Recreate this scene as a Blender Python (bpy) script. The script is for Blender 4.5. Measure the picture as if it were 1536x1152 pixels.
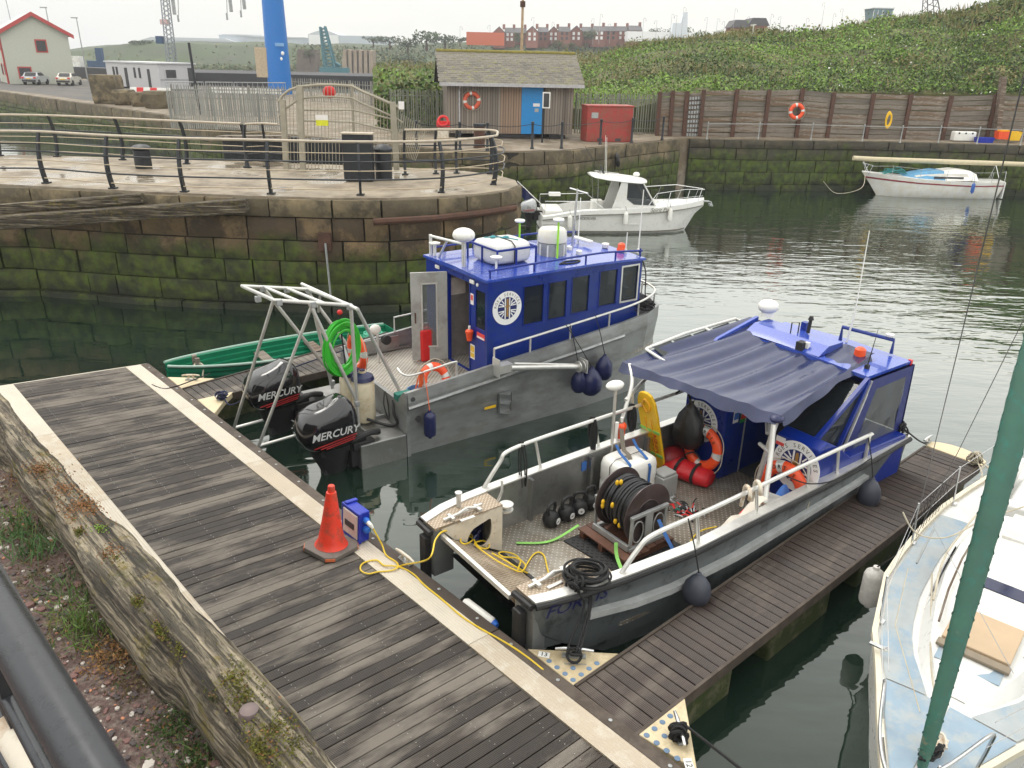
import bpy,bmesh,math,random
from math import sin,cos,pi,radians,atan2,atan,sqrt,hypot
from mathutils import Vector,Matrix
import numpy as np
for o in list(bpy.data.objects):
 bpy.data.objects.remove(o)
SC=bpy.context.scene
COL=SC.collection
R=random.Random(7)
# camera
EYE=Vector((0,0,6.84))
FPX,ROLL=1170.0,radians(1.3)
PITCH=atan(485*cos(ROLL)/FPX)
cam_d=bpy.data.cameras.new('camera')
cam_d.sensor_width=36
cam_d.lens=FPX/1536*36
cam_d.clip_start=0.05
cam_d.clip_end=4000
cam=bpy.data.objects.new('camera',cam_d)
COL.objects.link(cam)
cam.matrix_world=Matrix.Translation(EYE)@Matrix.Rotation(pi/2-PITCH,4,'X')@Matrix.Rotation(ROLL,4,'Z')
SC.camera=cam
# daylight: bright overcast
SUN_EL,SUN_AZ=radians(58),radians(-35)
world=bpy.data.worlds.new('World')
SC.world=world
world.use_nodes=True
nt=world.node_tree
nt.nodes.clear()
wo=nt.nodes.new('ShaderNodeOutputWorld')
bg=nt.nodes.new('ShaderNodeBackground')
sky=nt.nodes.new('ShaderNodeTexSky')
sky.sky_type='NISHITA'
sky.sun_disc=False
sky.sun_elevation=SUN_EL
sky.sun_rotation=SUN_AZ
sky.air_density=1.2
sky.dust_density=4.0
tc=nt.nodes.new('ShaderNodeTexCoord')
mp=nt.nodes.new('ShaderNodeMapping')
mp.inputs['Scale'].default_value=(1.0,1.0,4.0)
nz=nt.nodes.new('ShaderNodeTexNoise')
nz.inputs['Scale'].default_value=1.6
nz.inputs['Detail'].default_value=5
cr=nt.nodes.new('ShaderNodeValToRGB')
cr.color_ramp.elements[0].position=0.30
cr.color_ramp.elements[0].color=(7.6,7.9,8.0,1)
cr.color_ramp.elements[1].position=0.72
cr.color_ramp.elements[1].color=(9.9,9.5,8.5,1)
mix=nt.nodes.new('ShaderNodeMix')
mix.data_type='RGBA'
mix.inputs['Factor'].default_value=0.93
nt.links.new(tc.outputs['Generated'],mp.inputs['Vector'])
nt.links.new(mp.outputs['Vector'],nz.inputs['Vector'])
nt.links.new(nz.outputs['Fac'],cr.inputs['Fac'])
nt.links.new(sky.outputs['Color'],mix.inputs['A'])
nt.links.new(cr.outputs['Color'],mix.inputs['B'])
nt.links.new(mix.outputs['Result'],bg.inputs['Color'])
bg.inputs['Strength'].default_value=0.10
nt.links.new(bg.outputs['Background'],wo.inputs['Surface'])
sun_d=bpy.data.lights.new('sun','SUN')
sun_d.energy=0.9
sun_d.angle=radians(22)
sun_d.color=(1.0,0.965,0.91)
sun=bpy.data.objects.new('sun',sun_d)
COL.objects.link(sun)
sd=Vector((sin(SUN_AZ)*cos(SUN_EL),cos(SUN_AZ)*cos(SUN_EL),sin(SUN_EL)))
sun.rotation_euler=(-sd).to_track_quat('-Z','Y').to_euler()
sun.location=(0,0,60)
SC.view_settings.view_transform='Standard'
SC.view_settings.look='None'
SC.view_settings.exposure=0.28
SC.view_settings.gamma=1.0
SC.view_settings.use_curve_mapping=False
SC.render.engine='CYCLES'
SC.cycles.max_bounces=6
SC.cycles.use_denoising=True
# turning a picture point into a place
def ray(px,py):
 a,b=px-768,py-576
 c,s=cos(ROLL),sin(ROLL)
 x,y=a*c+b*s,-a*s+b*c
 return Vector((x,FPX*cos(PITCH)-y*sin(PITCH),-(FPX*sin(PITCH)+y*cos(PITCH))))/FPX
def at(px,py,z=0.0):
 d=ray(px,py)
 return EYE+d*((z-EYE.z)/d.z)
def atY(px,py,Y):
 d=ray(px,py)
 return EYE+d*(Y/d.y)
# materials
MATS={}
def nd(t,k,**kw):
 n=t.nodes.new(k)
 for a,b in kw.items():
  if a in n.inputs:n.inputs[a].default_value=b
  else:setattr(n,a,b)
 return n
def mat(name,col,rough=.6,metal=0,var=.18,scale=6,bump=0,bscale=60,rand=0,spec=.5,coat=0,dirt=None,dirt_amt=.5,dscale=3,stretch=(1,1,1),world=False,emit=None):
 m=bpy.data.materials.new(name)
 m.use_nodes=True
 t=m.node_tree
 p=t.nodes['Principled BSDF']
 p.inputs['Roughness'].default_value=rough
 p.inputs['Metallic'].default_value=metal
 p.inputs['Specular IOR Level'].default_value=spec
 p.inputs['Coat Weight'].default_value=coat
 co=nd(t,'ShaderNodeNewGeometry').outputs['Position']if world else nd(t,'ShaderNodeTexCoord').outputs['Object']
 mpn=nd(t,'ShaderNodeMapping')
 mpn.inputs['Scale'].default_value=stretch
 t.links.new(co,mpn.inputs['Vector'])
 n=nd(t,'ShaderNodeTexNoise',Scale=scale,Detail=6.0,Roughness=.62)
 t.links.new(mpn.outputs['Vector'],n.inputs['Vector'])
 oi=nd(t,'ShaderNodeObjectInfo')
 a=nd(t,'ShaderNodeMapRange')
 a.inputs['From Min'].default_value=.3;a.inputs['From Max'].default_value=.7
 a.inputs['To Min'].default_value=1-var;a.inputs['To Max'].default_value=1+var
 t.links.new(n.outputs['Fac'],a.inputs['Value'])
 b=nd(t,'ShaderNodeMapRange')
 b.inputs['To Min'].default_value=1-rand;b.inputs['To Max'].default_value=1+rand
 t.links.new(oi.outputs['Random'],b.inputs['Value'])
 mu=nd(t,'ShaderNodeMath',operation='MULTIPLY')
 t.links.new(a.outputs[0],mu.inputs[0]);t.links.new(b.outputs[0],mu.inputs[1])
 base=nd(t,'ShaderNodeRGB');base.outputs[0].default_value=(*col,1)
 out=base.outputs[0]
 if dirt:
  n2=nd(t,'ShaderNodeTexNoise',Scale=dscale,Detail=8.0,Roughness=.7)
  t.links.new(mpn.outputs['Vector'],n2.inputs['Vector'])
  ad=nd(t,'ShaderNodeMath',operation='ADD')
  sc=nd(t,'ShaderNodeMath',operation='MULTIPLY');sc.inputs[1].default_value=.25
  t.links.new(oi.outputs['Random'],sc.inputs[0])
  t.links.new(n2.outputs['Fac'],ad.inputs[0]);t.links.new(sc.outputs[0],ad.inputs[1])
  r=nd(t,'ShaderNodeMapRange')
  r.inputs['From Min'].default_value=.78-dirt_amt*.5;r.inputs['From Max'].default_value=.92-dirt_amt*.5
  t.links.new(ad.outputs[0],r.inputs['Value'])
  mx=nd(t,'ShaderNodeMix',data_type='RGBA')
  t.links.new(r.outputs[0],mx.inputs['Factor'])
  t.links.new(out,mx.inputs['A']);mx.inputs['B'].default_value=(*dirt,1)
  out=mx.outputs['Result']
 vm=nd(t,'ShaderNodeVectorMath',operation='SCALE')
 t.links.new(out,vm.inputs[0]);t.links.new(mu.outputs[0],vm.inputs['Scale'])
 t.links.new(vm.outputs[0],p.inputs['Base Color'])
 rr=nd(t,'ShaderNodeMapRange')
 rr.inputs['From Min'].default_value=.3;rr.inputs['From Max'].default_value=.7
 rr.inputs['To Min'].default_value=max(0,rough*.8);rr.inputs['To Max'].default_value=min(1,rough*1.2)
 t.links.new(n.outputs['Fac'],rr.inputs['Value']);t.links.new(rr.outputs[0],p.inputs['Roughness'])
 if bump:
  n3=nd(t,'ShaderNodeTexNoise',Scale=bscale,Detail=5.0,Roughness=.65)
  t.links.new(mpn.outputs['Vector'],n3.inputs['Vector'])
  bp=nd(t,'ShaderNodeBump',Strength=bump,Distance=.02)
  t.links.new(n3.outputs['Fac'],bp.inputs['Height'])
  t.links.new(bp.outputs[0],p.inputs['Normal'])
 if emit:
  p.inputs['Emission Color'].default_value=(*col,1);p.inputs['Emission Strength'].default_value=emit
 MATS[name]=m
 return m
def glass(name,col=(.02,.025,.03),rough=.05,alpha=.75):
 m=bpy.data.materials.new(name);m.use_nodes=True
 t=m.node_tree;t.nodes.clear()
 o=nd(t,'ShaderNodeOutputMaterial')
 tr=nd(t,'ShaderNodeBsdfTransparent');tr.inputs[0].default_value=(.75,.8,.8,1)
 g=nd(t,'ShaderNodeBsdfPrincipled');g.inputs['Base Color'].default_value=(*col,1);g.inputs['Roughness'].default_value=rough
 n=nd(t,'ShaderNodeTexNoise',Scale=1.7,Detail=2.0)
 bp=nd(t,'ShaderNodeBump',Strength=.06,Distance=.1)
 t.links.new(n.outputs['Fac'],bp.inputs['Height']);t.links.new(bp.outputs[0],g.inputs['Normal'])
 mx=nd(t,'ShaderNodeMixShader');mx.inputs[0].default_value=alpha
 t.links.new(tr.outputs[0],mx.inputs[1]);t.links.new(g.outputs[0],mx.inputs[2]);t.links.new(mx.outputs[0],o.inputs[0])
 MATS[name]=m
 return m
# mesh builder
class MB:
 def __init__(s):s.v=[];s.f=[];s.m=[];s.sm=[]
 def add(s,vs,fs,mi=0,smooth=False):
  b=len(s.v);s.v+=[tuple(v)for v in vs]
  for f in fs:s.f.append([i+b for i in f]);s.m.append(mi);s.sm.append(smooth)
  return s
 def box(s,c,d,mi=0,rot=None):
  x,y,z=d[0]/2,d[1]/2,d[2]/2
  vs=[Vector((a,b,e))for a in(-x,x)for b in(-y,y)for e in(-z,z)]
  if rot is not None:vs=[rot@v for v in vs]
  c=Vector(c)
  return s.add([v+c for v in vs],[(0,1,3,2),(4,6,7,5),(0,4,5,1),(2,3,7,6),(0,2,6,4),(1,5,7,3)],mi)
 def bar(s,p,q,w,h=None,mi=0,up=(0,0,1)):
  p,q=Vector(p),Vector(q);h=h or w
  d=(q-p);L=d.length;d=d.normalized();u=Vector(up)
  if abs(d.dot(u))>.98:u=Vector((1,0,0))
  a=d.cross(u).normalized();b=a.cross(d).normalized()
  return s.box((p+q)/2,(L,w,h),mi,Matrix((d,a,b)).transposed())
 def tube(s,pts,r,n=8,closed=False,mi=0,cap=True):
  pts=[Vector(p)for p in pts];N=len(pts)
  rr=r if isinstance(r,(list,tuple))else[r]*N
  vs=[];prev=None
  for i,p in enumerate(pts):
   a=pts[(i-1)%N]if closed or i else pts[0]
   b=pts[(i+1)%N]if closed or i<N-1 else pts[-1]
   d=(b-a)
   d=d.normalized()if d.length>1e-9 else Vector((0,0,1))
   if prev is None:
    u=Vector((0,0,1))if abs(d.z)<.95 else Vector((1,0,0))
   else:u=prev
   x=d.cross(u)
   if x.length<1e-6:x=d.cross(Vector((1,.3,0)))
   x.normalize();y=x.cross(d).normalized();prev=y
   for k in range(n):
    t=2*pi*k/n
    vs.append(p+x*(cos(t)*rr[i])+y*(sin(t)*rr[i]))
  fs=[]
  for i in range(N if closed else N-1):
   j=(i+1)%N
   for k in range(n):
    l=(k+1)%n
    fs.append((i*n+k,j*n+k,j*n+l,i*n+l))
  s.add(vs,fs,mi,True)
  if cap and not closed:
   b=len(s.v)-len(vs)
   s.f.append([b+k for k in range(n)]);s.m.append(mi);s.sm.append(False)
   s.f.append([b+(N-1)*n+k for k in reversed(range(n))]);s.m.append(mi);s.sm.append(False)
  return s
 def lathe(s,prof,n=16,o=(0,0,0),mi=0,M=None,smooth=True):
  o=Vector(o);vs=[]
  for r,z in prof:
   for k in range(n):
    v=Vector((r*cos(2*pi*k/n),r*sin(2*pi*k/n),z))
    if M is not None:v=M@v
    vs.append(v+o)
  fs=[]
  for i in range(len(prof)-1):
   for k in range(n):
    l=(k+1)%n
    fs.append((i*n+k,i*n+l,(i+1)*n+l,(i+1)*n+k))
  s.add(vs,fs,mi,smooth)
  b=len(s.v)-len(vs);N=len(prof)
  if prof[0][0]>1e-4:s.f.append([b+k for k in reversed(range(n))]);s.m.append(mi);s.sm.append(False)
  if prof[-1][0]>1e-4:s.f.append([b+(N-1)*n+k for k in range(n)]);s.m.append(mi);s.sm.append(False)
  return s
 def ball(s,c,r,n=12,m=8,mi=0,M=None):
  rx,ry,rz=(r,r,r)if not isinstance(r,(tuple,list))else r
  S=Matrix.Diagonal((rx,ry,rz));S=M@S if M is not None else S
  return s.lathe([(max(1e-5,sin(pi*i/m)),-cos(pi*i/m))for i in range(m+1)],n,c,mi,S)
 def torus(s,c,RR,r,n=24,k=10,mi=0,M=None,a0=0,a1=2*pi,sx=1,mats=None):
  vs=[];full=abs(a1-a0-2*pi)<1e-6;N=n if full else n+1
  c=Vector(c)
  for i in range(N):
   t=a0+(a1-a0)*i/n
   for j in range(k):
    q=2*pi*j/k
    v=Vector(((RR+r*cos(q))*cos(t)*sx,(RR+r*cos(q))*sin(t),r*sin(q)))
    if M is not None:v=M@v
    vs.append(v+c)
  for i in range(n):
   b=(i+1)%N
   fs=[(i*k+j,b*k+j,b*k+(j+1)%k,i*k+(j+1)%k)for j in range(k)]
   if i==0:base=len(s.v);s.v+=[tuple(v)for v in vs]
   for f in fs:s.f.append([x+base for x in f]);s.m.append(mats(i)if mats else mi);s.sm.append(True)
  return s
 def prism(s,poly,h0,h1,M=None,mi=0):
  n=len(poly)
  vs=[Vector((x,y,h0))for x,y in poly]+[Vector((x,y,h1))for x,y in poly]
  if M is not None:vs=[M@v for v in vs]
  fs=[tuple(reversed(range(n))),tuple(range(n,2*n))]+[(i,(i+1)%n,n+(i+1)%n,n+i)for i in range(n)]
  return s.add(vs,fs,mi)
 def loft(s,secs,mi=0,smooth=False,closed=True,cap=True):
  n=len(secs[0]);vs=[v for c in secs for v in c];fs=[]
  for i in range(len(secs)-1):
   for k in range(n if closed else n-1):
    l=(k+1)%n
    fs.append((i*n+k,i*n+l,(i+1)*n+l,(i+1)*n+k))
  if cap and closed:
   fs.append(tuple(reversed(range(n))));fs.append(tuple((len(secs)-1)*n+k for k in range(n)))
  return s.add(vs,fs,mi,smooth)
 def grid(s,fn,nu,nv,mi=0,smooth=True):
  vs=[fn(i/nu,j/nv)for i in range(nu+1)for j in range(nv+1)]
  fs=[(i*(nv+1)+j,(i+1)*(nv+1)+j,(i+1)*(nv+1)+j+1,i*(nv+1)+j+1)for i in range(nu)for j in range(nv)]
  return s.add(vs,fs,mi,smooth)
 def quad(s,*p,mi=0):return s.add(p,[tuple(range(len(p)))],mi)
 def mesh(s,mesh,M,mi=0):
  return s.add([M@v.co for v in mesh.vertices],[tuple(p.vertices)for p in mesh.polygons],mi)
 def build(s,name,mats,parent=None,bevel=0,loc=None,sharp=40):
  me=bpy.data.meshes.new(name)
  me.from_pydata(s.v,[],s.f)
  if not isinstance(mats,(list,tuple)):mats=[mats]
  for m in mats:me.materials.append(m)
  me.polygons.foreach_set('material_index',s.m)
  me.polygons.foreach_set('use_smooth',s.sm)
  me.update()
  if any(s.sm):me.set_sharp_from_angle(angle=radians(sharp))
  o=bpy.data.objects.new(name,me)
  COL.objects.link(o)
  if parent is not None:o.parent=parent
  if loc is not None:o.location=loc
  if bevel:
   b=o.modifiers.new('bevel','BEVEL');b.width=bevel;b.segments=2;b.limit_method='ANGLE';b.angle_limit=radians(40)
  return o
def tag(o,label=None,cat=None,group=None,kind=None):
 if label:o['label']=label
 if cat:o['category']=cat
 if group:o['group']=group
 if kind:o['kind']=kind
 return o
def thing(name,label,cat,loc=(0,0,0),rotz=0,group=None,M=None):
 o=bpy.data.objects.new(name,None);COL.objects.link(o)
 o.empty_display_size=.2
 if M is not None:o.matrix_world=M
 else:o.location=loc;o.rotation_euler=(0,0,rotz)
 return tag(o,label,cat,group)
KIDS={}
def kids(o):return[c for c in bpy.data.objects if c.parent==o]
def dup(o,label=None,loc=None,rotz=None,M=None,parent=None):
 def cp(x,par):
  c=x.copy();COL.objects.link(c)
  if par is not None:c.parent=par
  for k in kids(x):cp(k,c)
  return c
 c=cp(o,parent)
 if M is not None:c.matrix_world=M
 if loc is not None:c.location=loc
 if rotz is not None:c.rotation_euler=(0,0,rotz)
 if label:c['label']=label
 return c
def frame(o,x,y=None,z=None):
 """matrix from an origin and two axes (x and z, or x and y)"""
 x=Vector(x).normalized()
 if z is not None:
  z=Vector(z);y=z.cross(x).normalized();z=x.cross(y).normalized()
 else:
  y=Vector(y);z=x.cross(y).normalized();y=z.cross(x).normalized()
 m=Matrix((x,y,z)).transposed().to_4x4();m.translation=Vector(o)
 return m
_txt={}
def text_mesh(s,bold=0,shear=0):
 k=(s,bold,shear)
 if k not in _txt:
  c=bpy.data.curves.new('t','FONT');c.body=s;c.size=1;c.align_x='CENTER';c.align_y='CENTER'
  c.resolution_u=2;c.offset=bold;c.shear=shear
  o=bpy.data.objects.new('t',c)
  COL.objects.link(o)
  bpy.context.view_layer.update()
  _txt[k]=bpy.data.meshes.new_from_object(o.evaluated_get(bpy.context.evaluated_depsgraph_get()))
  bpy.data.objects.remove(o);bpy.data.curves.remove(c)
 return _txt[k]
def text(mb,s,M,size,mi=0,bold=.01,shear=0,sx=1):
 return mb.mesh(text_mesh(s,bold,shear),M@Matrix.Diagonal((size*sx,size,size,1)),mi)
def rope_pts(ps,n=10,sag=0):
 """smooth curve through points (Catmull-Rom)"""
 ps=[Vector(p)for p in ps];q=[ps[0]]+ps+[ps[-1]];out=[]
 for i in range(1,len(q)-2):
  a,b,c,d=q[i-1],q[i],q[i+1],q[i+2]
  for k in range(n):
   t=k/n
   out.append(.5*((2*b)+(c-a)*t+(2*a-5*b+4*c-d)*t*t+(3*b-a-3*c+d)*t**3))
 out.append(ps[-1])
 return out
m_alu=mat('aluminium plate',(.42,.43,.43),.38,.85,var=.22,scale=3,bump=.08,bscale=25,dirt=(.28,.28,.27),dirt_amt=.45)
m_alup=mat('painted aluminium hull',(.31,.32,.32),.42,.55,var=.14,scale=1.2,dirt=(.25,.25,.24),dirt_amt=.35,dscale=1.4,stretch=(1,1,2.5),bump=.05,bscale=5)
m_tube=mat('pale aluminium tube',(.66,.65,.62),.35,.6,var=.1)
m_cream=mat('cream coated aluminium',(.66,.60,.50),.5,.15,var=.1,dirt=(.45,.33,.22),dirt_amt=.35,dscale=9)
m_blue=mat('royal blue paint',(.003,.021,.215),.32,0,var=.18,scale=1.6,coat=.12,spec=.35,bump=.04,bscale=3,dirt=(.012,.032,.19),dirt_amt=.35,dscale=4)
m_blue_skylit=mat('royal blue with sky sheen',(.03,.07,.39),.26,0,var=.1,scale=3,coat=.6)  # same royal blue; sky reflection on the roofs put into a lighter base
m_navy=mat('navy vinyl',(.012,.016,.07),.35,0,var=.15,scale=10)
m_black=mat('black rubber',(.014,.014,.015),.6,0,var=.2)
m_gblack=mat('glossy black cowling',(.008,.008,.010),.12,0,coat=.6,var=.1)
m_white=mat('white gelcoat',(.66,.655,.63),.3,0,var=.04,dirt=(.6,.57,.5),dirt_amt=.25)
m_wplastic=mat('white plastic',(.76,.75,.71),.4,var=.05,dirt=(.55,.52,.46),dirt_amt=.2)
m_orange=mat('lifebuoy orange',(.80,.085,.02),.42,var=.1,scale=9)
m_red=mat('red plastic',(.62,.02,.02),.42,var=.1)
m_yellow=mat('yellow plastic',(.80,.48,.015),.42,var=.08)
m_green=mat('green hose',(.04,.42,.03),.35,var=.1)
m_rope=mat('black rope',(.014,.014,.015),.8,var=.3,bump=.4,bscale=200)
m_rope_p=mat('pale rope',(.48,.43,.33),.8,var=.2,bump=.3,bscale=200)
m_rope_y=mat('yellow cable',(.74,.52,.03),.45,var=.08)
m_dark=mat('dark interior',(.045,.045,.047),.7,var=.5,scale=4)
m_steel=mat('stainless steel',(.6,.6,.6),.22,.9,var=.08)
m_galv=mat('galvanised steel',(.36,.37,.37),.5,.45,var=.2,scale=4)
m_rust=mat('rusty steel',(.085,.042,.028),.85,.1,var=.4,scale=5,bump=.3,bscale=40)
m_glass=glass('window glass')
m_glass_clear=glass('clear vinyl',(.22,.23,.23),.14,.42)
_sx=nt.nodes.new('ShaderNodeSeparateXYZ');nt.links.new(tc.outputs['Generated'],_sx.inputs[0])
_mr=nt.nodes.new('ShaderNodeMapRange');_mr.inputs['From Min'].default_value=.03;_mr.inputs['From Max'].default_value=.34;_mr.interpolation_type='SMOOTHSTEP';_mr.inputs['To Min'].default_value=1.0;_mr.inputs['To Max'].default_value=1.85
nt.links.new(_sx.outputs['Z'],_mr.inputs['Value'])
_vm=nt.nodes.new('ShaderNodeVectorMath');_vm.operation='SCALE'
nt.links.new(mix.outputs['Result'],_vm.inputs[0]);nt.links.new(_mr.outputs[0],_vm.inputs['Scale'])
nt.links.new(_vm.outputs[0],bg.inputs['Color'])
# setting materials
def water_mat():
 m=bpy.data.materials.new('harbour water');m.use_nodes=True
 t=m.node_tree;p=t.nodes['Principled BSDF']
 g=nd(t,'ShaderNodeNewGeometry')
 n0=nd(t,'ShaderNodeTexNoise',Scale=.35,Detail=4.0)
 t.links.new(g.outputs['Position'],n0.inputs['Vector'])
 cr=nd(t,'ShaderNodeMix',data_type='RGBA')
 cr.inputs['A'].default_value=(.008,.017,.012,1);cr.inputs['B'].default_value=(.015,.030,.021,1)
 t.links.new(n0.outputs['Fac'],cr.inputs['Factor']);t.links.new(cr.outputs['Result'],p.inputs['Base Color'])
 p.inputs['Roughness'].default_value=.03
 p.inputs['IOR'].default_value=1.55
 p.inputs['Specular IOR Level'].default_value=1.0
 mp1=nd(t,'ShaderNodeMapping');mp1.inputs['Rotation'].default_value=(0,0,.35);mp1.inputs['Scale'].default_value=(.55,1.5,1)
 t.links.new(g.outputs['Position'],mp1.inputs['Vector'])
 a=nd(t,'ShaderNodeTexNoise',Scale=.85,Detail=3.0,Roughness=.45,Distortion=.4)
 b=nd(t,'ShaderNodeTexNoise',Scale=2.6,Detail=2.0)
 for n in(a,b):t.links.new(mp1.outputs[0],n.inputs['Vector'])
 big=nd(t,'ShaderNodeTexNoise',Scale=.11,Detail=2.0)
 t.links.new(g.outputs['Position'],big.inputs['Vector'])
 sx=nd(t,'ShaderNodeSeparateXYZ');t.links.new(g.outputs['Position'],sx.inputs[0])
 lee=nd(t,'ShaderNodeMapRange');lee.inputs['From Min'].default_value=1.0;lee.inputs['From Max'].default_value=14.0;lee.inputs['To Min'].default_value=.10;lee.inputs['To Max'].default_value=1.0
 su=nd(t,'ShaderNodeMath',operation='MULTIPLY_ADD');su.inputs[1].default_value=.45;su.inputs[2].default_value=0
 t.links.new(sx.outputs['Y'],su.inputs[0])
 su2=nd(t,'ShaderNodeMath',operation='MULTIPLY_ADD');su2.inputs[1].default_value=.55
 t.links.new(sx.outputs['X'],su2.inputs[0]);t.links.new(su.outputs[0],su2.inputs[2])
 t.links.new(su2.outputs[0],lee.inputs['Value'])
 k=nd(t,'ShaderNodeMath',operation='MULTIPLY_ADD');k.inputs[1].default_value=.35
 t.links.new(b.outputs['Fac'],k.inputs[0]);t.links.new(a.outputs['Fac'],k.inputs[2])
 bm=nd(t,'ShaderNodeMapRange');bm.inputs['From Min'].default_value=.35;bm.inputs['From Max'].default_value=.65;bm.inputs['To Min'].default_value=.35;bm.inputs['To Max'].default_value=1.0
 t.links.new(big.outputs['Fac'],bm.inputs['Value'])
 mm=nd(t,'ShaderNodeMath',operation='MULTIPLY');t.links.new(lee.outputs[0],mm.inputs[0]);t.links.new(bm.outputs[0],mm.inputs[1])
 h=nd(t,'ShaderNodeMath',operation='MULTIPLY');t.links.new(k.outputs[0],h.inputs[0]);t.links.new(mm.outputs[0],h.inputs[1])
 bp=nd(t,'ShaderNodeBump',Strength=1.0,Distance=.05)
 t.links.new(h.outputs[0],bp.inputs['Height']);t.links.new(bp.outputs[0],p.inputs['Normal'])
 p.inputs['Specular IOR Level'].default_value=0;p.inputs['Roughness'].default_value=.6
 gl=nd(t,'ShaderNodeBsdfGlossy',Roughness=.03);gl.inputs['Color'].default_value=(.96,.98,.96,1);t.links.new(bp.outputs[0],gl.inputs['Normal'])
 lw=nd(t,'ShaderNodeLayerWeight',Blend=.5);t.links.new(bp.outputs[0],lw.inputs['Normal'])
 pw=nd(t,'ShaderNodeMath',operation='POWER');pw.inputs[1].default_value=2.65;t.links.new(lw.outputs['Facing'],pw.inputs[0])
 fr=nd(t,'ShaderNodeMath',operation='MULTIPLY_ADD');fr.inputs[1].default_value=.97;fr.inputs[2].default_value=.022;t.links.new(pw.outputs[0],fr.inputs[0])
 mxs=nd(t,'ShaderNodeMixShader');t.links.new(fr.outputs[0],mxs.inputs[0]);t.links.new(p.outputs[0],mxs.inputs[1]);t.links.new(gl.outputs[0],mxs.inputs[2])
 t.links.new(mxs.outputs[0],t.nodes['Material Output'].inputs['Surface'])
 return m
def stone_mat(name,col,col2,algae=1.45,amt=1.0,rand=.3):
 """sandstone with green weed up to the tide line and a black band at the water"""
 m=mat(name,col,.88,0,var=.35,scale=2.2,bump=.9,bscale=9,rand=rand,world=True,dirt=col2,dirt_amt=.55,dscale=1.3)
 t=m.node_tree;p=t.nodes['Principled BSDF']
 src=p.inputs['Base Color'].links[0].from_socket
 g=nd(t,'ShaderNodeNewGeometry');sx=nd(t,'ShaderNodeSeparateXYZ');t.links.new(g.outputs['Position'],sx.inputs[0])
 n=nd(t,'ShaderNodeTexNoise',Scale=.9,Detail=7.0,Roughness=.7);t.links.new(g.outputs['Position'],n.inputs['Vector'])
 z=nd(t,'ShaderNodeMath',operation='MULTIPLY_ADD');z.inputs[1].default_value=-3.2;t.links.new(n.outputs['Fac'],z.inputs[0])
 t.links.new(sx.outputs['Z'],z.inputs[2])
 r=nd(t,'ShaderNodeMapRange');r.inputs['From Min'].default_value=algae-1.2;r.inputs['From Max'].default_value=algae-1.95
 r.inputs['To Max'].default_value=.95*amt
 t.links.new(z.outputs[0],r.inputs['Value'])
 n2=nd(t,'ShaderNodeTexNoise',Scale=3.5,Detail=6.0);t.links.new(g.outputs['Position'],n2.inputs['Vector'])
 gc=nd(t,'ShaderNodeValToRGB')
 e=gc.color_ramp.elements
 e[0].position=.33;e[0].color=(.020,.026,.010,1);e[1].position=.66;e[1].color=(.070,.100,.011,1)
 t.links.new(n2.outputs['Fac'],gc.inputs[0])
 mx=nd(t,'ShaderNodeMix',data_type='RGBA');t.links.new(r.outputs[0],mx.inputs['Factor']);t.links.new(src,mx.inputs['A']);t.links.new(gc.outputs[0],mx.inputs['B'])
 r2=nd(t,'ShaderNodeMapRange');r2.inputs['From Min'].default_value=-.9;r2.inputs['From Max'].default_value=-1.5;r2.inputs['To Max'].default_value=.9
 t.links.new(z.outputs[0],r2.inputs['Value'])
 mx2=nd(t,'ShaderNodeMix',data_type='RGBA');t.links.new(r2.outputs[0],mx2.inputs['Factor']);t.links.new(mx.outputs['Result'],mx2.inputs['A']);mx2.inputs['B'].default_value=(.014,.017,.010,1)
 t.links.new(mx2.outputs['Result'],p.inputs['Base Color'])
 return m
m_water=water_mat()
m_stone=stone_mat('brown sandstone',(.170,.116,.060),(.062,.043,.025),1.75)
m_stone_d=stone_mat('dark harbour stone',(.085,.070,.045),(.045,.040,.028),2.1)
m_stone_r=stone_mat('weathered sandstone',(.20,.155,.09),(.09,.072,.045),1.9)
m_mortar=stone_mat('wall joint',(.028,.024,.017),(.016,.014,.010),1.6,.6,0)
m_conc=mat('quay concrete',(.25,.215,.165),.8,var=.3,scale=1.2,bump=.4,bscale=12,world=True,dirt=(.15,.115,.075),dirt_amt=.6,dscale=.7)
m_road=mat('asphalt',(.075,.072,.07),.85,var=.25,scale=1.5,bump=.3,bscale=30,world=True,dirt=(.12,.105,.085),dirt_amt=.45,dscale=.4)
m_oldwood=mat('weathered grey timber',(.25,.215,.175),.85,var=.3,scale=3,bump=.5,bscale=14,rand=.3,stretch=(.5,4,4),dirt=(.10,.07,.05),dirt_amt=.45,dscale=2.5)
m_hill=mat('bank soil and turf',(.055,.075,.022),.95,var=.5,scale=.5,bump=.6,bscale=4,world=True,dirt=(.10,.10,.035),dirt_amt=.5,dscale=.15)
m_hill_far=mat('far hillside turf',(.125,.15,.05),.95,var=.35,scale=.06,bump=.5,bscale=.6,world=True,dirt=(.045,.065,.025),dirt_amt=.6,dscale=.035)
def pier_top():
 m=mat('wet pier stone',(.27,.225,.165),.75,var=.3,scale=1.3,bump=.15,bscale=10,world=True,dirt=(.16,.125,.085),dirt_amt=.55,dscale=.8)
 t=m.node_tree;p=t.nodes['Principled BSDF']
 g=nd(t,'ShaderNodeNewGeometry');n=nd(t,'ShaderNodeTexNoise',Scale=.55,Detail=3.0);t.links.new(g.outputs['Position'],n.inputs['Vector'])
 r=nd(t,'ShaderNodeMapRange');r.inputs['From Min'].default_value=.52;r.inputs['From Max'].default_value=.60;r.inputs['To Min'].default_value=.75;r.inputs['To Max'].default_value=.10
 t.links.new(n.outputs['Fac'],r.inputs['Value']);t.links.new(r.outputs[0],p.inputs['Roughness'])
 return m
m_pier=pier_top()
def struct(o):o['kind']='structure';return o
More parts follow.
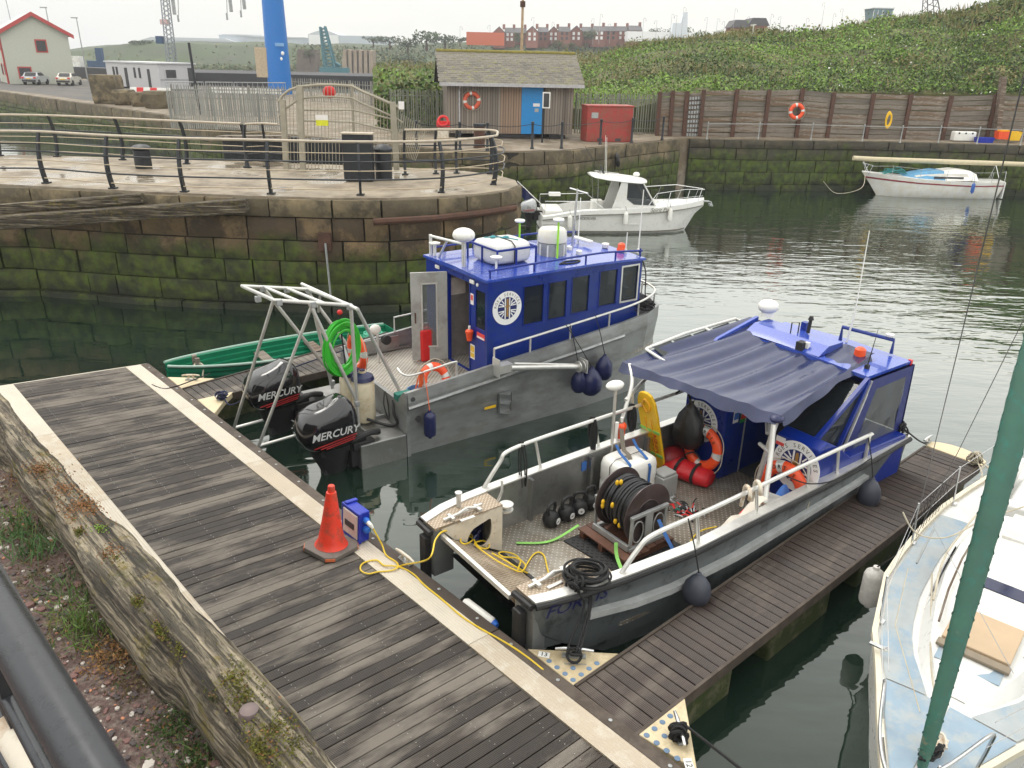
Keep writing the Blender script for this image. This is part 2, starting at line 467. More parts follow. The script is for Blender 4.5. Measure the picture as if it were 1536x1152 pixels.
# water
w=MB()
w.quad((-900,-60,0),(900,-60,0),(900,1500,0),(-900,1500,0))
struct(w.build('harbour_water',m_water))
bed=MB();bed.quad((-900,-60,-6),(900,-60,-6),(900,1500,-6),(-900,1500,-6))
struct(bed.build('harbour_bed',mat('silt',(.03,.035,.025),.95)))
# stone walls laid block by block
def block_mesh(seed,nx=4,nz=3,rough=.045):
 r=random.Random(seed);mb=MB()
 def fr(u,v):
  e=.012 if 0<u<1 and 0<v<1 else 0
  inner=(0<u<1)and(0<v<1)
  return(-.5+u+(r.uniform(-.04,.04)if inner else(r.uniform(0,.012)if u==0 else-r.uniform(0,.012)if u==1 else 0)),(-.03-r.random()*rough)if inner else r.uniform(0,.02),-.5+v+(r.uniform(-.05,.05)if inner else 0))
 mb.grid(fr,nx,nz)
 n=len(mb.v)
 ring=[i*(nz+1)for i in range(nx+1)]+[nx*(nz+1)+j for j in range(1,nz+1)]+[i*(nz+1)+nz for i in reversed(range(nx))]+[j for j in reversed(range(1,nz))]
 mb.v+=[(mb.v[i][0],.4,mb.v[i][2])for i in ring]
 k=len(ring)
 for a in range(k):
  b=(a+1)%k
  mb.f.append([ring[b],ring[a],n+a,n+b]);mb.m.append(0);mb.sm.append(False)
 o=mb.build('stone_block',m_stone,sharp=70);me=o.data;bpy.data.objects.remove(o)
 return me
BLK=[block_mesh(i)for i in range(14)]
_mv={}
def blk_mesh(i,m):
 if(i,m.name)not in _mv:
  c=BLK[i].copy();c.materials.clear();c.materials.append(m);_mv[(i,m.name)]=c
 return _mv[(i,m.name)]
class Path:
 def __init__(s,pts):
  s.p=[Vector((p[0],p[1]))for p in pts];s.L=[0]
  for a,b in zip(s.p,s.p[1:]):s.L.append(s.L[-1]+(b-a).length)
  s.len=s.L[-1]
 def __call__(s,t):
  t=min(max(t,0),s.len)
  for i in range(len(s.p)-1):
   if t<=s.L[i+1]or i==len(s.p)-2:
    k=(t-s.L[i])/max(1e-9,s.L[i+1]-s.L[i]);return s.p[i].lerp(s.p[i+1],k)
def stone_wall(name,label,pts,levels,lens,m,proud=None,back=1.2,mats=None,rnd=None,top_mat=None):
 r=rnd or random.Random(name)
 P=Path(pts)
 root=thing(name,label,'wall',(P.p[0].x,P.p[0].y,0))
 org=Vector((P.p[0].x,P.p[0].y,0))
 mb=MB();ns=max(2,int(P.len/.5));zs=(levels[0]-1.5,levels[-1]-.03)
 fa=[];ba=[]
 for i in range(ns+1):
  t=P.len*i/ns;p=P(t);d=(P(min(t+.3,P.len))-P(max(t-.3,0))).normalized();n=Vector((-d.y,d.x))
  fa.append(p+n*.07);ba.append(p+n*back)
 mb.loft([[Vector((f.x,f.y,zs[0]))-org,Vector((f.x,f.y,zs[1]))-org,Vector((b.x,b.y,zs[1]))-org,Vector((b.x,b.y,zs[0]))-org]for f,b in zip(fa,ba)])
 mb.build('wall_core',m_mortar,root)
 cnt=0
 for c in range(len(levels)-1):
  z0,z1=levels[c],levels[c+1];t=-r.uniform(0,lens[0])
  while t<P.len-.1:
   L=r.uniform(*lens);a,b=max(t,0),min(t+L,P.len);t+=L
   if b-a<.15:continue
   p,q=P(a),P(b);d=q-p;ang=atan2(d.y,d.x);mid=(p+q)/2
   off=(proud[c]if proud else 0)+r.uniform(-.02,.03)
   nrm=Vector((sin(ang),-cos(ang)))
   o=bpy.data.objects.new('stone_block',blk_mesh(r.randrange(14),mats[c]if mats else m))
   COL.objects.link(o);o.parent=root
   o.location=(mid.x+nrm.x*off-org.x,mid.y+nrm.y*off-org.y,(z0+z1)/2)
   o.rotation_euler=(0,0,ang);o.scale=(d.length-r.uniform(.018,.05),1,z1-z0-r.uniform(.018,.045))
   cnt+=1
 return root
PZ=3.24
corner=at(32,440,0);lft=at(-260,462,0)
pier_pts=[(lft.x,lft.y),(corner.x,corner.y),(-10,22.0),(-7.2,21.75),(-5,21.7),(-3.5,21.9),(-2.1,22.45),(-1.0,23.1),(-.2,24.0),(.15,25.0),(.05,26.1),(-.6,27.3),(-2.0,28.3),(-5,28.9),(-8,29.2)]
stone_wall('old_pier_wall','curved brown sandstone pier wall green with weed behind the two blue workboats',pier_pts,[-.4,.18,.80,1.46,2.04,2.70,3.20],(.7,2.0),m_stone,proud=[.14,0,0,0,0,.06],mats=[m_stone,m_stone,m_stone,m_stone,m_stone,m_stone_r])
dk=MB()
top=[(lft.x-4,lft.y+1)]+[(p[0],p[1])for p in pier_pts[1:]]+[(-12,29.6),(-17,29.8),(-22,29.6),(-40,28)]
def inset(ps,d):
 out=[]
 for i,p in enumerate(ps):
  a=Vector(ps[i-1]);b=Vector(ps[(i+1)%len(ps)]);t=(b-a).normalized();out.append((p[0]-t.y*d,p[1]+t.x*d))
 return out
dk.prism(inset(top,.10),2.6,PZ)
struct(dk.build('pier_deck',m_pier))
bk=MB();bk.prism(inset(top,.3),-3,2.59);struct(bk.build('pier_core',m_stone_d))
# quays behind
QZ=2.9
def g2(px,py,z=QZ):
 v=at(px,py,z);return(v.x,v.y)
C1=g2(245,172)
qfront=[C1,g2(300,186),g2(400,199),g2(560,214),g2(640,222),g2(700,226),g2(770,228),g2(856,225),g2(940,216),g2(1022,208)]
e5=qfront[-1]
rfront=[(e5[0]+.6,e5[1]+.4),g2(1160,210),g2(1300,211.5),g2(1440,215),g2(1536,218),(48,46.0)]
lq=g2(0,137);lq2=g2(-160,118)
gp=[lq2,lq,C1]+qfront[1:]+rfront[:5]+[(48,46.0),(60,60),(60,75),(-30,100),(-60,128),(-150,150),(-190,130)]
gq=MB();gq.prism(inset(gp,.22),-3,QZ)
struct(gq.build('quay_ground',m_conc))
stone_wall('hut_quay_wall','sandstone quay wall below the timber hut with black weed at its foot',qfront[3:],[-.4,.3,.95,1.6,2.25,2.88],(.9,1.9),m_stone_r,mats=[m_stone_d,m_stone_d,m_stone_r,m_stone_r,m_stone_r])
stone_wall('basin_wall','dark stone harbour wall green with weed below the weathered timber planking',rfront,[-.4,.35,1.05,1.75,2.4,2.88],(.8,1.9),m_stone_d,proud=[0,0,0,0,.08])
stone_wall('inner_quay_wall','short stone quay wall across the channel behind the pier railings',qfront[:4],[-.4,.3,1.1,1.9,2.88],(.9,1.8),m_stone_r)
stone_wall('far_quay_wall','long receding stone quay wall of low courses below the parked cars',[(lq2[0]-20,lq2[1]+10),lq2,lq,C1],[-.3,.6,1.1,1.5,1.9,2.88],(1.5,4.5),m_stone_r)
rd=MB();rp=[g2(-120,121),g2(60,141),g2(175,157),g2(260,140),(-24,84),(-40,118),(-120,128),(-150,120)]
rd.prism(rp,QZ-.1,QZ+.006);struct(rd.build('quay_road',m_road))
# leaf clouds
def leaf_object(name,C,S,mi,mats,parent=None,up=.5,aspect=.6,seed=1,blade=None):
 """many small leaf faces: centres C, sizes S, material index mi (numpy)"""
 rg=np.random.default_rng(seed);n=len(C)
 d=rg.normal(size=(n,3));d/=np.linalg.norm(d,axis=1,keepdims=True)
 nrm=rg.normal(size=(n,3))+np.array([0,-.35,up*2]);nrm/=np.linalg.norm(nrm,axis=1,keepdims=True)
 if blade is not None:
  d=rg.normal(size=(n,3))*blade+np.array([0,0,1.0]);d/=np.linalg.norm(d,axis=1,keepdims=True)
 a=d-(d*nrm).sum(1,keepdims=True)*nrm if blade is None else d
 a/=np.linalg.norm(a,axis=1,keepdims=True)+1e-9
 b=np.cross(nrm,a);b/=np.linalg.norm(b,axis=1,keepdims=True)+1e-9
 S=np.asarray(S)[:,None]
 V=np.stack([C-a*S,C-b*S*aspect,C+a*S,C+b*S*aspect],1).reshape(-1,3)
 me=bpy.data.meshes.new(name)
 me.vertices.add(4*n);me.vertices.foreach_set('co',V.astype(np.float32).ravel())
 me.loops.add(4*n);me.loops.foreach_set('vertex_index',np.arange(4*n,dtype=np.int32))
 me.polygons.add(n);me.polygons.foreach_set('loop_start',np.arange(0,4*n,4,dtype=np.int32))
 for m in mats:me.materials.append(m)
 me.polygons.foreach_set('material_index',np.asarray(mi,dtype=np.int32))
 me.update(calc_edges=True)
 o=bpy.data.objects.new(name,me);COL.objects.link(o)
 if parent is not None:o.parent=parent
 return o
def leaf_m(name,col,v=.3):return mat(name,col,.7,var=v,scale=1.5,rand=.1,world=True)
L_mid=leaf_m('leaf mid green',(.095,.16,.028));L_dark=leaf_m('leaf dark green',(.042,.074,.018));L_light=leaf_m('leaf bright green',(.155,.26,.034))
L_tan=leaf_m('dry grass',(.20,.165,.065));L_olive=leaf_m('olive grass',(.15,.15,.05));L_white=leaf_m('white bindweed flower',(.75,.75,.70),.05)
L_far=leaf_m('far tree green',(.045,.072,.032));L_far2=leaf_m('far tree mid green',(.075,.11,.042));L_rust=leaf_m('rust sedum',(.22,.10,.035))
LM=[L_mid,L_dark,L_light,L_tan,L_olive,L_white]
# planted bank on the right
def interp(xs,ys,x):return float(np.interp(x,xs,ys))
BX=[560,640,760,880,950,1000,1100,1200,1300,1400,1470,1536,1700,1900]
RIDGE=[104,100,92,86,76,70,57,50,46,27,12,-6,-40,-70]
FOOT=[136,138,150,165,162,150,140,139,139,141,142,141,135,130]
FY=[62,60,54,51.5,50.6,50.6,51,51.4,51.8,52.2,52.6,52.8,53,53]
RY=[110,110,105,100,96,94,90,88,84,78,74,70,66,64]
def bank(u,v,noise=True):
 px=560+1340*u
 f=atY(px,interp(BX,FOOT,px),interp(BX,FY,px));r_=atY(px,interp(BX,RIDGE,px),interp(BX,RY,px))
 if v<=.8:
  k=v/.8;p=f.lerp(r_,k);p.z+=.9*sin(pi*k)*(1+.5*sin(px*.02))
  if px<900:p.z=f.z+(r_.z-f.z)*k
 else:
  k=(v-.8)/.2;p=r_+Vector((0,25*k,-2.5*k))
 if noise:p.z+=.35*sin(p.x*.55+p.y*.3)*sin(p.y*.45)*min(1,v*5)
 return p
bkm=MB();bkm.grid(lambda u,v:bank(u,v),90,40)
bkm.grid(lambda u,v:bank(u,0)+Vector((0,.5*v,-(bank(u,0).z-QZ+.4)*v)),90,1)
struct(bkm.build('grass_bank',m_hill))
rg=np.random.default_rng(5)
cs,sz,mi=[],[],[]
for i in range(105000):
 u=R.random();v=(R.random()**1.25)*.84
 px=560+1340*u
 if px>1720:continue
 p=bank(u,v)
 n1=sin(p.x*.31+1.3*sin(p.y*.23))+sin(p.y*.37+p.x*.12)+R.uniform(-.8,.8)
 if v>.55 and px<1150:k=R.choices([3,4,0,1],[4,5,2,1])[0]
 elif v>.62:k=R.choices([1,4,0,3],[4,3,3,1.2])[0]
 elif n1>.9:k=R.choices([2,0],[3,1])[0]
 elif n1<-.9:k=R.choices([1,0,4],[5,2,1])[0]
 else:k=R.choices([0,1,4,2],[5,2,1,2])[0]
 if px>1230 and v<.6 and R.random()<.012:k=5
 s=R.uniform(.05,.13)*(1.5 if v>.5 else 1)if k!=5 else R.uniform(.06,.10)
 cs.append((p.x,p.y,p.z+R.uniform(0,.30)+(.30+.25*sin(p.x*1.7+2*sin(p.y*.9)))*max(0,n1)*R.random()));sz.append(s);mi.append(k)
for q in range(85):
 u,v=R.uniform(.1,.84),R.uniform(.02,.72);p=bank(u,v);rr_=R.uniform(.5,1.35);kk=R.choice([[0,1,2],[1,1,0],[2,2,0],[4,0,3]])
 if 560+1340*u<860:continue
 for j in range(int(260*rr_)):
  d=Vector((R.gauss(0,1),R.gauss(0,1),abs(R.gauss(0,1)))).normalized();s=R.uniform(.7,1)
  cs.append((p.x+d.x*rr_*s*1.4,p.y+d.y*rr_*s,p.z+d.z*rr_*s*.9));sz.append(R.uniform(.05,.12));mi.append(R.choice(kk))
tag(leaf_object('bank_undergrowth',np.array(cs),sz,mi,LM,seed=3),kind='stuff')
cs,sz,mi=[],[],[]
for i in range(9000):
 u=R.random();v=R.random()**.8*.86;px=560+1340*u
 if px>1700 or(v<.45 and px>950 and R.random()<.8):continue
 p=bank(u,v);cs.append((p.x,p.y,p.z+.35));sz.append(R.uniform(.25,.6));mi.append(R.choices([0,1,2],[3,3,1])[0])
tag(leaf_object('bank_tall_grass',np.array(cs),sz,mi,[L_tan,L_olive,L_mid],seed=4,blade=.25,aspect=.09),kind='stuff')
# hills across the river
def ribbon(name,m,rows,nu=80,nv=10,amp=.8):
 """rows: list of (px list, py list, Y list) from foot to crest"""
 mb=MB();nr=len(rows)-1
 def fn(u,v):
  k=min(int(v*nr),nr-1);f=v*nr-k
  a,b=rows[k],rows[k+1];px=a[0][0]+(a[0][-1]-a[0][0])*u
  p=atY(px,interp(a[0],a[1],px),interp(a[0],a[2],px));q=atY(px,interp(b[0],b[1],px),interp(b[0],b[2],px))
  r_=p.lerp(q,f)
  if 0<v<1:r_.z+=amp*sin(r_.x*.07+v*9)*sin(r_.x*.023+r_.y*.05)
  return r_
 mb.grid(fn,nu,nv*nr)
 return struct(mb.build(name,m))
FX=[-500,-200,0,110,200,300,420,560,660,760,1000,1300,1700]
CREST=[86,82,78,76,68,66,67,70,68,66,62,58,50]
ribbon('far_hillside',m_hill_far,[(FX,[122]*13,[300]*13),(FX,[100,100,102,104,100,100,100,103,100,98,95,95,95],[305]*13),(FX,CREST,[345,345,345,345,345,345,350,350,350,350,350,350,350]),(FX,[c-1 for c in CREST],[520]*13)],amp=1.2)
# main pontoon
A0=at(860,1029.2,.6)
PU=ray(-412,64).normalized();PU.z=0;PU.normalize()
PV=ray(2000,260).normalized();PV=(PV-PU*PV.dot(PU)).normalized()
PN=PU.cross(PV);PN=PN if PN.z>0 else-PN
PM=frame(A0,PU,PV)
if PM.to_3x3().col[2].z<0:PM=frame(A0,PU,-PV)
PMi=PM.inverted()
def atP(px,py,h=0):
 """picture point on the pontoon's tilted deck -> pontoon-local x, y"""
 o=PMi@EYE;d=PMi.to_3x3()@ray(px,py);t=(h-o.z)/d.z
 return o+d*t
SGN=1 if(PM.to_3x3().col[1]).dot(PV)>0 else-1
def yy(v):return v if SGN>0 else-v
pl={k:atP(*v)for k,v in dict(fl=(0,580),fr=(219.5,545.6),rl=(189.8,552),rl2=(780,1031.7),rr=(211.7,547),rr2=(780,992.5),l1=(19.5,577),l2=(188.8,777)).items()}
XE=(pl['fl'].x+pl['fr'].x)/2
X0=-3.6
y_out=0.0
y_rr=(pl['rr'].y+pl['rr2'].y)/2;y_rl=(pl['rl'].y+pl['rl2'].y)/2
y_l1=(pl['l1'].y+pl['l2'].y)/2;y_l0=pl['fl'].y
DIRY=1 if y_rl<0 else-1
def wet_board(name,c1,c2):
 """grooved composite board, partly dried: pale dry patches on dark wet wood"""
 m=mat(name,c1,.55,var=.25,scale=5,rand=.22,bump=.15,bscale=80)
 t=m.node_tree;p=t.nodes['Principled BSDF']
 src=p.inputs['Base Color'].links[0].from_socket
 g=nd(t,'ShaderNodeNewGeometry');mpn=nd(t,'ShaderNodeMapping');t.links.new(g.outputs['Position'],mpn.inputs[0])
 mpn.vector_type='TEXTURE'
 mpn.inputs['Rotation'].default_value=(0,0,atan2(PV.y,PV.x));mpn.inputs['Scale'].default_value=(1.5,.42,1)
 n=nd(t,'ShaderNodeTexNoise',Scale=1.1,Detail=7.0,Roughness=.62);t.links.new(mpn.outputs[0],n.inputs[0])
 oi=nd(t,'ShaderNodeObjectInfo');ad=nd(t,'ShaderNodeMath',operation='MULTIPLY_ADD');ad.inputs[1].default_value=.10
 t.links.new(oi.outputs['Random'],ad.inputs[0]);t.links.new(n.outputs['Fac'],ad.inputs[2])
 r=nd(t,'ShaderNodeMapRange');r.inputs['From Min'].default_value=.51;r.inputs['From Max'].default_value=.66;t.links.new(ad.outputs[0],r.inputs[0])
 mx=nd(t,'ShaderNodeMix',data_type='RGBA');t.links.new(r.outputs[0],mx.inputs['Factor']);t.links.new(src,mx.inputs['A']);mx.inputs['B'].default_value=(*c2,1)
 t.links.new(mx.outputs['Result'],p.inputs['Base Color'])
 rr=nd(t,'ShaderNodeMapRange');rr.inputs['To Min'].default_value=.42;rr.inputs['To Max'].default_value=.85
 t.links.new(r.outputs[0],rr.inputs[0]);t.links.new(rr.outputs[0],p.inputs['Roughness'])
 return m,r
m_board,_r1=wet_board('wet composite board',(.044,.034,.027),(.205,.18,.152))
m_board2,_r2=wet_board('dark finger board',(.042,.027,.021),(.16,.135,.115))
_r2.inputs['From Min'].default_value=.60;_r2.inputs['From Max'].default_value=.78
m_strip=mat('ribbed cream edging',(.54,.485,.40),.6,var=.1,scale=2,dirt=(.45,.38,.29),dirt_amt=.35,dscale=4)
m_fender=mat('timber fender rail',(.105,.080,.062),.75,var=.25,scale=3,bump=.3,bscale=40,dirt=(.06,.045,.035),dirt_amt=.5)
m_float=mat('weedy concrete float',(.10,.095,.05),.85,var=.35,scale=3,bump=.4,dirt=(.03,.045,.008),dirt_amt=.7,dscale=5,world=True)
pont=thing('main_pontoon','grey boarded floating pontoon with cream edging strips below the mossy timber baulk','pontoon',M=PM)
def ribbed_board(name,L,w,h,ribs,m,depth=.006):
 """board along local y, width w along x, ridged top"""
 prof=[(-w/2,-h)]
 n=ribs*2
 for i in range(n+1):
  x=-w/2+w*i/n
  prof.append((x,0 if i%2==0 else-depth))
 prof.append((w/2,-h))
 mb=MB()
 mb.loft([[Vector((x,-L/2,z))for x,z in prof],[Vector((x,L/2,z))for x,z in prof]])
 o=mb.build(name,m);me=o.data;bpy.data.objects.remove(o);return me
bw=.143
yb0,yb1=sorted((y_rl,y_l1))
me_b=ribbed_board('board',yb1-yb0-.01,bw-.012,.03,7,m_board)
x=XE-bw/2
nb=0
while x>X0:
 o=bpy.data.objects.new('board',me_b);COL.objects.link(o);o.parent=pont
 o.location=(x,(yb0+yb1)/2+R.uniform(-.004,.004),R.uniform(-.004,.003));o.rotation_euler=(R.uniform(-.003,.003),R.uniform(-.012,.012),R.uniform(-.003,.003))
 x-=bw;nb+=1
sc_=MB();x=XE-bw/2
while x>X0:
 for f in(.10,.36,.64,.90):
  for dx in(-.03,.03):
   yv=yb0+(yb1-yb0)*f+R.uniform(-.01,.01);R.random()<.75 and sc_.lathe([(.006,0),(.006,.003),(0.0001,.004)],6,(x+dx,yv,0))
 x-=bw
tag(sc_.build('screw_heads',mat('zinc screw',(.34,.32,.30),.5,.4),pont),kind='stuff')
def edging(ya,yb):
 y0,y1=sorted((ya,yb));xs=[X0];k=XE-.02
 cuts=[XE]
 while cuts[-1]>X0:cuts.append(cuts[-1]-2.85)
 for a,b in zip(cuts,cuts[1:]):
  mb=MB();prof=[(y0,-.03)]
  for i in range(17):prof.append((y0+(y1-y0)*i/16,.012 if i%2==0 else.005))
  prof.append((y1,-.03))
  mb.loft([[Vector((a-.004,y,z))for y,z in prof],[Vector((b+.004,y,z))for y,z in prof]])
  mb.build('edging_strip',m_strip,pont)
edging(y_rl,y_rr)
y_l0=y_l1-DIRY*abs(y_rl-y_rr)*1.0
edging(y_l0,y_l1)
def rail(ya,yb):
 y0,y1=sorted((ya,yb));cuts=[XE]
 while cuts[-1]>X0:cuts.append(cuts[-1]-2.85)
 for a,b in zip(cuts,cuts[1:]):
  mb=MB();mb.box(((a+b)/2,(y0+y1)/2,-.07),(a-b-.01,y1-y0,.17))
  mb.build('fender_rail',m_fender,pont,bevel=.012)
  bo=MB()
  k=a-.3
  while k>b:bo.lathe([(.022,0),(.022,.008),(.0001,.012)],8,(k,(y0+y1)/2,.016));k-=.75
  bo.build('bolt_row',m_galv,pont)
rail(y_rr+DIRY*.004,y_out)
rail(y_l0-DIRY*.004,y_l0-DIRY*.14)
mb=MB();mb.box((XE+.02,(yb0+yb1)/2,-.06),(.035,abs(y_out-y_l0)+.1,.12));mb.build('end_trim',m_strip,pont)
ym=(y_out+y_l0)/2
mb=MB()
x=XE-.1
while x>X0+1:
 mb.box((x-1.2,ym,-.42),(2.3,abs(y_out-y_l0)-.12,.62));x-=2.5
mb.build('float',m_float,pont,bevel=.03)
mb=MB();mb.box(((XE+X0)/2,ym,-.1),(XE-X0-.05,abs(y_out-y_l0)-.3,.10));mb.build('deck_frame',m_dark,pont)
# finger pontoons
def finger(name,label,a,b,c,d,m,bwid,n_skip=0):
 """corner points a,b at the root, c,d at the outer end (a-c is one edge)"""
 mid0=(a+b)/2;mid1=(c+d)/2;ax=(mid1-mid0);L=ax.length;ax.normalize()
 ac=(b-a);ac=(ac-ax*ac.dot(ax)).normalized()
 M_=frame(mid0,ax,ac)
 if M_.to_3x3().col[2].z<0:M_=frame(mid0,ax,-ac)
 root=thing(name,label,'pontoon',M=M_);Mi=M_.inverted()
 W0=(b-a).length;W1=(d-c).length
 me=ribbed_board('board',1,bwid-.012,.03,6,m);n=int(L/bwid)
 for i in range(n):
  k=(i+.5)/n;wd=W0+(W1-W0)*k-.07
  o=bpy.data.objects.new('board',me);COL.objects.link(o);o.parent=root
  o.location=(L*k,R.uniform(-.004,.004),R.uniform(-.004,.003));o.scale=(1,wd,1);o.rotation_euler=(R.uniform(-.003,.003),R.uniform(-.01,.01),R.uniform(-.004,.004))
 for s in(-1,1):
  mb=MB();mb.bar((0,s*(W0/2-.015),-.06),(L,s*(W1/2-.015),-.06),.035,.15);mb.build('side_rail',m_fender,root)
 mb=MB();x=.25
 while x<L-1.4:mb.box((x+.8,0,-.42),(1.5,min(W0,W1)-.10,.60));x+=2.3
 mb.build('float',m_float,root,bevel=.03)
 mb=MB();mb.box((L/2,0,-.09),(L-.1,W0*.8,.08));mb.build('deck_frame',m_dark,root)
 return root,M_,L,W0,W1
fa,fb,fc,fd=at(860,1029.2,.6),at(957.5,1102.5,.6),at(1388,668,.6),at(1470,700,.6)
f1,F1M,F1L,F1W0,F1W1=finger('finger_pontoon','dark brown boarded finger pontoon between the open-decked workboat and the pale blue yacht',fa,fb,fc,fd,m_board2,.143)
ga,gb,gc,gd=at(272,583,.55),at(300,602,.55),at(575,500,.55),at(640,520,.55)
f2,F2M,F2L,_,_=finger('finger_pontoon','weathered grey finger pontoon between the green rowing boat and the cabin workboat',ga,gb,gc,gd,m_board,.15)
m_plate=mat('cream corner plate',(.62,.52,.34),.6,var=.08,scale=5,dirt=(.45,.36,.22),dirt_amt=.3)
m_dot=mat('blue grip dot',(.13,.20,.30),.75,var=.1)
m_print=mat('dark print',(.03,.035,.05),.7)
def plate(name,label,pts,dots,parent_M=None):
 o=sum(pts,Vector())/len(pts);o.z=pts[0].z
 root=thing(name,label,'corner plate',o,group='cream corner plates of the pontoons')
 ps=[(p.x-o.x,p.y-o.y)for p in pts]
 if sum(ps[i-1][0]*ps[i][1]-ps[i][0]*ps[i-1][1]for i in range(len(ps)))<0:ps.reverse()
 mb=MB();mb.prism(ps,-.10,.012);mb.build('plate',m_plate,root,bevel=.012)
 if dots:
  for q in dots:
   mb=MB();mb.lathe([(.031,0),(.031,.003),(.027,.0045)],14,(q.x-o.x,q.y-o.y,.0125));mb.build('grip_dot',m_dot,root)
 return root,o
z6=.612
def zq(px0,py0,s):return lambda u,v:at(px0+u/s,py0+v/s,z6)
c3=zq(780,960,6.0)
pl1,o1=plate('corner_plate','cream triangular plate with blue dots beside the bow of the open-decked workboat',[at(791,974,.6),at(860,1029,.6),at(928,981,.6)],[c3(*p)for p in[(262,190),(333,247),(405,304),(477,360),(551,311),(622,258),(692,210),(477,253)]])
c4=zq(960,960,6.0)
pl2,o2=plate('corner_plate','cream triangular plate with blue dots on the yacht side of the finger root',[at(1027,1048,.6),at(957.5,1102.5,.6),at(1046,1158,.6)],[c4(*p)for p in[(272,685),(202,740),(131,799),(60,858),(221,865),(150,926),(240,996),(336,1066)]])
pl3,o3=plate('corner_plate','cream drilled plate beside the bow of the green rowing boat',[at(251,566,.56),at(272,583,.56),at(322,568,.56)],[])
pl4,o4=plate('corner_plate','cream drilled plate behind the two black outboard motors',[at(296,600,.56),at(321,622,.56),at(338,600,.56),at(350,588,.56)],[])
e_a,e_b=at(1387,669,.6),at(1471,700,.6)
pts=[e_a+Vector((.02,.02,0)),e_b+Vector((.02,.02,0))]
nn=Vector((F1M.col[0].x,F1M.col[0].y,0)).normalized()
pts=[e_a+nn*.03]+[e_b.lerp(e_a,k)+nn*(.03+.42*sin(pi*(.12+.76*(1-k))))for k in(0,.15,.35,.5,.65,.85,1)]+[]
pts=[e_b+nn*.03,e_a+nn*.03]+[e_a.lerp(e_b,k)+nn*(.06+.40*sqrt(max(0,1-(2*k-1)**2*.75)))for k in(0,.12,.3,.5,.7,.88,1)]
pl5,o5=plate('corner_plate','cream rounded end plate at the outer tip of the near finger',pts,[])
def label_plate(root,o,px,py,s,cx,cy,ang_pts):
 a=at(*ang_pts[0],z6);b=at(*ang_pts[1],z6);x=(b-a).normalized()
 M_=frame(at(cx,cy,z6+.004)-o,x,z=(0,0,1))
 mb=MB();mb.box((0,0,0),(.13,.085,.006));
 mb2=MB();mb2.add([M_@Vector(v)for v in mb.v],mb.f);mb2.build('number_plate',m_wplastic,root)
 t=MB();text(t,s,M_@Matrix.Translation((0,0,.0045)),.085,bold=.012);t.build('lettering',m_print,root)
label_plate(pl1,o1,0,0,'13',816,982,((810,981),(822,983)))
label_plate(pl2,o2,0,0,'12',1033,1146,((1030,1139),(1034,1152)))
t=MB();a=at(838,995,z6);b=at(888,996.5,z6)
text(t,'Solent Marine',frame(at(863,995.8,.6145)-o1,b-a,z=(0,0,1)),.045,bold=.004);t.build('lettering',m_dot,pl1)
def cleat(label,p,ang,L=.30,group=None,m=None):
 root=thing('mooring_cleat',label,'cleat',p,ang,group)
 mb=MB();mb.box((0,0,.012),(L*.75,.07,.024))
 for s in(-1,1):
  mb.lathe([(.026,.024),(.026,.03),(.015,.036)],10,(s*L*.31,0,0))
 mb.build('base',m_galv,root,bevel=.006)
 mb=MB()
 for s in(-1,1):mb.tube([(s*L*.20,0,.02),(s*L*.16,0,.075),(s*L*.05,0,.105)],[.022,.018,.016],8)
 mb.tube([(-L*.6,0,.098),(-L*.3,0,.11),(L*.3,0,.11),(L*.6,0,.098)],[.016,.023,.023,.016],10)
 mb.build('horns',m or m_steel,root)
 return root
def ang2(p,q):return atan2(q.y-p.y,q.x-p.x)
CLG='mooring cleats on the pontoons'
cleat('silver cleat beside the 13 plate with black line looped round it',at(861,985,.61),ang2(at(840,985,.6),at(885,988,.6)),.36,CLG)
cleat('silver cleat wound in black rope beside the 12 plate',at(1018,1103,.61),ang2(at(1014,1080,.6),at(1026,1120,.6)),.36,CLG)
cleat('cream cleat on the pontoon edge beside the blue socket box',PM@Vector((atP(603,846).x,y_out-DIRY*.06,.016)),atan2(PU.y,PU.x),.34,CLG,m_cream)
cleat('weathered cleat on the drilled plate by the green rowing boat',at(287,570,.57),ang2(at(270,568,.57),at(310,568,.57)),.30,CLG,m_cream)
cleat('cleat wound with navy rope behind the black outboards',at(332,598,.57),ang2(at(322,606,.57),at(345,590,.57)),.28,CLG)
cleat('cleat on the far left tip of the near finger',at(1391,664,.62),ang2(at(1385,667,.6),at(1403,655,.6)),.30,CLG)
ex0,ex1=atP(690,903).x,atP(733,937).x
ro=thing('roll_fender','white roll fender with blue end strapped to the pontoon edge ahead of the workboat','fender',M=PM@Matrix.Translation(((ex0+ex1)/2,y_out+DIRY*.05,-.02)))
Lf=abs(ex0-ex1)
mb=MB();mb.tube([(-Lf/2,0,0),(-Lf/2+.04,0,0),(Lf/2-.04,0,0),(Lf/2,0,0)],[.035,.06,.06,.035],14);mb.build('tube',m_wplastic,ro)
mb=MB();mb.tube([(-Lf/2-.06,0,0),(-Lf/2-.002,0,0)],[.03,.055],12);mb.build('end_cap',mat('bright blue plastic',(.02,.12,.5),.4),ro)
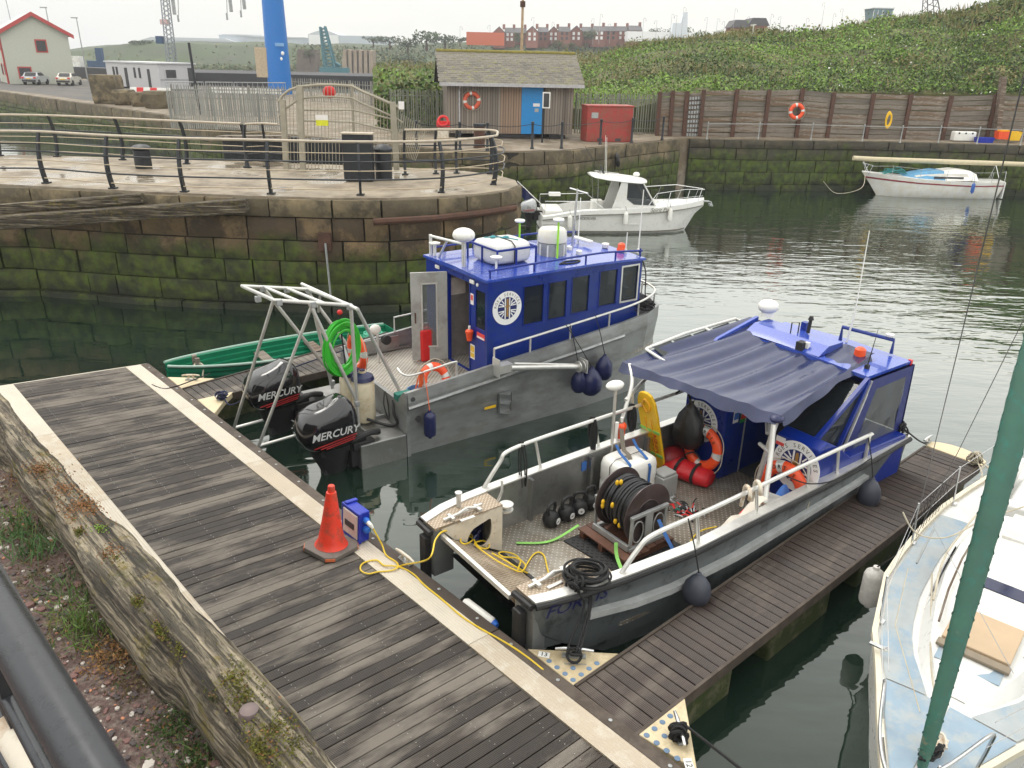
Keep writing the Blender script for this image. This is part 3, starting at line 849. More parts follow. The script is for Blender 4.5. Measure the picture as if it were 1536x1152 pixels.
# traffic cone and socket box
cone=thing('traffic_cone','orange-red traffic cone with grey base on the pontoon boards','cone',M=PM@Matrix.Translation((*atP(497,823).xy,.004))@Matrix.Rotation(radians(12),4,'Z'))
m_cone=mat('cone orange',(.80,.05,.022),.5,var=.12,dirt=(.38,.06,.035),dirt_amt=.38,dscale=6)
mb=MB();mb.lathe([(.225,.075),(.215,.085),(.175,.16),(.125,.45),(.075,.80),(.066,.86),(.048,.865),(.046,.95),(.036,.96),(.0001,.955)],32);mb.build('cone_body',m_cone,cone)
mb=MB();s_=.30;c_=.10
oct_=[(-s_+c_,-s_),(s_-c_,-s_),(s_,-s_+c_),(s_,s_-c_),(s_-c_,s_),(-s_+c_,s_),(-s_,s_-c_),(-s_,-s_+c_)]
mb.prism(oct_,0,.07);mb.build('base',mat('grey recycled rubber',(.15,.13,.115),.8,var=.25,bump=.3),cone,bevel=.012)
mb=MB()
for k in range(4):mb.box((0,0,0),(.16,.03,.045),0)
mb=MB()
for a in range(4):
 Mr=Matrix.Rotation(radians(45+90*a),3,'Z');mb.box(Mr@Vector((.355,0,.035)),(.012,.13,.04),0,Mr)
mb.build('corner_reflector',mat('faded orange corner',(.65,.16,.06),.6),cone)
bp_=atP(538,812)
ux=atP(509,797)-atP(553,826)
box=thing('socket_box','blue portable socket box with white lid beside the traffic cone','socket box',M=PM@Matrix.Translation((atP(535,806).x,atP(535,806).y,.014)))
m_bplastic=mat('blue moulded plastic',(.012,.03,.36),.38,var=.08)
m_lid=mat('translucent grey lid',(.62,.58,.53),.25,var=.05)
mb=MB();mb.box((0,0,.25),(.42,.15,.46));mb.build('case',m_bplastic,box,bevel=.02)
mb=MB();fy=-DIRY*.085
mb.box((0,fy,.455),(.45,.05,.05));mb.box((0,fy,.035),(.45,.05,.05))
for s in(-1,1):mb.box((s*.205,fy,.245),(.04,.05,.38))
mb.box((.15,0,.495),(.07,.19,.03));mb.build('lid_frame',m_bplastic,box,bevel=.012)
mb=MB();mb.box((0,fy-DIRY*.016,.245),(.36,.03,.365));mb.build('lid',m_lid,box,bevel=.012)
mb=MB();mb.box((0,fy-DIRY*.036,.235),(.22,.012,.09));mb.build('breaker_window',m_dark,box,bevel=.004)
for z in(.36,.22):
 mb=MB();Mx=Matrix.Rotation(-pi/2,3,'Y')
 mb.lathe([(.045,0),(.045,.05),(.032,.06),(.032,.075)],14,(-.21,0,z),0,Mx)
 mb.build('socket',mat('socket blue',(.03,.16,.62),.4),box)
mb=MB();mb.tube([(-.27,0,.355),(-.34,0,.34),(-.37,-.02,.30)],[.032,.03,.018],10);mb.build('plug',m_wplastic,box)
boxM=PM@Matrix.Translation((atP(535,806).x,atP(535,806).y,.014))
def PP(px,py,h=.012):
 q=atP(px,py,h);return PM@Vector((q.x,q.y,h))
c2=lambda u,v,h=.02:PP(440+u/6.4,720+v/6.4,h)
plug=boxM@Vector((-.37,-.02,.30))
cab=MB()
cab.tube(rope_pts([plug,c2(850,620,.10),c2(890,720,.03),c2(990,790,.025),c2(1000,840,.035),c2(930,870,.025),c2(820,880,.02),c2(720,900,.02),c2(650,870,.02),c2(650,820,.02),c2(700,785,.02),c2(800,770,.03),c2(870,820,.03),c2(960,825,.04),c2(1060,850,.02),c2(1160,910,.02),c2(1260,1010,.02),c2(1420,1140,.02),PP(700,930,.02),PP(760,965,.02),PP(790,985,.02),PP(815,1005,.01)],8),.011,6)
tag(cab.build('power_cable',m_rope_y),'yellow power cable looped on the pontoon edging beside the socket box','cable')
# near quay: path, timber baulk, plants, handrail
GZ=4.62
q_dir=PU.copy();q_nrm=Vector((q_dir.y,-q_dir.x,0))
if q_nrm.dot(PV)<0:q_nrm=-q_nrm
def tp(px,py,z):return at(px,py,z)
tA,tB=tp(95,684,4.85),tp(496,1110,4.85)
tdir=(tA-tB).normalized();tn=Vector((tdir.y,-tdir.x,0));tn=tn if tn.dot(PV)>0 else-tn
gp=MB();e0=tB-tdir*2.5-tn*.02;e1=tA+tdir*9-tn*.02
gp.prism([(e0.x,e0.y),(e1.x,e1.y),(e1.x-tn.x*9,e1.y-tn.y*9),(e0.x-tn.x*9,e0.y-tn.y*9)],-2,GZ)
m_gravel=mat('red brown gravel path',(.115,.07,.062),.9,var=.5,scale=55,bump=1.0,bscale=70,world=True,dirt=(.20,.155,.13),dirt_amt=.4,dscale=30)
struct(gp.build('quay_path',m_gravel))
def baulk_mat():
 m=mat('mossy weathered oak',(.29,.245,.175),.9,var=.4,scale=9,bump=1.0,bscale=16,stretch=(.22,5,5),dirt=(.06,.045,.03),dirt_amt=.62,dscale=3.4)
 t=m.node_tree;p=t.nodes['Principled BSDF'];src=p.inputs['Base Color'].links[0].from_socket
 g=nd(t,'ShaderNodeTexCoord')
 n=nd(t,'ShaderNodeTexNoise',Scale=4.5,Detail=12.0,Roughness=.8);t.links.new(g.outputs['Object'],n.inputs[0])
 r=nd(t,'ShaderNodeMapRange');r.inputs['From Min'].default_value=.52;r.inputs['From Max'].default_value=.62;t.links.new(n.outputs['Fac'],r.inputs[0])
 n2=nd(t,'ShaderNodeTexNoise',Scale=8.0,Detail=5.0);t.links.new(g.outputs['Object'],n2.inputs[0])
 c=nd(t,'ShaderNodeValToRGB');e=c.color_ramp.elements
 e[0].position=.38;e[0].color=(.065,.065,.012,1);e[1].position=.62;e[1].color=(.20,.15,.035,1)
 t.links.new(n2.outputs['Fac'],c.inputs[0])
 mx=nd(t,'ShaderNodeMix',data_type='RGBA');t.links.new(r.outputs[0],mx.inputs['Factor']);t.links.new(src,mx.inputs['A']);t.links.new(c.outputs[0],mx.inputs['B'])
 gm=nd(t,'ShaderNodeMapping');gm.inputs['Scale'].default_value=(.9,22,22);t.links.new(g.outputs['Object'],gm.inputs[0]);gn=nd(t,'ShaderNodeTexNoise',Scale=2.2,Detail=6.0,Roughness=.6,Distortion=.6);t.links.new(gm.outputs[0],gn.inputs[0])
 gr=nd(t,'ShaderNodeMapRange');gr.inputs['From Min'].default_value=.40;gr.inputs['From Max'].default_value=.52;gr.inputs['To Min'].default_value=.30;gr.inputs['To Max'].default_value=1.08;t.links.new(gn.outputs['Fac'],gr.inputs[0])
 gv=nd(t,'ShaderNodeVectorMath',operation='SCALE');t.links.new(mx.outputs['Result'],gv.inputs[0]);t.links.new(gr.outputs[0],gv.inputs['Scale']);t.links.new(gv.outputs[0],p.inputs['Base Color'])
 b0=p.inputs['Normal'].links[0].from_node;b3=nd(t,'ShaderNodeBump',Strength=.9,Distance=.012);t.links.new(gr.outputs[0],b3.inputs['Height']);t.links.new(b0.outputs[0],b3.inputs['Normal']);t.links.new(b3.outputs[0],p.inputs['Normal'])
 return m
m_baulk=baulk_mat()
bLen=13.0
BM=frame(tB-tdir*1.4-Vector((0,0,0)),tdir,z=(0,0,1))
BMi=BM.inverted()
bs=-1 if(BM.to_3x3().col[1]).dot(tn)>0 else 1
baulk=thing('timber_baulk','huge split mossy timber baulk along the quay edge with a round bolt head','timber',M=BM)
rb=random.Random(11)
def wob(x,k):return.022*sin(x*1.9+k)+.014*sin(x*5.3+k*2.1)+.008*sin(x*13+k*3)
BW=.22
def bsec(x):
 out=[]
 prof=[(-.03,-.55),(0.0,-.12),(.012,-.05),(.05,-.006),(.10,.004),(.16,.012),(.21,.004),(.255,-.012),(.285,-.05),(.30,-.12),(.29,-.24),(.31,-.34)]
 for k,(y,z)in enumerate(prof):
  e=1.0 if k>6 else.45
  crack=-.03*max(0,sin(x*1.3+1))**4 if k==5 else 0
  crack+=-.025*max(0,sin(x*.9+2.2))**3 if k==3 else 0
  out.append(Vector((x,bs*(y*.74+e*wob(x,k*.35)*1.3+rb.uniform(-.004,.004)),z+.8*wob(x*1.2,k*.5)*(.6 if z>-.1 else.2)+crack+rb.uniform(-.004,.004))))
 return out
mb=MB();mb.loft([bsec(i*.05)for i in range(int(bLen/.05))],closed=False,cap=False,smooth=True)
mb.build('beam',m_baulk,baulk,sharp=60)
qw=MB();a=BM@Vector((-3,-bs*.06,0));b=BM@Vector((bLen,-bs*.06,0))
qw.prism([(a.x,a.y),(b.x,b.y),(b.x-tn.x*.6,b.y-tn.y*.6),(a.x-tn.x*.6,a.y-tn.y*.6)],-2,GZ-.25)
tag(qw.build('near_quay_wall',m_stone_d),'dark quay wall under the mossy timber baulk','wall')
def onB(px,py,h=0):
 o=BMi@EYE;d=BMi.to_3x3()@ray(px,py);t=(h-o.z)/d.z;return o+d*t
bq=onB(374,1066,.01)
mb=MB();mb.lathe([(.036,-.02),(.036,.004),(.030,.016),(.016,.022),(.0001,.023)],20,(bq.x,bq.y,.0));mb.build('bolt_head',mat('brown iron bolt',(.16,.12,.115),.55,.3,var=.2),baulk)
cs,sz,mi=[],[],[]
for cx,cy,n,rad,k in[(124,761,1500,.14,3),(62,705,900,.12,3),(350,1020,500,.07,0),(205,905,400,.05,0),(390,1125,700,.08,0),(270,975,300,.05,0),(95,735,400,.10,3),(169,830,400,.06,3),(234,950,900,.06,0),(176,839,260,.04,0),(368,1050,900,.07,0),(415,1095,1000,.07,0),(312,1050,200,.03,1),(150,795,200,.03,2),(118,800,300,.04,0),(250,1000,250,.06,0),(440,1120,300,.05,0)]:
 q=onB(cx,cy)
 for i in range(n):
  rr_=abs(rb.gauss(0,rad*.55));t_=rb.uniform(0,2*pi)
  if not.03<(q.y+rr_*sin(t_))*bs<.20:continue
  v=BM@Vector((q.x+rr_*cos(t_)*1.5,q.y+rr_*sin(t_),rb.uniform(-.004,.016)))
  cs.append(tuple(v));sz.append(rb.uniform(.003,.0065));mi.append(k if rb.random()<.75 else rb.choice([0,1,3]))
L_moss=mat('yellow green moss',(.10,.10,.012),.9,var=.4,scale=20,world=True);L_moss2=mat('dark moss',(.03,.035,.010),.9,var=.3,scale=20,world=True)
tag(leaf_object('moss',np.array(cs),sz,mi,[L_moss,L_moss2,L_light,L_rust],seed=8,up=.3),kind='stuff')
cs,sz,mi=[],[],[]
def on_g(px,py):return at(px,py,GZ)
for cx,cy,n,rad,k,h in[(35,800,260,.07,0,.10),(55,830,220,.06,0,.11),(20,770,200,.07,2,.06),(100,880,140,.07,0,.07),(110,905,120,.06,4,.08),(120,940,180,.06,4,.10),(100,945,90,.06,3,.08),(50,870,60,.05,0,.05),(265,1110,200,.05,1,.04),(300,1150,200,.05,1,.04),(240,1060,140,.05,1,.03),(85,900,100,.10,4,.07),(15,740,120,.06,3,.05),(130,960,100,.05,4,.1),(290,1120,30,.08,4,.08)]:
 q=on_g(cx,cy)
 for i in range(int(n*.7)):
  cs.append((q.x+rb.gauss(0,rad),q.y+rb.gauss(0,rad),GZ+h*.35));sz.append(h*rb.uniform(.3,.75));mi.append(k if rb.random()<.8 else rb.choice([0,3,4]))
L_near=leaf_m('grass blade',(.075,.16,.045))
tag(leaf_object('path_grass',np.array(cs),sz,mi,[L_near,L_dark,L_light,L_tan,L_mid],seed=9,blade=.55,aspect=.045),kind='stuff')
cs,sz,mi=[],[],[]
for cx,cy,n,rad,k in[(175,985,900,.06,0),(60,860,400,.09,1),(20,800,500,.09,1),(205,1020,500,.06,1),(260,1090,600,.05,2),(300,1140,700,.05,2),(140,970,300,.05,1),(40,720,500,.10,0)]:
 q=on_g(cx,cy)
 for i in range(n):
  cs.append((q.x+rb.gauss(0,rad),q.y+rb.gauss(0,rad),GZ+abs(rb.gauss(0,.022))));sz.append(rb.uniform(.004,.012));mi.append(k if rb.random()<.8 else rb.choice([0,1,2]))
tag(leaf_object('path_weeds',np.array(cs),sz,mi,[mat('dry brown weed',(.22,.115,.04),.9,world=True),mat('brown moss',(.10,.075,.03),.9,world=True),mat('green moss',(.035,.065,.012),.9,world=True)],seed=10,up=.2,aspect=.35),kind='stuff')
pb=MB()
for i in range(1500):
 q=on_g(rb.uniform(-20,330),rb.uniform(720,1180))
 if(BMi@q).y*bs<.20:continue
 r_=abs(rb.gauss(0,.006))+.003
 Mz=Matrix.Rotation(rb.uniform(0,6),3,'Z')
 k=rb.choices([0,1,2,3],[3,4,1,5])[0]
 pb.ball((q.x,q.y,GZ+r_*.3),(r_*rb.uniform(.8,1.6),r_,r_*.6),6,3,k,Mz)
tag(pb.build('gravel_pebbles',[mat('pale pebble',(.42,.38,.34),.7),mat('red pebble',(.16,.085,.075),.8),mat('orange pebble',(.45,.19,.10),.8),mat('dark pebble',(.07,.055,.055),.8)]),kind='stuff')
hz=5.95
hA,hB=at(-30,872,hz),at(140,1156,hz);hd=(hA-hB).normalized()
hr=thing('quay_railing','black painted handrail with shiny worn top in the bottom corner by the path','railing',hB)
hz_n=Vector((hd.y,-hd.x,0));hz_n=hz_n if hz_n.dot(PV)>0 else-hz_n
m_hand=mat('worn black handrail paint',(.035,.037,.042),.30,.3,var=.15,scale=30,bump=.03,bscale=90)
mb=MB();mb.tube([hd*-1.2,hd*4],.036,24);mb.build('handrail',m_hand,hr)
def hl(px,py,z):return at(px,py,z)-hB
mb=MB();P0=hl(10,850,5.2)
mb.bar(hl(-40,830,5.3),hl(60,1010,5.3),.10,.02);
for f in(-.5,.7):
 mb.box(hd*f+Vector((0,0,-.68)),(.02,.075,1.33),0,Matrix.Rotation(atan2(hd.y,hd.x)+pi/2,3,'Z'))
mb.build('post',m_black,hr)
mb=MB()
for dz in(-.35,-.6,-.85):mb.tube([hd*-1.2+Vector((0,0,dz)),hd*4+Vector((0,0,dz))],.014,10)
mb.build('lower_rail',m_hand,hr)
mb=MB();mb.tube([hl(10,1090,5.5),hl(70,1190,5.5)],.03,16);mb.build('pale_tube',m_cream,hr)
# helpers for boats
class Pose:
 def __init__(s,o,deg):
  s.o=Vector((o[0],o[1],0));s.ang=radians(deg)
  s.M=Matrix.Translation(s.o)@Matrix.Rotation(s.ang,4,'Z');s.Mi=s.M.inverted()
 def _hit(s,px,py,ax,c):
  o=s.Mi@EYE;d=s.Mi.to_3x3()@ray(px,py);return o+d*((c-o[ax])/d[ax])
 def x(s,px,py,c):return s._hit(px,py,0,c)
 def y(s,px,py,c):return s._hit(px,py,1,c)
 def z(s,px,py,c):return s._hit(px,py,2,c)
def zm(ox,oy,k):return lambda u,v:(ox+u/k,oy+v/k)
XZ=Matrix(((1,0,0),(0,0,-1),(0,1,0))).to_4x4()
YZ=Matrix(((0,0,-1),(-1,0,0),(0,1,0))).to_4x4()
m_badge=mat('badge white vinyl',(.80,.80,.80),.35,var=.02)
m_badge_n=mat('badge navy',(.012,.02,.12),.4,var=.03)
m_gold=mat('badge gold',(.34,.19,.05),.5,var=.1)
m_grey=mat('badge grey letter',(.16,.15,.12),.5)
def roundel(parent,M,r,word='RGES SERVICES'):
 """company badge, drawn in local x-y, facing +z"""
 b=MB();Q=M.to_3x3()
 b.lathe([(r,-.004),(r,.004),(.0001,.0045)],40,M.translation,0,Q)
 o=b.build('roundel',m_badge,parent)
 b=MB();b.lathe([(r*.66,.005),(r*.66,.0075),(.0001,.008)],36,M.translation,0,Q);b.build('navy_disc',m_badge_n,o)
 b=MB()
 def st(x0,y0,x1,y1,w):
  d=Vector((x1-x0,y1-y0));L=d.length;a=atan2(d.y,d.x)
  mm=MB();mm.box((0,0,0),(L,w,.003));T=M@Matrix.Translation(((x0+x1)/2,(y0+y1)/2,.0105))@Matrix.Rotation(a,4,'Z')
  b.add([T@Vector(v)for v in mm.v],mm.f)
 for s in(-1,1):
  st(s*.15*r,-.62*r,s*.15*r,.62*r,.075*r)
  for t in(-1,1):
   st(s*.22*r,t*.14*r,s*.61*r,t*.16*r,.06*r)
   st(s*.24*r,t*.20*r,s*.55*r,t*.32*r,.07*r)
   st(s*.24*r,t*.30*r,s*.40*r,t*.50*r,.06*r)
 b.build('flag_stripes',m_badge,o)
 b=MB();T=M@Matrix.Translation((0,0,.013))
 for(x,y,w,h)in((0,0,.13,1.0),(0,.12,.30,.10),(0,.52,.09,.10)):
  mm=MB();mm.box((0,0,0),(w*r,h*r,.004));b.add([T@Matrix.Translation((x*r,y*r,0))@Vector(v)for v in mm.v],mm.f)
 b.build('emblem',m_gold,o)
 b=MB();n=len(word)
 for i,ch in enumerate(word):
  if ch==' ':continue
  a=radians(78-156*i/(n-1))+pi/2
  T=M@Matrix.Rotation(a-pi/2,4,'Z')@Matrix.Translation((0,r*.825,.006));text(b,ch,T,r*.235,bold=.012)
 b.build('lettering',m_grey,o)
 return o
m_buoy_tape=mat('reflective tape',(.62,.62,.60),.3,.2)
def lifebuoy(label,M,word=None,R0=.285,r=.085,cord=True,group='orange lifebuoys',col=None):
 root=thing('lifebuoy',label,'lifebuoy',group=group,M=M)
 b=MB();b.torus((0,0,0),R0,r,40,12,mats=lambda i:1 if i%10 in(0,1)else 0,M=Matrix.Diagonal((1,1,.75)))
 b.build('ring',[col or m_orange,m_buoy_tape],root)
 if cord:
  b=MB();pts=[]
  for i in range(49):
   a=2*pi*i/48;q=(i%12)/12;rr=R0+r+.02+.045*sin(pi*q);pts.append((rr*cos(a+.26),rr*sin(a+.26),.01))
  b.tube(pts,.008,5);b.build('grab_line',m_rope_p,root)
 if word:
  b=MB();n=len(word)
  for i,ch in enumerate(word):
   a=radians(128-76*i/(n-1));T=Matrix.Rotation(a-pi/2,4,'Z')@Matrix.Translation((0,R0+.005,r*.75+.002));text(b,ch,T,.085,bold=.02)
  b.build('lettering',m_black,root)
 return root
def fender(label,top,length,r,m,round_=False,group=None,line_to=None,line_m=None):
 root=thing('boat_fender',label,'fender',top,group=group)
 b=MB()
 if round_:
  b.lathe([(.0001,-length),(r*.55,-length*.97),(r*.9,-length*.82),(r,-length*.6),(r*.88,-length*.36),(r*.5,-length*.15),(r*.22,-length*.06),(r*.18,0)],20)
 else:
  b.lathe([(.0001,-length),(r*.3,-length),(r*.35,-length+.05),(r*.9,-length*.88),(r,-length*.78),(r,-length*.24),(r*.85,-length*.14),(r*.35,-length*.06),(r*.3,0),(.0001,0)],18)
 b.build('body',m,root)
 if line_to is not None:
  b=MB();p=Vector(line_to)-Vector(top);b.tube([(0,0,-.01),p*.5+Vector((.01,0,0)),p],.009,5);b.build('line',line_m or m_rope,root)
 return root
def outboard(parent,M,m_cowl,word,m_letter,stripe,scale=1.0):
 """outboard motor, +x towards the boat; a part of its boat with sub-parts"""
 o=bpy.data.objects.new('outboard_motor',None);COL.objects.link(o);o.parent=parent;o.matrix_local=M@Matrix.Scale(scale,4)
 o.empty_display_size=.2
 b=MB();secs=[]
 for z,a,f,w_,in((.02,.30,.22,.20),(.10,.40,.28,.245),(.22,.44,.31,.265),(.34,.44,.31,.265),(.44,.41,.29,.25),(.52,.35,.25,.215),(.575,.25,.18,.15),(.595,.12,.09,.08)):
  sec=[]
  for k in range(24):
   t=2*pi*k/24;cx,sy=cos(t),sin(t);e=.62
   X=(abs(cx)**e)*(1 if cx>=0 else-1);Y=(abs(sy)**e)*(1 if sy>=0 else-1)
   sec.append(Vector((X*(f if X>0 else a),Y*w_,z+.05*X*(z/.6))))
  secs.append(sec)
 b.loft(secs,smooth=True);b.build('cowling',m_cowl,o,sharp=60)
 b=MB();b.loft([[Vector((cos(t)*(f_ if cos(t)>0 else a_),sin(t)*w_,z))for t in[2*pi*k/20 for k in range(20)]]for z,a_,f_,w_ in((.03,.30,.24,.205),(-.10,.27,.22,.17),(-.24,.20,.19,.125),(-.42,.13,.15,.09))],smooth=True);b.build('lower_cowl',m_black,o)
 b=MB();b.box((-.02,0,-.03),(.40,.30,.10));b.box((-.03,0,-.40),(.24,.15,.5));b.box((-.12,0,-.62),(.55,.30,.025))
 b.box((-.05,0,-.8),(.22,.07,.4));b.box((.30,0,-.15),(.22,.26,.38));b.box((.36,0,-.05),(.30,.34,.10))
 b.ball((-.05,0,-.95),(.30,.07,.07));b.build('leg',m_black,o,bevel=.02)
 b=MB();b.tube(rope_pts([(.2,-.15,.05),(.42,-.16,.10),(.62,-.05,.02)],6),.04,8);b.build('rigging_hose',m_black,o)
 for s in(-1,1):
  T=Matrix.Translation((-.06,s*.276,.27))@(XZ if s<0 else Matrix.Rotation(pi,4,'Z')@XZ)
  b=MB();text(b,word,T,.135,bold=.018,shear=.25);b.build('lettering',m_letter,o)
  b=MB()
  for q,(dz,L)in enumerate(((.0,.56),(-.028,.46),(-.05,.38))):
   mm=MB();mm.box((0,0,0),(L,.004,.014));Tm=Matrix.Translation((-.06+q*.03,s*.277,.17+dz))@Matrix.Rotation(-.12,4,'Y');b.add([Tm@Vector(v)for v in mm.v],mm.f)
  b.build('stripe',stripe,o)
 return o
m_letter=mat('silver lettering',(.62,.62,.62),.35,.2,var=.02)
m_stripe=mat('red stripe',(.34,.02,.02),.35)
def checker(name,c,rough=.45,k=1.9,sc=15):
 m=mat(name,c,rough,.35,var=.2,scale=3,dirt=(c[0]*.72,c[1]*.66,c[2]*.6),dirt_amt=.5,dscale=2)
 t=m.node_tree;p=t.nodes['Principled BSDF'];co=nd(t,'ShaderNodeTexCoord')
 mp_=nd(t,'ShaderNodeMapping');mp_.inputs['Rotation'].default_value=(0,0,pi/4);mp_.inputs['Scale'].default_value=(sc,sc,sc);t.links.new(co.outputs['Object'],mp_.inputs[0])
 ck=nd(t,'ShaderNodeTexVoronoi',Scale=1.0,Randomness=0.0);t.links.new(mp_.outputs[0],ck.inputs['Vector'])
 r=nd(t,'ShaderNodeMapRange');r.inputs['From Min'].default_value=.24;r.inputs['From Max'].default_value=.34;r.inputs['To Min'].default_value=1;r.inputs['To Max'].default_value=0
 t.links.new(ck.outputs['Distance'],r.inputs[0])
 bp=nd(t,'ShaderNodeBump',Strength=.6,Distance=.01);t.links.new(r.outputs[0],bp.inputs['Height']);t.links.new(bp.outputs[0],p.inputs['Normal'])
 src=p.inputs['Base Color'].links[0].from_socket
 mx=nd(t,'ShaderNodeMix',data_type='RGBA');t.links.new(r.outputs[0],mx.inputs['Factor']);t.links.new(src,mx.inputs['A']);mx.inputs['B'].default_value=(min(1,c[0]*k),min(1,c[1]*k),min(1,c[2]*k),1)
 t.links.new(mx.outputs['Result'],p.inputs['Base Color'])
 return m
m_check=checker('checker plate deck',(.29,.27,.235));m_check_c=checker('cream checker plate',(.46,.39,.31),.55,1.22,24)
# boat 1: blue cabin workboat
o1b=at(614,685,0);B1=Pose((o1b.x,o1b.y),35)
b1=thing('cabin_workboat','grey aluminium workboat with long blue cabin and two black outboard motors','workboat',B1.o,B1.ang)
BE=2.95
def plan(z0,z1s,inset=0,n=0):
 pass
def b1_outline(k,ins=0):
 """hull outline at height fraction k (0 waterline, 1 gunwale): list of (x,y) from starboard stern round the bow"""
 fl=.10*(1-k)
 st=[(0,fl+ins),(2.2,fl+ins),(4.2,fl*.9+ins),(5.2,.02+fl*1.6+ins),(5.95,.10+fl*2.0+ins),(6.5-fl*.9-ins*.5,.34+fl*2+ins*.7),(6.78-fl*1.4-ins,.85+ins*.3),(6.86-fl*1.6-ins,BE/2)]
 return st+[(x,BE-y)for x,y in reversed(st[:-1])]
def sheer(x):return 1.28+.095*x-.001*x*x
hull=MB();secs=[]
for k,zf in((0,lambda x:-.45),(.25,lambda x:-.02),(.62,lambda x:.62+.05*x),(.8,lambda x:sheer(x)-.27),(.8,lambda x:sheer(x)-.20),(1,lambda x:sheer(x))):
 ol=b1_outline(k if k else.05,-.05 if abs(k-.8)<.01 else 0)
 secs.append([Vector((x,y,zf(x)))for x,y in ol])
hull.loft(secs,closed=False,cap=False)
rim=[Vector((x,y,sheer(x)))for x,y in b1_outline(1,.07)]
inn=[Vector((x,y,1.0))for x,y in b1_outline(1,.07)]
hull.loft([secs[-1],rim,inn],closed=False,cap=False)
hull.prism([(.0,-.4),(BE,-.4),(BE,1.27),(BE-.10,1.27),(BE-.35,1.02),(.35,1.02),(.10,1.27),(0,1.27)],-.03,.04,Matrix(((0,0,1,0),(1,0,0,0),(0,1,0,0),(0,0,0,1))))
hull.build('hull',m_alup,b1)
b=MB()
pts=[Vector((x,y-.05 if y<BE/2 else y+.05,sheer(x)-.30))for x,y in b1_outline(.85)[:4]]
b.tube([p+Vector((0,.02,0))for p in pts],.045,8);b.tube([Vector((p.x,BE-p.y-.02,p.z))for p in pts],.045,8)
b.build('rubbing_strake',m_alu,b1)
b=MB();b.prism([(x,y)for x,y in b1_outline(1,.06)],.93,1.0);b.build('deck',m_check,b1)
b=MB();b.prism([(-.04,0),(-.95,0),(-.97,.22),(-.62,.42),(-.62,BE-.42),(-.97,BE-.22),(-.95,BE),(-.04,BE)][::-1],-.35,.47);b.build('stern_platform',m_alu,b1,bevel=.02)
b=MB();b.prism([(-.5,1.0),(-.62,1.0),(-.62,1.9),(-.5,1.9)],.47,.62);b.box((-.3,.9,.5),(.5,.05,.07));b.build('motor_bracket',m_alu,b1)
b=MB();b.tube(rope_pts([(-.02,.55,.95),(-.08,.42,.75),(-.05,.35,.55),(-.2,.5,.5),(-.5,.7,.62)],8),.028,8);b.tube(rope_pts([(-.02,.9,1.0),(-.12,.75,.8),(-.1,.6,.55),(-.05,.7,.75),(-.02,.85,1.02)],8),.012,6);b.build('steering_hose',m_black,b1)
b=MB();b.lathe([(.05,0),(.05,.02),(.03,.025)],14,(.1,-.005,1.14),0,Matrix.Rotation(pi/2,3,'X'));b.lathe([(.06,0),(.06,.03),(.0001,.035)],14,(.22,.03,.72),0,Matrix.Rotation(pi/2,3,'X'));b.build('hull_outlet',m_dark,b1)
_q=B1.z(489,637,.92);outboard(b1,Matrix.Translation((_q.x+.08,_q.y,.52))@Matrix.Rotation(.04,4,'Z'),m_gblack,'MERCURY',m_letter,m_stripe,1.42)
_q=B1.z(408,579,.98);outboard(b1,Matrix.Translation((_q.x+.08,_q.y,.58))@Matrix.Rotation(.04,4,'Z'),m_gblack,'MERCURY',m_letter,m_stripe,1.40)
for px,py in((758,604),):
 q=B1.y(px,py,-.02)
 b=MB()
 for dz in(-.20,0,.20):b.prism([(-.14,0),(.14,0),(.14,-.03),(0,-.16),(-.14,-.03)],dz,dz+.015,Matrix.Translation((q.x,.0,q.z)))
 for s in(-1,1):b.box((q.x+s*.14,-.02,q.z),(.012,.05,.42))
 b.box((q.x,-.005,q.z),(.30,.012,.44));b.build('step_bracket',m_alu,b1)
 b=MB();b.box((q.x-.35,-.012,q.z-.02),(.26,.01,.05));b.build('orange_decal',m_yellow,b1)
a_=B1.y(766,552,-.22);c_=B1.y(868,550,-.24)
b=MB();b.tube([a_,c_],.055,12);b.tube([a_+Vector((.1,.02,.07)),c_+Vector((-.1,.02,.06))],.02,6);b.lathe([(.12,0),(.12,.02),(.0001,.02)],14,c_+Vector((-.02,0,0)),0,Matrix.Rotation(pi/2,3,'Y'))
b.lathe([(.12,0),(.12,.02),(.0001,.02)],14,c_+Vector((.08,0,0)),0,Matrix.Rotation(pi/2,3,'Y'));b.box(c_+Vector((.13,0,0)),(.02,.25,.28))
b.box(a_+Vector((-.1,.09,0)),(.30,.20,.16));b.box(a_+Vector((-.25,.12,.02)),(.02,.24,.36));b.build('side_davit',m_tube,b1)
# cabin
CX0,CX1,CY0,CY1,CZ0,CZ1=1.88,5.82,.28,2.66,.98,3.00
cab_=MB()
def panel_with_holes(mb,x0,x1,z0,z1,holes,y,th=.05,M=None):
 """wall in the x-z plane at y with rectangular openings (sorted along x, same z band allowed to differ)"""
 xs=x0
 for(a,b_,c,d)in holes:
  mb.box(((xs+a)/2,y,(z0+z1)/2),(a-xs,th,z1-z0));mb.box(((a+b_)/2,y,(z0+c)/2),(b_-a,th,c-z0));mb.box(((a+b_)/2,y,(d+z1)/2),(b_-a,th,z1-d));xs=b_
 mb.box(((xs+x1)/2,y,(z0+z1)/2),(x1-xs,th,z1-z0))
WIN=[(2.72,3.19,2.03,2.80),(3.33,3.77,2.04,2.80),(3.92,4.36,2.07,2.83),(4.65,5.12,2.11,2.86),(5.27,5.71,2.13,2.87)]
panel_with_holes(cab_,CX0,CX1,CZ0,CZ1,WIN,CY0+.025)
cab_.build('cabin_side',m_blue,b1)
cab_=MB();panel_with_holes(cab_,CX0,CX1,CZ0,CZ1,WIN,CY1-.025);cab_.build('cabin_side',m_blue,b1)
b=MB()
TF=Matrix(((0,1,0,0),(1,0,0,0),(0,0,1,0),(0,0,0,1)))
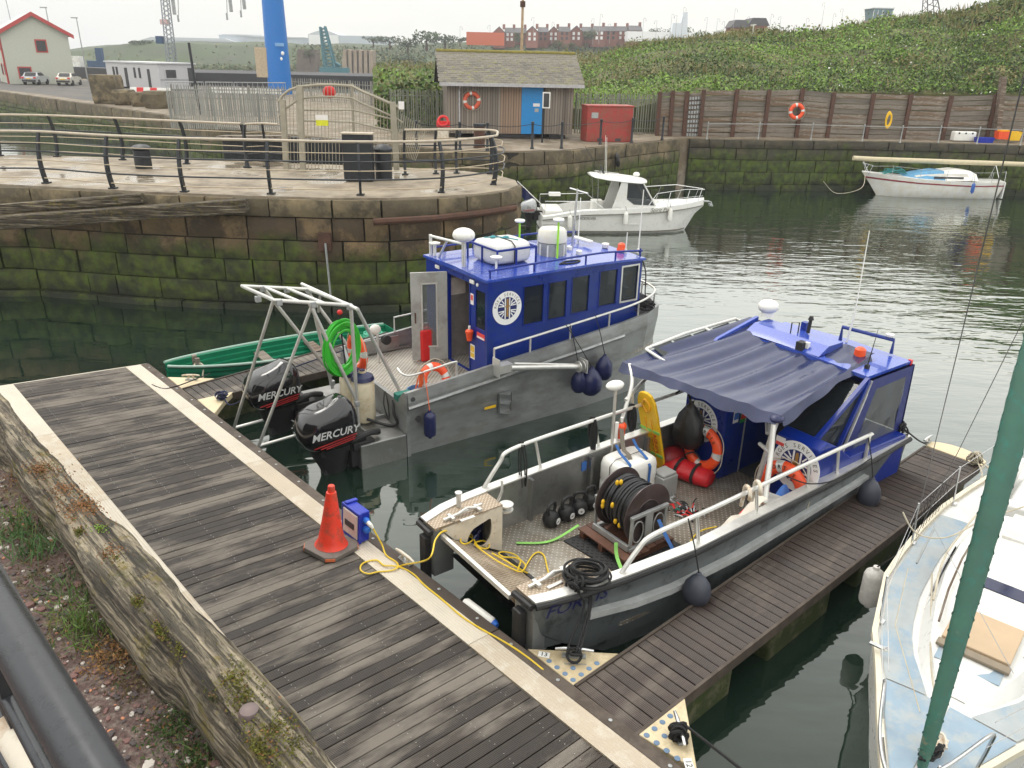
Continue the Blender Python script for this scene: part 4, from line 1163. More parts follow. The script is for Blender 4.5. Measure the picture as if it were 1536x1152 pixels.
mm=MB();panel_with_holes(mm,CY0+.052,CY1-.052,CZ0,CZ1-.004,[(.36,.70,2.02,2.78),(.92,1.72,CZ0+.04,2.86)],CX0+.025)
b.add([TF@Vector(v)for v in mm.v],[tuple(reversed(f))for f in mm.f]);b.build('aft_bulkhead',m_blue,b1)
mm=MB();panel_with_holes(mm,CY0+.052,CY1-.052,CZ0,CZ1-.004,[(.5,1.3,2.1,2.85),(1.6,2.4,2.1,2.85)],CX1-.025)
b=MB();b.add([TF@Vector(v)for v in mm.v],[tuple(reversed(f))for f in mm.f]);b.build('front_bulkhead',m_blue,b1)
b=MB()
sec=lambda x,z:[Vector((x,CY0-.03,z)),Vector((x,CY1+.03,z)),Vector((x,CY1+.03,z+.05)),Vector((x,(CY0+CY1)/2,z+.085)),Vector((x,CY0-.03,z+.05))]
b.loft([sec(CX0-.05,CZ1),sec(4.5,CZ1+.01),sec(5.3,CZ1-.01),sec(CX1+.06,CZ1-.04)]);b.build('cabin_roof',m_blue_skylit,b1)
for i,(a,c,z0,z1)in enumerate(WIN):
 for yy_,s in((CY0,1),(CY1,-1)):
  b=MB();b.box(((a+c)/2,yy_+s*.025,(z0+z1)/2),(c-a,.012,z1-z0));wn=b.build('window',m_glass,b1)
  b=MB();fr=.035 if(i==4)else.016
  for(x0,x1,q0,q1)in((a-fr,a,z0-fr,z1+fr),(c,c+fr,z0-fr,z1+fr),(a,c,z0-fr,z0),(a,c,z1,z1+fr)):
   b.box(((x0+x1)/2,yy_-s*.004,(q0+q1)/2),(x1-x0,.02,q1-q0))
  b.build('window_frame',m_tube if i==4 else m_blue,wn)
b=MB();b.box((CX0+.025,.53,2.40),(.012,.34,.76));b.build('window',m_glass,b1)
b=MB();b.box((3.2,1.5,1.3),(.5,.5,.6));b.box((3.0,1.5,1.95),(.12,.5,.7));b.box((5.0,1.6,1.5),(.5,1.4,1.0));b.box((4.5,.9,1.3),(.45,.45,.6));b.box((4.3,.9,1.95),(.1,.45,.7));b.build('cabin_seats',m_dark,b1,bevel=.03)
b=MB();b.box((5.3,1.0,2.15),(.15,.7,.3));b.box((4.95,.7,2.25),(.25,.2,.16));b.box((3.1,.75,2.15),(.2,.15,.2));b.build('chart_screen',m_grey,b1,bevel=.01)
b=MB();b.box((2.3,.6,1.5),(.55,.4,1.0));b.build('red_crate',m_red,b1,bevel=.02)
b=MB();b.box((2.25,1.82,1.9),(.7,.03,1.9));b.build('inner_panel',mat('grey lining',(.20,.19,.18),.6),b1)
b=MB();b.box((2.15,1.80,2.55),(.34,.012,.36));b.build('notice_sheet',mat('paper notice',(.62,.55,.5),.7),b1)
dM=Matrix.Translation((CX0-.02,1.76,1.03))@Matrix.Rotation(radians(180-22),4,'Z')
b=MB();W_=.74;H_=1.86
for(x0,x1,z0,z1)in((0,W_,0,.30),(0,W_,1.62,H_),(0,.22,.30,1.62),(W_-.22,W_,.30,1.62)):b.box(((x0+x1)/2,0,(z0+z1)/2),(x1-x0,.05,z1-z0))
b2_=MB();b2_.add([dM@Vector(v)for v in b.v],b.f);dr=b2_.build('cabin_door',mat('pale grey door',(.40,.40,.38),.45,.2,var=.1,dirt=(.28,.27,.25),dirt_amt=.3),b1)
def dadd(nm,m,*boxes):
 b=MB()
 for c,d in boxes:
  q=MB();q.box(c,d);b.add([dM@Vector(v)for v in q.v],q.f)
 return b.build(nm,m,dr)
dadd('door_pane',m_glass_clear,((W_/2,0,.96),(.30,.012,1.32)))
dadd('pane_frame',m_tube,*[(c,d)for s in(-1,1)for c,d in(((.22,s*.028,.96),(.03,.012,1.38)),((W_-.22,s*.028,.96),(.03,.012,1.38)),((W_/2,s*.028,.29),(.34,.012,.03)),((W_/2,s*.028,1.63),(.34,.012,.03)))])
dadd('door_handle',m_rust,((W_-.08,.04,.92),(.025,.03,.22)),((W_-.08,-.04,.92),(.025,.03,.22)))
b=MB()
for yv in(.90,1.74):b.box((CX0-.008,yv,1.93),(.014,.03,1.86))
b.box((CX0-.008,1.32,2.875),(.014,.86,.03));b.build('door_frame',m_blue,b1)
for yv in(.80,2.15):
 b=MB();b.box((CX0-.02,yv,2.90),(.04,.16,.08));b.build('deck_light',m_wplastic,b1,bevel=.02)
b=MB();b.lathe([(.035,0),(.035,.02),(.0001,.025)],12,(CX0-.002,.62,2.88),0,Matrix.Rotation(-pi/2,3,'Y'));b.build('round_lamp',m_wplastic,b1)
def sticker(parent,c,w_,h_,m,nm='warning_sticker',axis='x',t=.006):
 b=MB();b.box(c,(t,w_,h_)if axis=='x' else(w_,t,h_));return b.build(nm,m,parent)
m_st_w=mat('white sticker',(.75,.72,.70),.5,var=.03);m_st_y=mat('yellow sticker',(.75,.48,.03),.5,var=.03);m_st_r=mat('red sticker',(.7,.06,.05),.5,var=.03);m_st_b=mat('blue sticker',(.05,.16,.5),.5,var=.03)
s_=sticker(b1,(CX0-.005,.82,2.55),.11,.22,m_st_w);sticker(s_,(CX0-.010,.82,2.58),.07,.10,m_st_r,'red_mark')
s_=sticker(b1,(CX0-.005,.80,1.47),.16,.30,m_st_w);sticker(s_,(CX0-.010,.80,1.53),.13,.12,m_st_y,'warning_triangle');sticker(s_,(CX0-.010,.80,1.40),.13,.09,m_st_y,'yellow_band')
s_=sticker(b1,(CX0-.005,.50,1.88),.28,.12,m_st_r);sticker(s_,(CX0-.010,.50,1.845),.26,.035,m_st_w,'white_band')
roundel(b1,Matrix.Translation((2.33,CY0-.006,2.44))@XZ,.335)
def rail_run(nm,pts,posts,m,r=.022,rp=.02,parent=b1,nseg=6):
 b=MB();b.tube(pts,r,8)
 for p,q in posts:b.tube([p,q],rp,8)
 return b.build(nm,m,parent)
m_bt=m_blue
zr=CZ1+.20
for yv in(CY0+.07,CY1-.07):
 rail_run('roof_rail',rope_pts([(1.95,yv,zr),(3.4,yv,zr+.02),(4.7,yv,zr+.03),(5.5,yv,zr-.02),(5.85,yv,zr-.05)],5),[((x,yv,CZ1+.04),(x,yv,zr+.01))for x in(1.98,3.0,4.3,5.1,5.8)],m_bt)
b=MB();b.tube([(1.95,2.58,3.05),(1.95,2.58,3.48)],.035,8);b.tube([(1.95,2.58,3.45),(1.97,1.32,3.52)],.03,8);b.tube([(1.97,1.95,3.45),(1.99,2.3,3.06)],.025,8);b.tube([(1.98,1.30,3.05),(1.98,1.30,3.58)],.045,10);b.build('radar_post',m_tube,b1)
b=MB();b.ball((1.98,1.30,3.70),(.22,.23,.14),16,10);b.build('covered_radar',m_wplastic,b1)
b=MB();b.lathe([(.11,0),(.12,.03),(.05,.05)],14,(1.98,2.46,3.30));b.lathe([(.03,0),(.04,.25)],8,(1.98,2.46,3.06));b.lathe([(.11,0),(.12,.03),(.05,.05)],14,(2.36,.72,3.32));b.lathe([(.02,0),(.03,.25)],8,(2.36,.72,3.06));b.build('aerial_mushroom',m_wplastic,b1)
b=MB();c0,c1,d0,d1=2.45,3.38,.82,1.92
b.tube([(c0,d0,3.42),(c1,d0,3.42),(c1,d1,3.42),(c0,d1,3.42)],.024,8,closed=True)
for x,y in((c0,d0),(c1,d0),(c1,d1),(c0,d1),(c0,1.37),(2.9,d0)):b.tube([(x,y,3.05),(x,y,3.42)],.022,8)
b.build('raft_cradle',m_bt,b1)
b=MB();b.lathe([(.30,0),(.30,.28),(.27,.30)],20,(4.15,1.30,3.06));b.build('dome_base',m_galv,b1)
b=MB();b.lathe([(.315,0),(.315,.08),(.30,.22),(.25,.27),(.0001,.28)],24,(4.15,1.30,3.36));b.build('white_dome',m_white,b1)
b=MB()
for k in range(10):a=2*pi*k/10;b.box((4.15+.30*cos(a),1.30+.30*sin(a),3.2),(.03,.03,.24),0,Matrix.Rotation(a,3,'Z'))
b.build('dome_struts',m_wplastic,b1)
m_lime=mat('lime pole',(.34,.75,.04),.4,var=.03)
for x,y,h in((4.02,.94,.78),(4.12,2.45,.50)):
 b=MB();b.tube([(x,y,3.06),(x,y,3.06+h)],.022,8);o=b.build('survey_pole',m_lime,b1)
 b=MB();b.lathe([(.10,0),(.12,.03),(.11,.055),(.0001,.065)],16,(x,y,3.06+h));b.build('receiver',m_wplastic,o)
b=MB();b.tube([(4.9,1.55,3.05),(4.93,1.5,4.35)],[.03,.022],8);b.tube([(4.93,1.75,4.33),(4.93,1.15,4.30)],.02,8);b.build('steel_mast',m_steel,b1)
for x,y,h,r_ in((5.35,1.9,1.05,.010),(6.0,.62,1.35,.010),(5.75,.75,.45,.01)):
 b=MB();b.tube([(x,y,3.03),(x+.01,y,3.03+h)],[r_+.006,r_],6);b.lathe([(.03,0),(.03,.09),(.0001,.1)],8,(x,y,3.03));b.build('whip_aerial',m_wplastic,b1)
b=MB();b.lathe([(.10,0),(.10,.03),(.085,.06),(.08,.14),(.05,.17),(.0001,.175)],16,(5.72,.86,3.06));b.build('orange_beacon',m_orange,b1)
b=MB();b.box((5.35,1.75,3.18),(.12,.62,.06));b.lathe([(.07,0),(.09,.1),(.0001,.12)],12,(5.6,1.25,3.06));b.lathe([(.06,0),(.07,.1),(.0001,.11)],12,(4.65,1.0,3.06));b.box((4.7,1.4,3.12),(.10,.10,.10));b.build('roof_sensors',m_wplastic,b1,bevel=.015)
b=MB();b.tube(rope_pts([(5.85,.45,3.12),(6.0,.35,2.7),(6.05,.35,2.2),(6.2,.45,1.95)],6),.014,6);b.tube(rope_pts([(3.75,.5,3.075),(4.0,.62,3.08),(4.3,.55,3.08),(4.1,.45,3.075),(3.8,.5,3.08)],6),.018,6);b.build('cable',m_black,b1)
def gl(x,ins=.05):
 ol=b1_outline(1,ins);
 return ol
st=[(1.90,.06),(3.6,.06),(4.6,.07),(5.4,.10),(6.0,.22),(6.48,.48),(6.7,.95),(6.76,BE/2)]
full=st+[(x,BE-y)for x,y in reversed(st[:-1])]
zt=lambda x:sheer(x)+.30
pr_=rope_pts([(x,y,zt(x))for x,y in full],6)
posts=[((x,y,sheer(x)-.01),(x,y,zt(x)))for x,y in((1.90,.06),(2.75,.06),(3.75,.06),(4.8,.075),(5.7,.16),(6.52,.52),(6.73,1.15),(6.73,BE-1.15),(6.52,BE-.52),(5.7,BE-.16),(4.4,BE-.07),(3.0,BE-.06))]
rail_run('bow_rail',pr_,posts,m_tube,.024,.02)
ra=B1.y(*zm(320,420,3.84)(945,520),.1);rb_=B1.y(*zm(320,420,3.84)(1040,555),.1)
rail_run('quarter_rail',rope_pts([(-.02,.32,1.66),(-.0,.14,1.60),(.15,.06,1.58),(.6,.06,1.62),(1.03,.06,1.66),(1.06,.06,1.60),(1.06,.06,sheer(1.06))],6),[((.38,.06,sheer(.4)),(.38,.06,1.60))],m_tube,.02,.016)
rail_run('port_rail',[(1.2,BE-.06,1.40),(1.2,BE-.06,1.72),(1.88,BE-.06,1.75),(1.88,BE-.06,1.46)],[],m_tube,.02)
b=MB();b.box((.8,BE-.12,1.18),(.9,.05,.30));b.box((.9,BE-.14,1.05),(1.3,.04,.04));b.build('side_locker',m_alu,b1)
G={}
t1=Vector((-2.02,2.45,2.96));t2=Vector((-1.93,.95,3.06));t3=Vector((-.66,.80,2.82));t4=Vector((-.80,2.40,2.74))
b=MB();R_=.034
b.tube([t1,t2,t3,t4],R_,10,closed=True)
for k in(.33,.66):b.tube([t1.lerp(t4,k),t2.lerp(t3,k)],R_*.9,10)
b.tube([t4+Vector((.0,.35,.02)),t3+Vector((.02,-.30,0))],R_,10)
b.build('gantry_top',m_tube,b1)
b=MB()
f1_=B1.z(351,642,.25);f2_=B1.z(388,669,.25)
b.tube([t1.lerp(t2,.98),f1_*.0+f1_],R_*.85,10);b.tube([t2.lerp(t3,.5),f2_],R_*.85,10)
b.tube([f1_,f1_+Vector((1.55,-.1,.12))],R_*.85,10);b.tube([f2_,f2_+Vector((1.4,-.1,.12))],R_*.85,10);b.build('aft_legs',m_tube,b1)
b=MB()
for P,Q in((t3+Vector((.02,.0,0)),(-.62,.82,.45)),(t4,(-.45,2.45,.6)),(t2.lerp(t3,.45),(-.62,.82,.95)),(t1.lerp(t4,.3),(-.45,2.4,.9)),(t3+Vector((.02,-.28,0)),(.22,.78,1.02)),(t4+Vector((0,.3,0)),(.2,2.5,1.02))):
 b.tube([P,Q],R_,10)
b.tube([t4.lerp(t3,.3),t4+Vector((.25,.25,-.55))],R_*.7,8)
b.build('gantry_legs',m_tube,b1)
b=MB()
for P in(t1.lerp(t2,.5)+Vector((0,0,-.08)),t2.lerp(t3,.06),t2.lerp(t3,.5),t3,t4,t1.lerp(t4,.66),t1.lerp(t4,.3),Vector((-.62,.82,.95)),Vector((-.45,2.45,.75))):
 b.box(P+Vector((0,0,-.03)),(.10,.09,.11))
b.build('tube_clamps',m_galv,b1,bevel=.015)
# things resting on or hanging from boat 1
def w1(x,y,z):return B1.M@Vector((x,y,z))
raft=thing('liferaft_canister','white liferaft canister strapped in the blue roof cradle','liferaft',w1(2.92,1.37,3.06),B1.ang)
b=MB();secs=[]
for x,s in((-.46,.55),(-.43,.85),(-.36,.97),(-.1,1),(.1,1),(.36,.97),(.43,.85),(.46,.55)):
 secs.append([Vector((x,.46*s*(abs(cos(t))**.5)*(1 if cos(t)>0 else-1),.24+.23*s*(abs(sin(t))**.5)*(1 if sin(t)>0 else-1)))for t in[2*pi*k/24 for k in range(24)]])
b.loft(secs,smooth=True);b.build('shell',m_white,raft,sharp=60)
b=MB();b.tube([Vector((-.465*cos(t)if False else x,y,z))for x,y,z in[(.0,-.47,.05),(0,-.47,.40),(0,-.35,.475),(0,.35,.475),(0,.47,.40)]],.012,6);b.tube([(-.47,-.3,.24),(.47,-.3,.24)],.004,4);b.build('strap',m_black,raft)
b=MB();b.ball((.05,-.05,.49),(.09,.04,.03));b.ball((-.15,.1,.49),(.07,.05,.03));b.tube(rope_pts([(-.3,.2,.48),(0,0,.49),(.2,-.3,.47)],5),.012,5);b.build('teal_cord',mat('teal cord',(.05,.25,.28),.7),raft)
hs=B1.z(*zm(320,420,3.84)(700,370),1.9)
cM=B1.M@Matrix.Translation((-.78,.98,2.0))@Matrix.Rotation(radians(18),4,'Z')@Matrix.Rotation(pi/2,4,'X')
ho=thing('green_hose','coil of bright green hose hanging from the stern gantry of the cabin workboat','hose',M=cM)
b=MB()
for k in range(18):
 q=R.uniform(-.05,.05);b.torus((R.uniform(-.03,.03),R.uniform(-.03,.0),q),.29+R.uniform(-.06,.06),.017,28,7,M=Matrix.Rotation(R.uniform(-.12,.12),3,'X')@Matrix.Diagonal((1.15,1.5,1)))
b.build('coil',m_green,ho)
b=MB();b.tube(rope_pts([(.20,-.1,.03),(.24,-.5,.05),(.30,-.75,.10),(.42,-.95,.25)],6),.02,7);b.build('tail',m_green,ho)
b=MB();b.tube([(0,.28,0),(0,.62,0)],.02,6);b.tube([(0,.36,.0),(0,-.30,.06)],.016,6);b.build('black_strap',m_rope,ho)
b=MB();b.ball((0,.66,0),(.05,.05,.05));b.build('red_lashing',m_red,ho)
lifebuoy('lifebuoy hanging behind the green hose at the stern of the cabin workboat',B1.M@Matrix.Translation((-.22,1.62,1.60))@Matrix.Rotation(radians(-90),4,'Z')@Matrix.Rotation(pi/2,4,'X'),None,.30,.09)
q=B1.z(650,562,1.25)
lifebuoy('lifebuoy with yellow line leaning inside the aft rail of the cabin workboat',B1.M@Matrix.Translation((.72,.28,1.28))@Matrix.Rotation(radians(8),4,'Z')@Matrix.Rotation(radians(68),4,'X'),None,.26,.085)
b=MB();b.tube(rope_pts([w1(.45,.16,1.12),w1(.60,.06,1.18),w1(.80,.06,1.14),w1(.98,.16,1.20)],6),.035,8);tag(b.build('yellow_float_line',m_yellow),'yellow float line lying across the orange lifebuoy on the aft deck','float line')
b=MB()
for k in range(7):b.tube(rope_pts([w1(.36+R.uniform(-.03,.03),.05+R.uniform(0,.03),1.64),w1(.34+R.uniform(-.06,.06),.10,1.4+R.uniform(-.1,.1)),w1(.28+R.uniform(-.1,.12),.14,1.1)],5),.014,5)
tag(b.build('orange_rope',mat('orange rope',(.75,.14,.04),.7)),'bundle of orange rope tied to the aft rail of the cabin workboat','rope')
FG='navy fenders of the cabin workboat'
fender('long navy fender on an orange line at the starboard quarter of the cabin workboat',w1(.36,-.16,.92),.56,.115,m_navy,False,FG,w1(.36,.03,1.60),MATS['orange rope'])
fender('round navy fender beside the end of the grey side davit',w1(4.12,-.25,1.04),.62,.24,m_navy,True,FG,w1(3.62,.05,1.95))
fender('pear-shaped navy fender hung highest amidships on the cabin workboat',w1(4.50,-.20,1.22),.56,.19,m_navy,True,FG,w1(4.4,.06,2.02))
fender('half hidden navy fender behind the round one on the cabin workboat',w1(3.86,-.17,1.0),.5,.17,m_navy,True,FG,w1(3.72,.05,1.95))
WG='cream fenders on the transom'
for dx,dy,lb in((-.52,1.30,'left'),(-.44,.93,'right')):
 f=fender('dirty cream fender with navy top on the transom, %s of the pair'%lb,w1(dx,dy,1.50),1.12,.215,mat('cream vinyl '+lb,(.62,.55,.40),.55,dirt=(.40,.32,.2),dirt_amt=.35),False,WG)
 b=MB();b.lathe([(.22,-.17),(.195,-.10),(.06,-.03),(.05,.02)],18);b.build('navy_collar',m_navy,f)
jc=thing('jerrycan','red fuel can standing behind the open door of the cabin workboat','fuel can',w1(1.50,2.02,1.0),B1.ang)
b=MB();b.prism([(-.18,0),(.18,0),(.18,.55),(.10,.68),(-.18,.68)],-.14,.14,Matrix(((1,0,0,0),(0,0,-1,0),(0,1,0,0),(0,0,0,1))));b.build('can_body',m_red,jc,bevel=.03)
b=MB();b.tube([(-.12,0,.67),(-.10,0,.75),(.05,0,.75),(.07,0,.67)],.02,8);b.build('handle',m_red,jc)
b=MB()
for k in range(4):b.torus(w1(.42+.02*k,.42,1.03+.02*k),.20+.015*k,.016,24,6)
tag(b.build('blue_hose',mat('blue hose',(.06,.16,.34),.5)),'coil of blue hose on the aft deck of the cabin workboat','hose')
b=MB();b.box((0,0,0),(.30,.16,.12));o=b.build('teal_bag',mat('teal fabric',(.02,.17,.13),.8));o.matrix_world=B1.M@Matrix.Translation((.1,.38,1.08));tag(o,'small teal bag in the stern corner of the cabin workboat','bag')
eb=thing('emergency_light','orange and white emergency light on the blue aft bulkhead of the cabin workboat','emergency light',w1(1.80,.80,1.72),B1.ang,'orange emergency lights')
b=MB();b.lathe([(.05,0),(.06,.05),(.07,.14),(.08,.16),(.08,.20),(.06,.22),(.0001,.24)],14);b.build('float_body',m_orange,eb)
b=MB();b.lathe([(.025,.235),(.025,.30),(.0001,.31)],10);b.build('lamp',m_wplastic,eb)
dk=thing('deck_shower','small white pump head on a grey stand at the port side of the aft deck','pump',w1(.55,2.35,1.0),B1.ang)
b=MB();b.tube([(0,0,0),(0,0,.60)],.025,8);b.build('stand',m_tube,dk)
b=MB();b.ball((-.05,0,.72),(.13,.09,.11));b.build('head',m_wplastic,dk)
b=MB();b.lathe([(.10,0),(.10,.1),(.0001,.11)],14,(.14,-.05,.50),0,Matrix.Rotation(pi/2,3,'X'));b.build('motor',m_black,dk)
yb=thing('yellow_buoys','pair of yellow buoys hung on the bow rail of the cabin workboat','buoy',w1(6.25,1.0,2.0),B1.ang)
for x,y,z,r_ in((0,0,.28,.20),(-.1,-.1,-.05,.16)):
 b=MB();b.ball((x,y,z),(.06,r_,r_));b.build('buoy',m_yellow,yb)
b=MB()
for k in range(16):b.torus(w1(5.95+R.uniform(-.15,.2),.28+R.uniform(-.05,.1),1.92+R.uniform(-.04,.05)),.12+R.uniform(-.04,.06),.014,14,5,M=Matrix.Rotation(R.uniform(-.6,.6),3,'X')@Matrix.Rotation(R.uniform(-.6,.6),3,'Y'))
tag(b.build('black_rope',m_rope),'tangle of black rope on the starboard bow of the cabin workboat','rope')
# boat 2: open-decked landing workboat
_o=at(801.8,906.5,1.2);F=Pose((_o.x,_o.y),36.5)
b2=thing('landing_workboat','open-decked grey workboat with bow ramp, hose reel and blue wheelhouse under a navy canopy','workboat',F.o,F.ang)
def w2(x,y,z):return F.M@Vector((x,y,z))
DZ,GZ2,LEN=.45,1.20,7.75
m_hull2=mat('dark grey painted hull',(.125,.14,.145),.35,.2,var=.12,scale=2,coat=.15,dirt=(.035,.04,.042),dirt_amt=.35)
def gy(x):
 return interp([0,.35,1.2,2.3,6,7.75],[.0,-.10,-.21,-.30,-.22,-.10],x)
def gs(x):return interp([-.18,.3,1,3,6,7.75],[2.24,2.40,2.46,2.54,2.57,2.45],x)
def side(sign,name_mat):
 b=MB();secs=[]
 xs=[0,.15,.4,.8,1.3,2,3,4.5,6,7,7.75]
 g=gy if sign<0 else gs
 for x in xs:
  y=g(x);keel=interp([0,.15,.4,.8,1.3,2],[.78,.62,.42,.16,-.12,-.35],x);ins=interp([0,.4,1.3,2.5],[.05,.09,.11,.09],x)
  s=1 if sign<0 else-1
  secs.append([Vector((x+.04,y+s*ins*1.6,keel)),Vector((x+.02,y+s*ins,max(keel+.05,.22))),Vector((x,y+s*.02,.98)),Vector((x,y,GZ2)),Vector((x,y+s*.10,GZ2)),Vector((x,y+s*.10,DZ)),])
 b.loft(secs,closed=False,cap=False)
 return b
hb=side(-1,0);o=hb.build('port_hull',[m_hull2],b2)
hb=side(1,0);hb.f=[list(reversed(f))for f in hb.f];hb.build('starboard_hull',m_alu,b2)
b=MB()
b.loft([[Vector((x,gy(x)+i1,z)),Vector((x,gs(x)-i1,z))]for x,z,i1 in((.1,.70,.25),(.5,.38,.3),(1.3,-.12,.3),(2,-.35,.2),(7.7,-.4,.2))],closed=False,cap=False)
b.box((7.72,1.18,.45),(.06,2.5,1.45));b.build('bottom',m_hull2,b2)
for g,s,nm in((gy,1,'gunwale'),(gs,-1,'gunwale')):
 xs=[0 if s>0 else-.17,.2,.6,1.2,2.3,3.5,5,6.5,7.78]
 b=MB();b.loft([[Vector((x,g(x)-s*.02,GZ2+.006)),Vector((x,g(x)+s*.13,GZ2+.006)),Vector((x,g(x)+s*.13,GZ2+.03)),Vector((x,g(x)-s*.02,GZ2+.03))]for x in xs]);b.build(nm,m_tube,b2)
 b=MB();b.tube([(x,g(x)-s*.025,GZ2-.03)for x in xs],.04,8);b.build('rubber_edge',m_black,b2)
b=MB();sp_=[]
for p in((888,926),(950,903),(1000,880),(1100,829),(1200,772),(1300,716)):
 q=F.y(*p,gy(1.2)-.01);sp_.append((q.x,gy(q.x)-.0,q.z))
for p,q in zip(sp_,sp_[1:]):b.bar(p,(q[0]+.004,q[1],q[2]),.12,.085)
b.build('spray_strake',mat('pale grey strake',(.40,.41,.41),.5,.1),b2)
p0=F.y(822,916,gy(.4));
q_=F.y(866,903,gy(.8));T=Matrix.Translation((q_.x,gy(q_.x)-.035,q_.z-.02))@Matrix.Rotation(radians(-6.5),4,'Z')@Matrix.Rotation(radians(4),4,'X')@XZ
b=MB();text(b,'FORTIS',T,.235,bold=.006,shear=.25,sx=1.15);b.build('lettering',mat('navy lettering',(.006,.008,.075),.4,var=.02),b2)
b=MB();b.prism([(.86,.05),(1.3,-.15),(2.4,-.20),(6,-.14),(7.7,-.05),(7.7,2.38),(6,2.47),(3,2.45),(1,2.38),(.86,2.3)],DZ-.05,DZ);b.build('deck',m_check,b2)
YS,YP=1.93,.37
b=MB();b.prism([(-.15,YS),(.93,YS),(.93,2.40),(.3,2.36),(-.16,2.20)],GZ2-.03,GZ2+.008);b.build('pod_top',m_check_c,b2)
b=MB()
def wallpoly(pts,hole,y,mb,th=.02):
 n=len(pts)
 for a in range(n):
  c=(a+1)%n
  for yv in(y,y+th):mb.quad((pts[a][0],yv,pts[a][1]),(pts[c][0],yv,pts[c][1]),(hole[c][0],yv,hole[c][1]),(hole[a][0],yv,hole[a][1]))
  mb.quad((hole[a][0],y,hole[a][1]),(hole[c][0],y,hole[c][1]),(hole[c][0],y+th,hole[c][1]),(hole[a][0],y+th,hole[a][1]))
hc=(.55,.83)
hole=[(hc[0]+.20*(abs(cos(t))**.55)*(1 if cos(t)>0 else-1),hc[1]+.19*(abs(sin(t))**.55)*(1 if sin(t)>0 else-1)+.10*cos(t))for t in[2*pi*k/24 for k in range(24)]]
def outl(t):
 d=(cos(t),sin(t));best=9
 poly=[(.93,.45),(.93,1.19),(-.12,1.19),(-.12,1.10)]
 for i in range(4):
  (x1,z1),(x2,z2)=poly[i],poly[(i+1)%4];ex,ez=x2-x1,z2-z1;det=d[0]*ez-d[1]*ex
  if abs(det)<1e-9:continue
  k=((x1-hc[0])*ez-(z1-hc[1])*ex)/det;u=((x1-hc[0])*d[1]-(z1-hc[1])*d[0])/det
  if k>0 and-.001<=u<=1.001:best=min(best,k)
 return(hc[0]+d[0]*best,hc[1]+d[1]*best)
wallpoly([outl(2*pi*k/24)for k in range(24)],hole,YS,b)
b.box((.93,(YS+2.40)/2+.012,.82),(.02,2.40-YS,.73));b.build('pod_wall',m_cream,b2)
b=MB();b.box((.5,2.3,.75),(.7,.02,.6));b.tube(rope_pts([(.45,2.0,.7),(.55,2.02,.8),(.6,2.05,.65),(.5,2.05,.6),(.62,2.03,.85)],5),.02,5);b.build('pod_inside',m_navy,b2)
b=MB();b.prism([(.01,.02),(.35,-.08),(1.15,-.18),(1.09,.36),(.01,.37)],GZ2-.03,GZ2+.008);b.build('pod_top',m_check_c,b2)
b=MB();b.box((.55,.37,.82),(1.07,.02,.70));b.box((1.10,.13,.82),(.02,.46,.70));b.build('pod_wall',m_cream,b2)
b=MB();b.prism([(-.15,1.96),(-.16,2.22),(.15,2.25),(.15,1.96)],.45,GZ2-.04);b.prism([(0,.01),(.0,.35),(.2,.35),(.25,.05)],.42,GZ2-.04);b.build('pod_front',m_alup,b2)
b=MB();b.box((-.20,2.10,.68),(.10,.16,.72));b.box((-.06,.20,.66),(.10,.16,.74))
b.build('bow_fender',m_black,b2,bevel=.02)
b=MB();b.tube([(-.20,1.95,1.14),(-.21,2.26,1.16)],.04,8);b.tube([(-.03,.36,1.14),(-.035,.0,1.16)],.04,8);b.build('rubber_edge',m_black,b2)
b=MB();TR=[(-.03,YS-.03),(-.03,YP+.03),(.87,YP+.06),(.87,YS-.06)]
def rz(x):return 1.06-(x+.03)/.9*.60
b.add([(x,y,rz(x))for x,y in TR]+[(x+.04,y,rz(x)-.10)for x,y in TR],[(0,1,2,3),(7,6,5,4),(0,4,5,1),(1,5,6,2),(2,6,7,3),(3,7,4,0)]);b.build('bow_ramp',m_check_c,b2)
b=MB();b.bar((-.05,YS-.02,1.075),(-.05,YP+.02,1.075),.05,.06);b.build('ramp_lip',m_tube,b2)
b=MB()
for k in range(22):y=YP+.1+(YS-YP-.2)*k/21;b.bar((.02,y,rz(.02)+.004),(.82,y,rz(.82)+.004),.018,.01)
b.build('ramp_treads',m_check_c,b2)
b=MB();b.box((.89,1.15,DZ+.012),(.05,1.5,.03));b.build('ramp_hinge',m_black,b2)
for y,x in((YS+.08,.35),(YP-.12,.42)):
 b=MB();b.bar((x-.32,y,1.235),(x+.30,y+.02,1.26),.035,.035);b.box((x-.2,y,1.235),(.05,.14,.05));b.box((x+.22,y,1.235),(.05,.16,.05));b.tube([(x-.1,y,1.25),(x+.05,y,1.30),(x+.2,y,1.25)],.02,6);b.box((x-.02,y-.12,1.222),(.22,.05,.012));b.build('ramp_latch',m_tube,b2,bevel=.006)
b=MB();b.lathe([(.035,0),(.035,.20),(.05,.205),(.05,.225),(.0001,.23)],12,(.40,2.22,1.21));b.build('bollard',m_tube,b2)
b=MB();b.lathe([(.10,0),(.10,.02),(.04,.03),(.04,.07),(.10,.08),(.10,.10),(.0001,.10)],16,(1.03,1.98,1.06));b.tube([(.92,2.05,1.18),(.98,2.02,1.35),(1.02,2.08,1.48)],.02,6);b.build('cable_sheave',m_tube,b2)
for x in(1.75,2.95,4.2):
 b=MB();b.box((x,gs(x)-.14,.80),(.05,.10,.70));b.build('bulwark_rib',m_alu,b2)
zz=1.70
sp=[(.95,gs(.95)-.03,GZ2+.02),(1.22,gs(1.2)-.05,1.56),(1.42,gs(1.4)-.05,zz),(2.5,gs(2.5)-.05,zz+.02),(4.6,gs(4.6)-.05,zz+.02),(6.2,gs(6)-.05,zz),(6.4,gs(6)-.05,GZ2)]
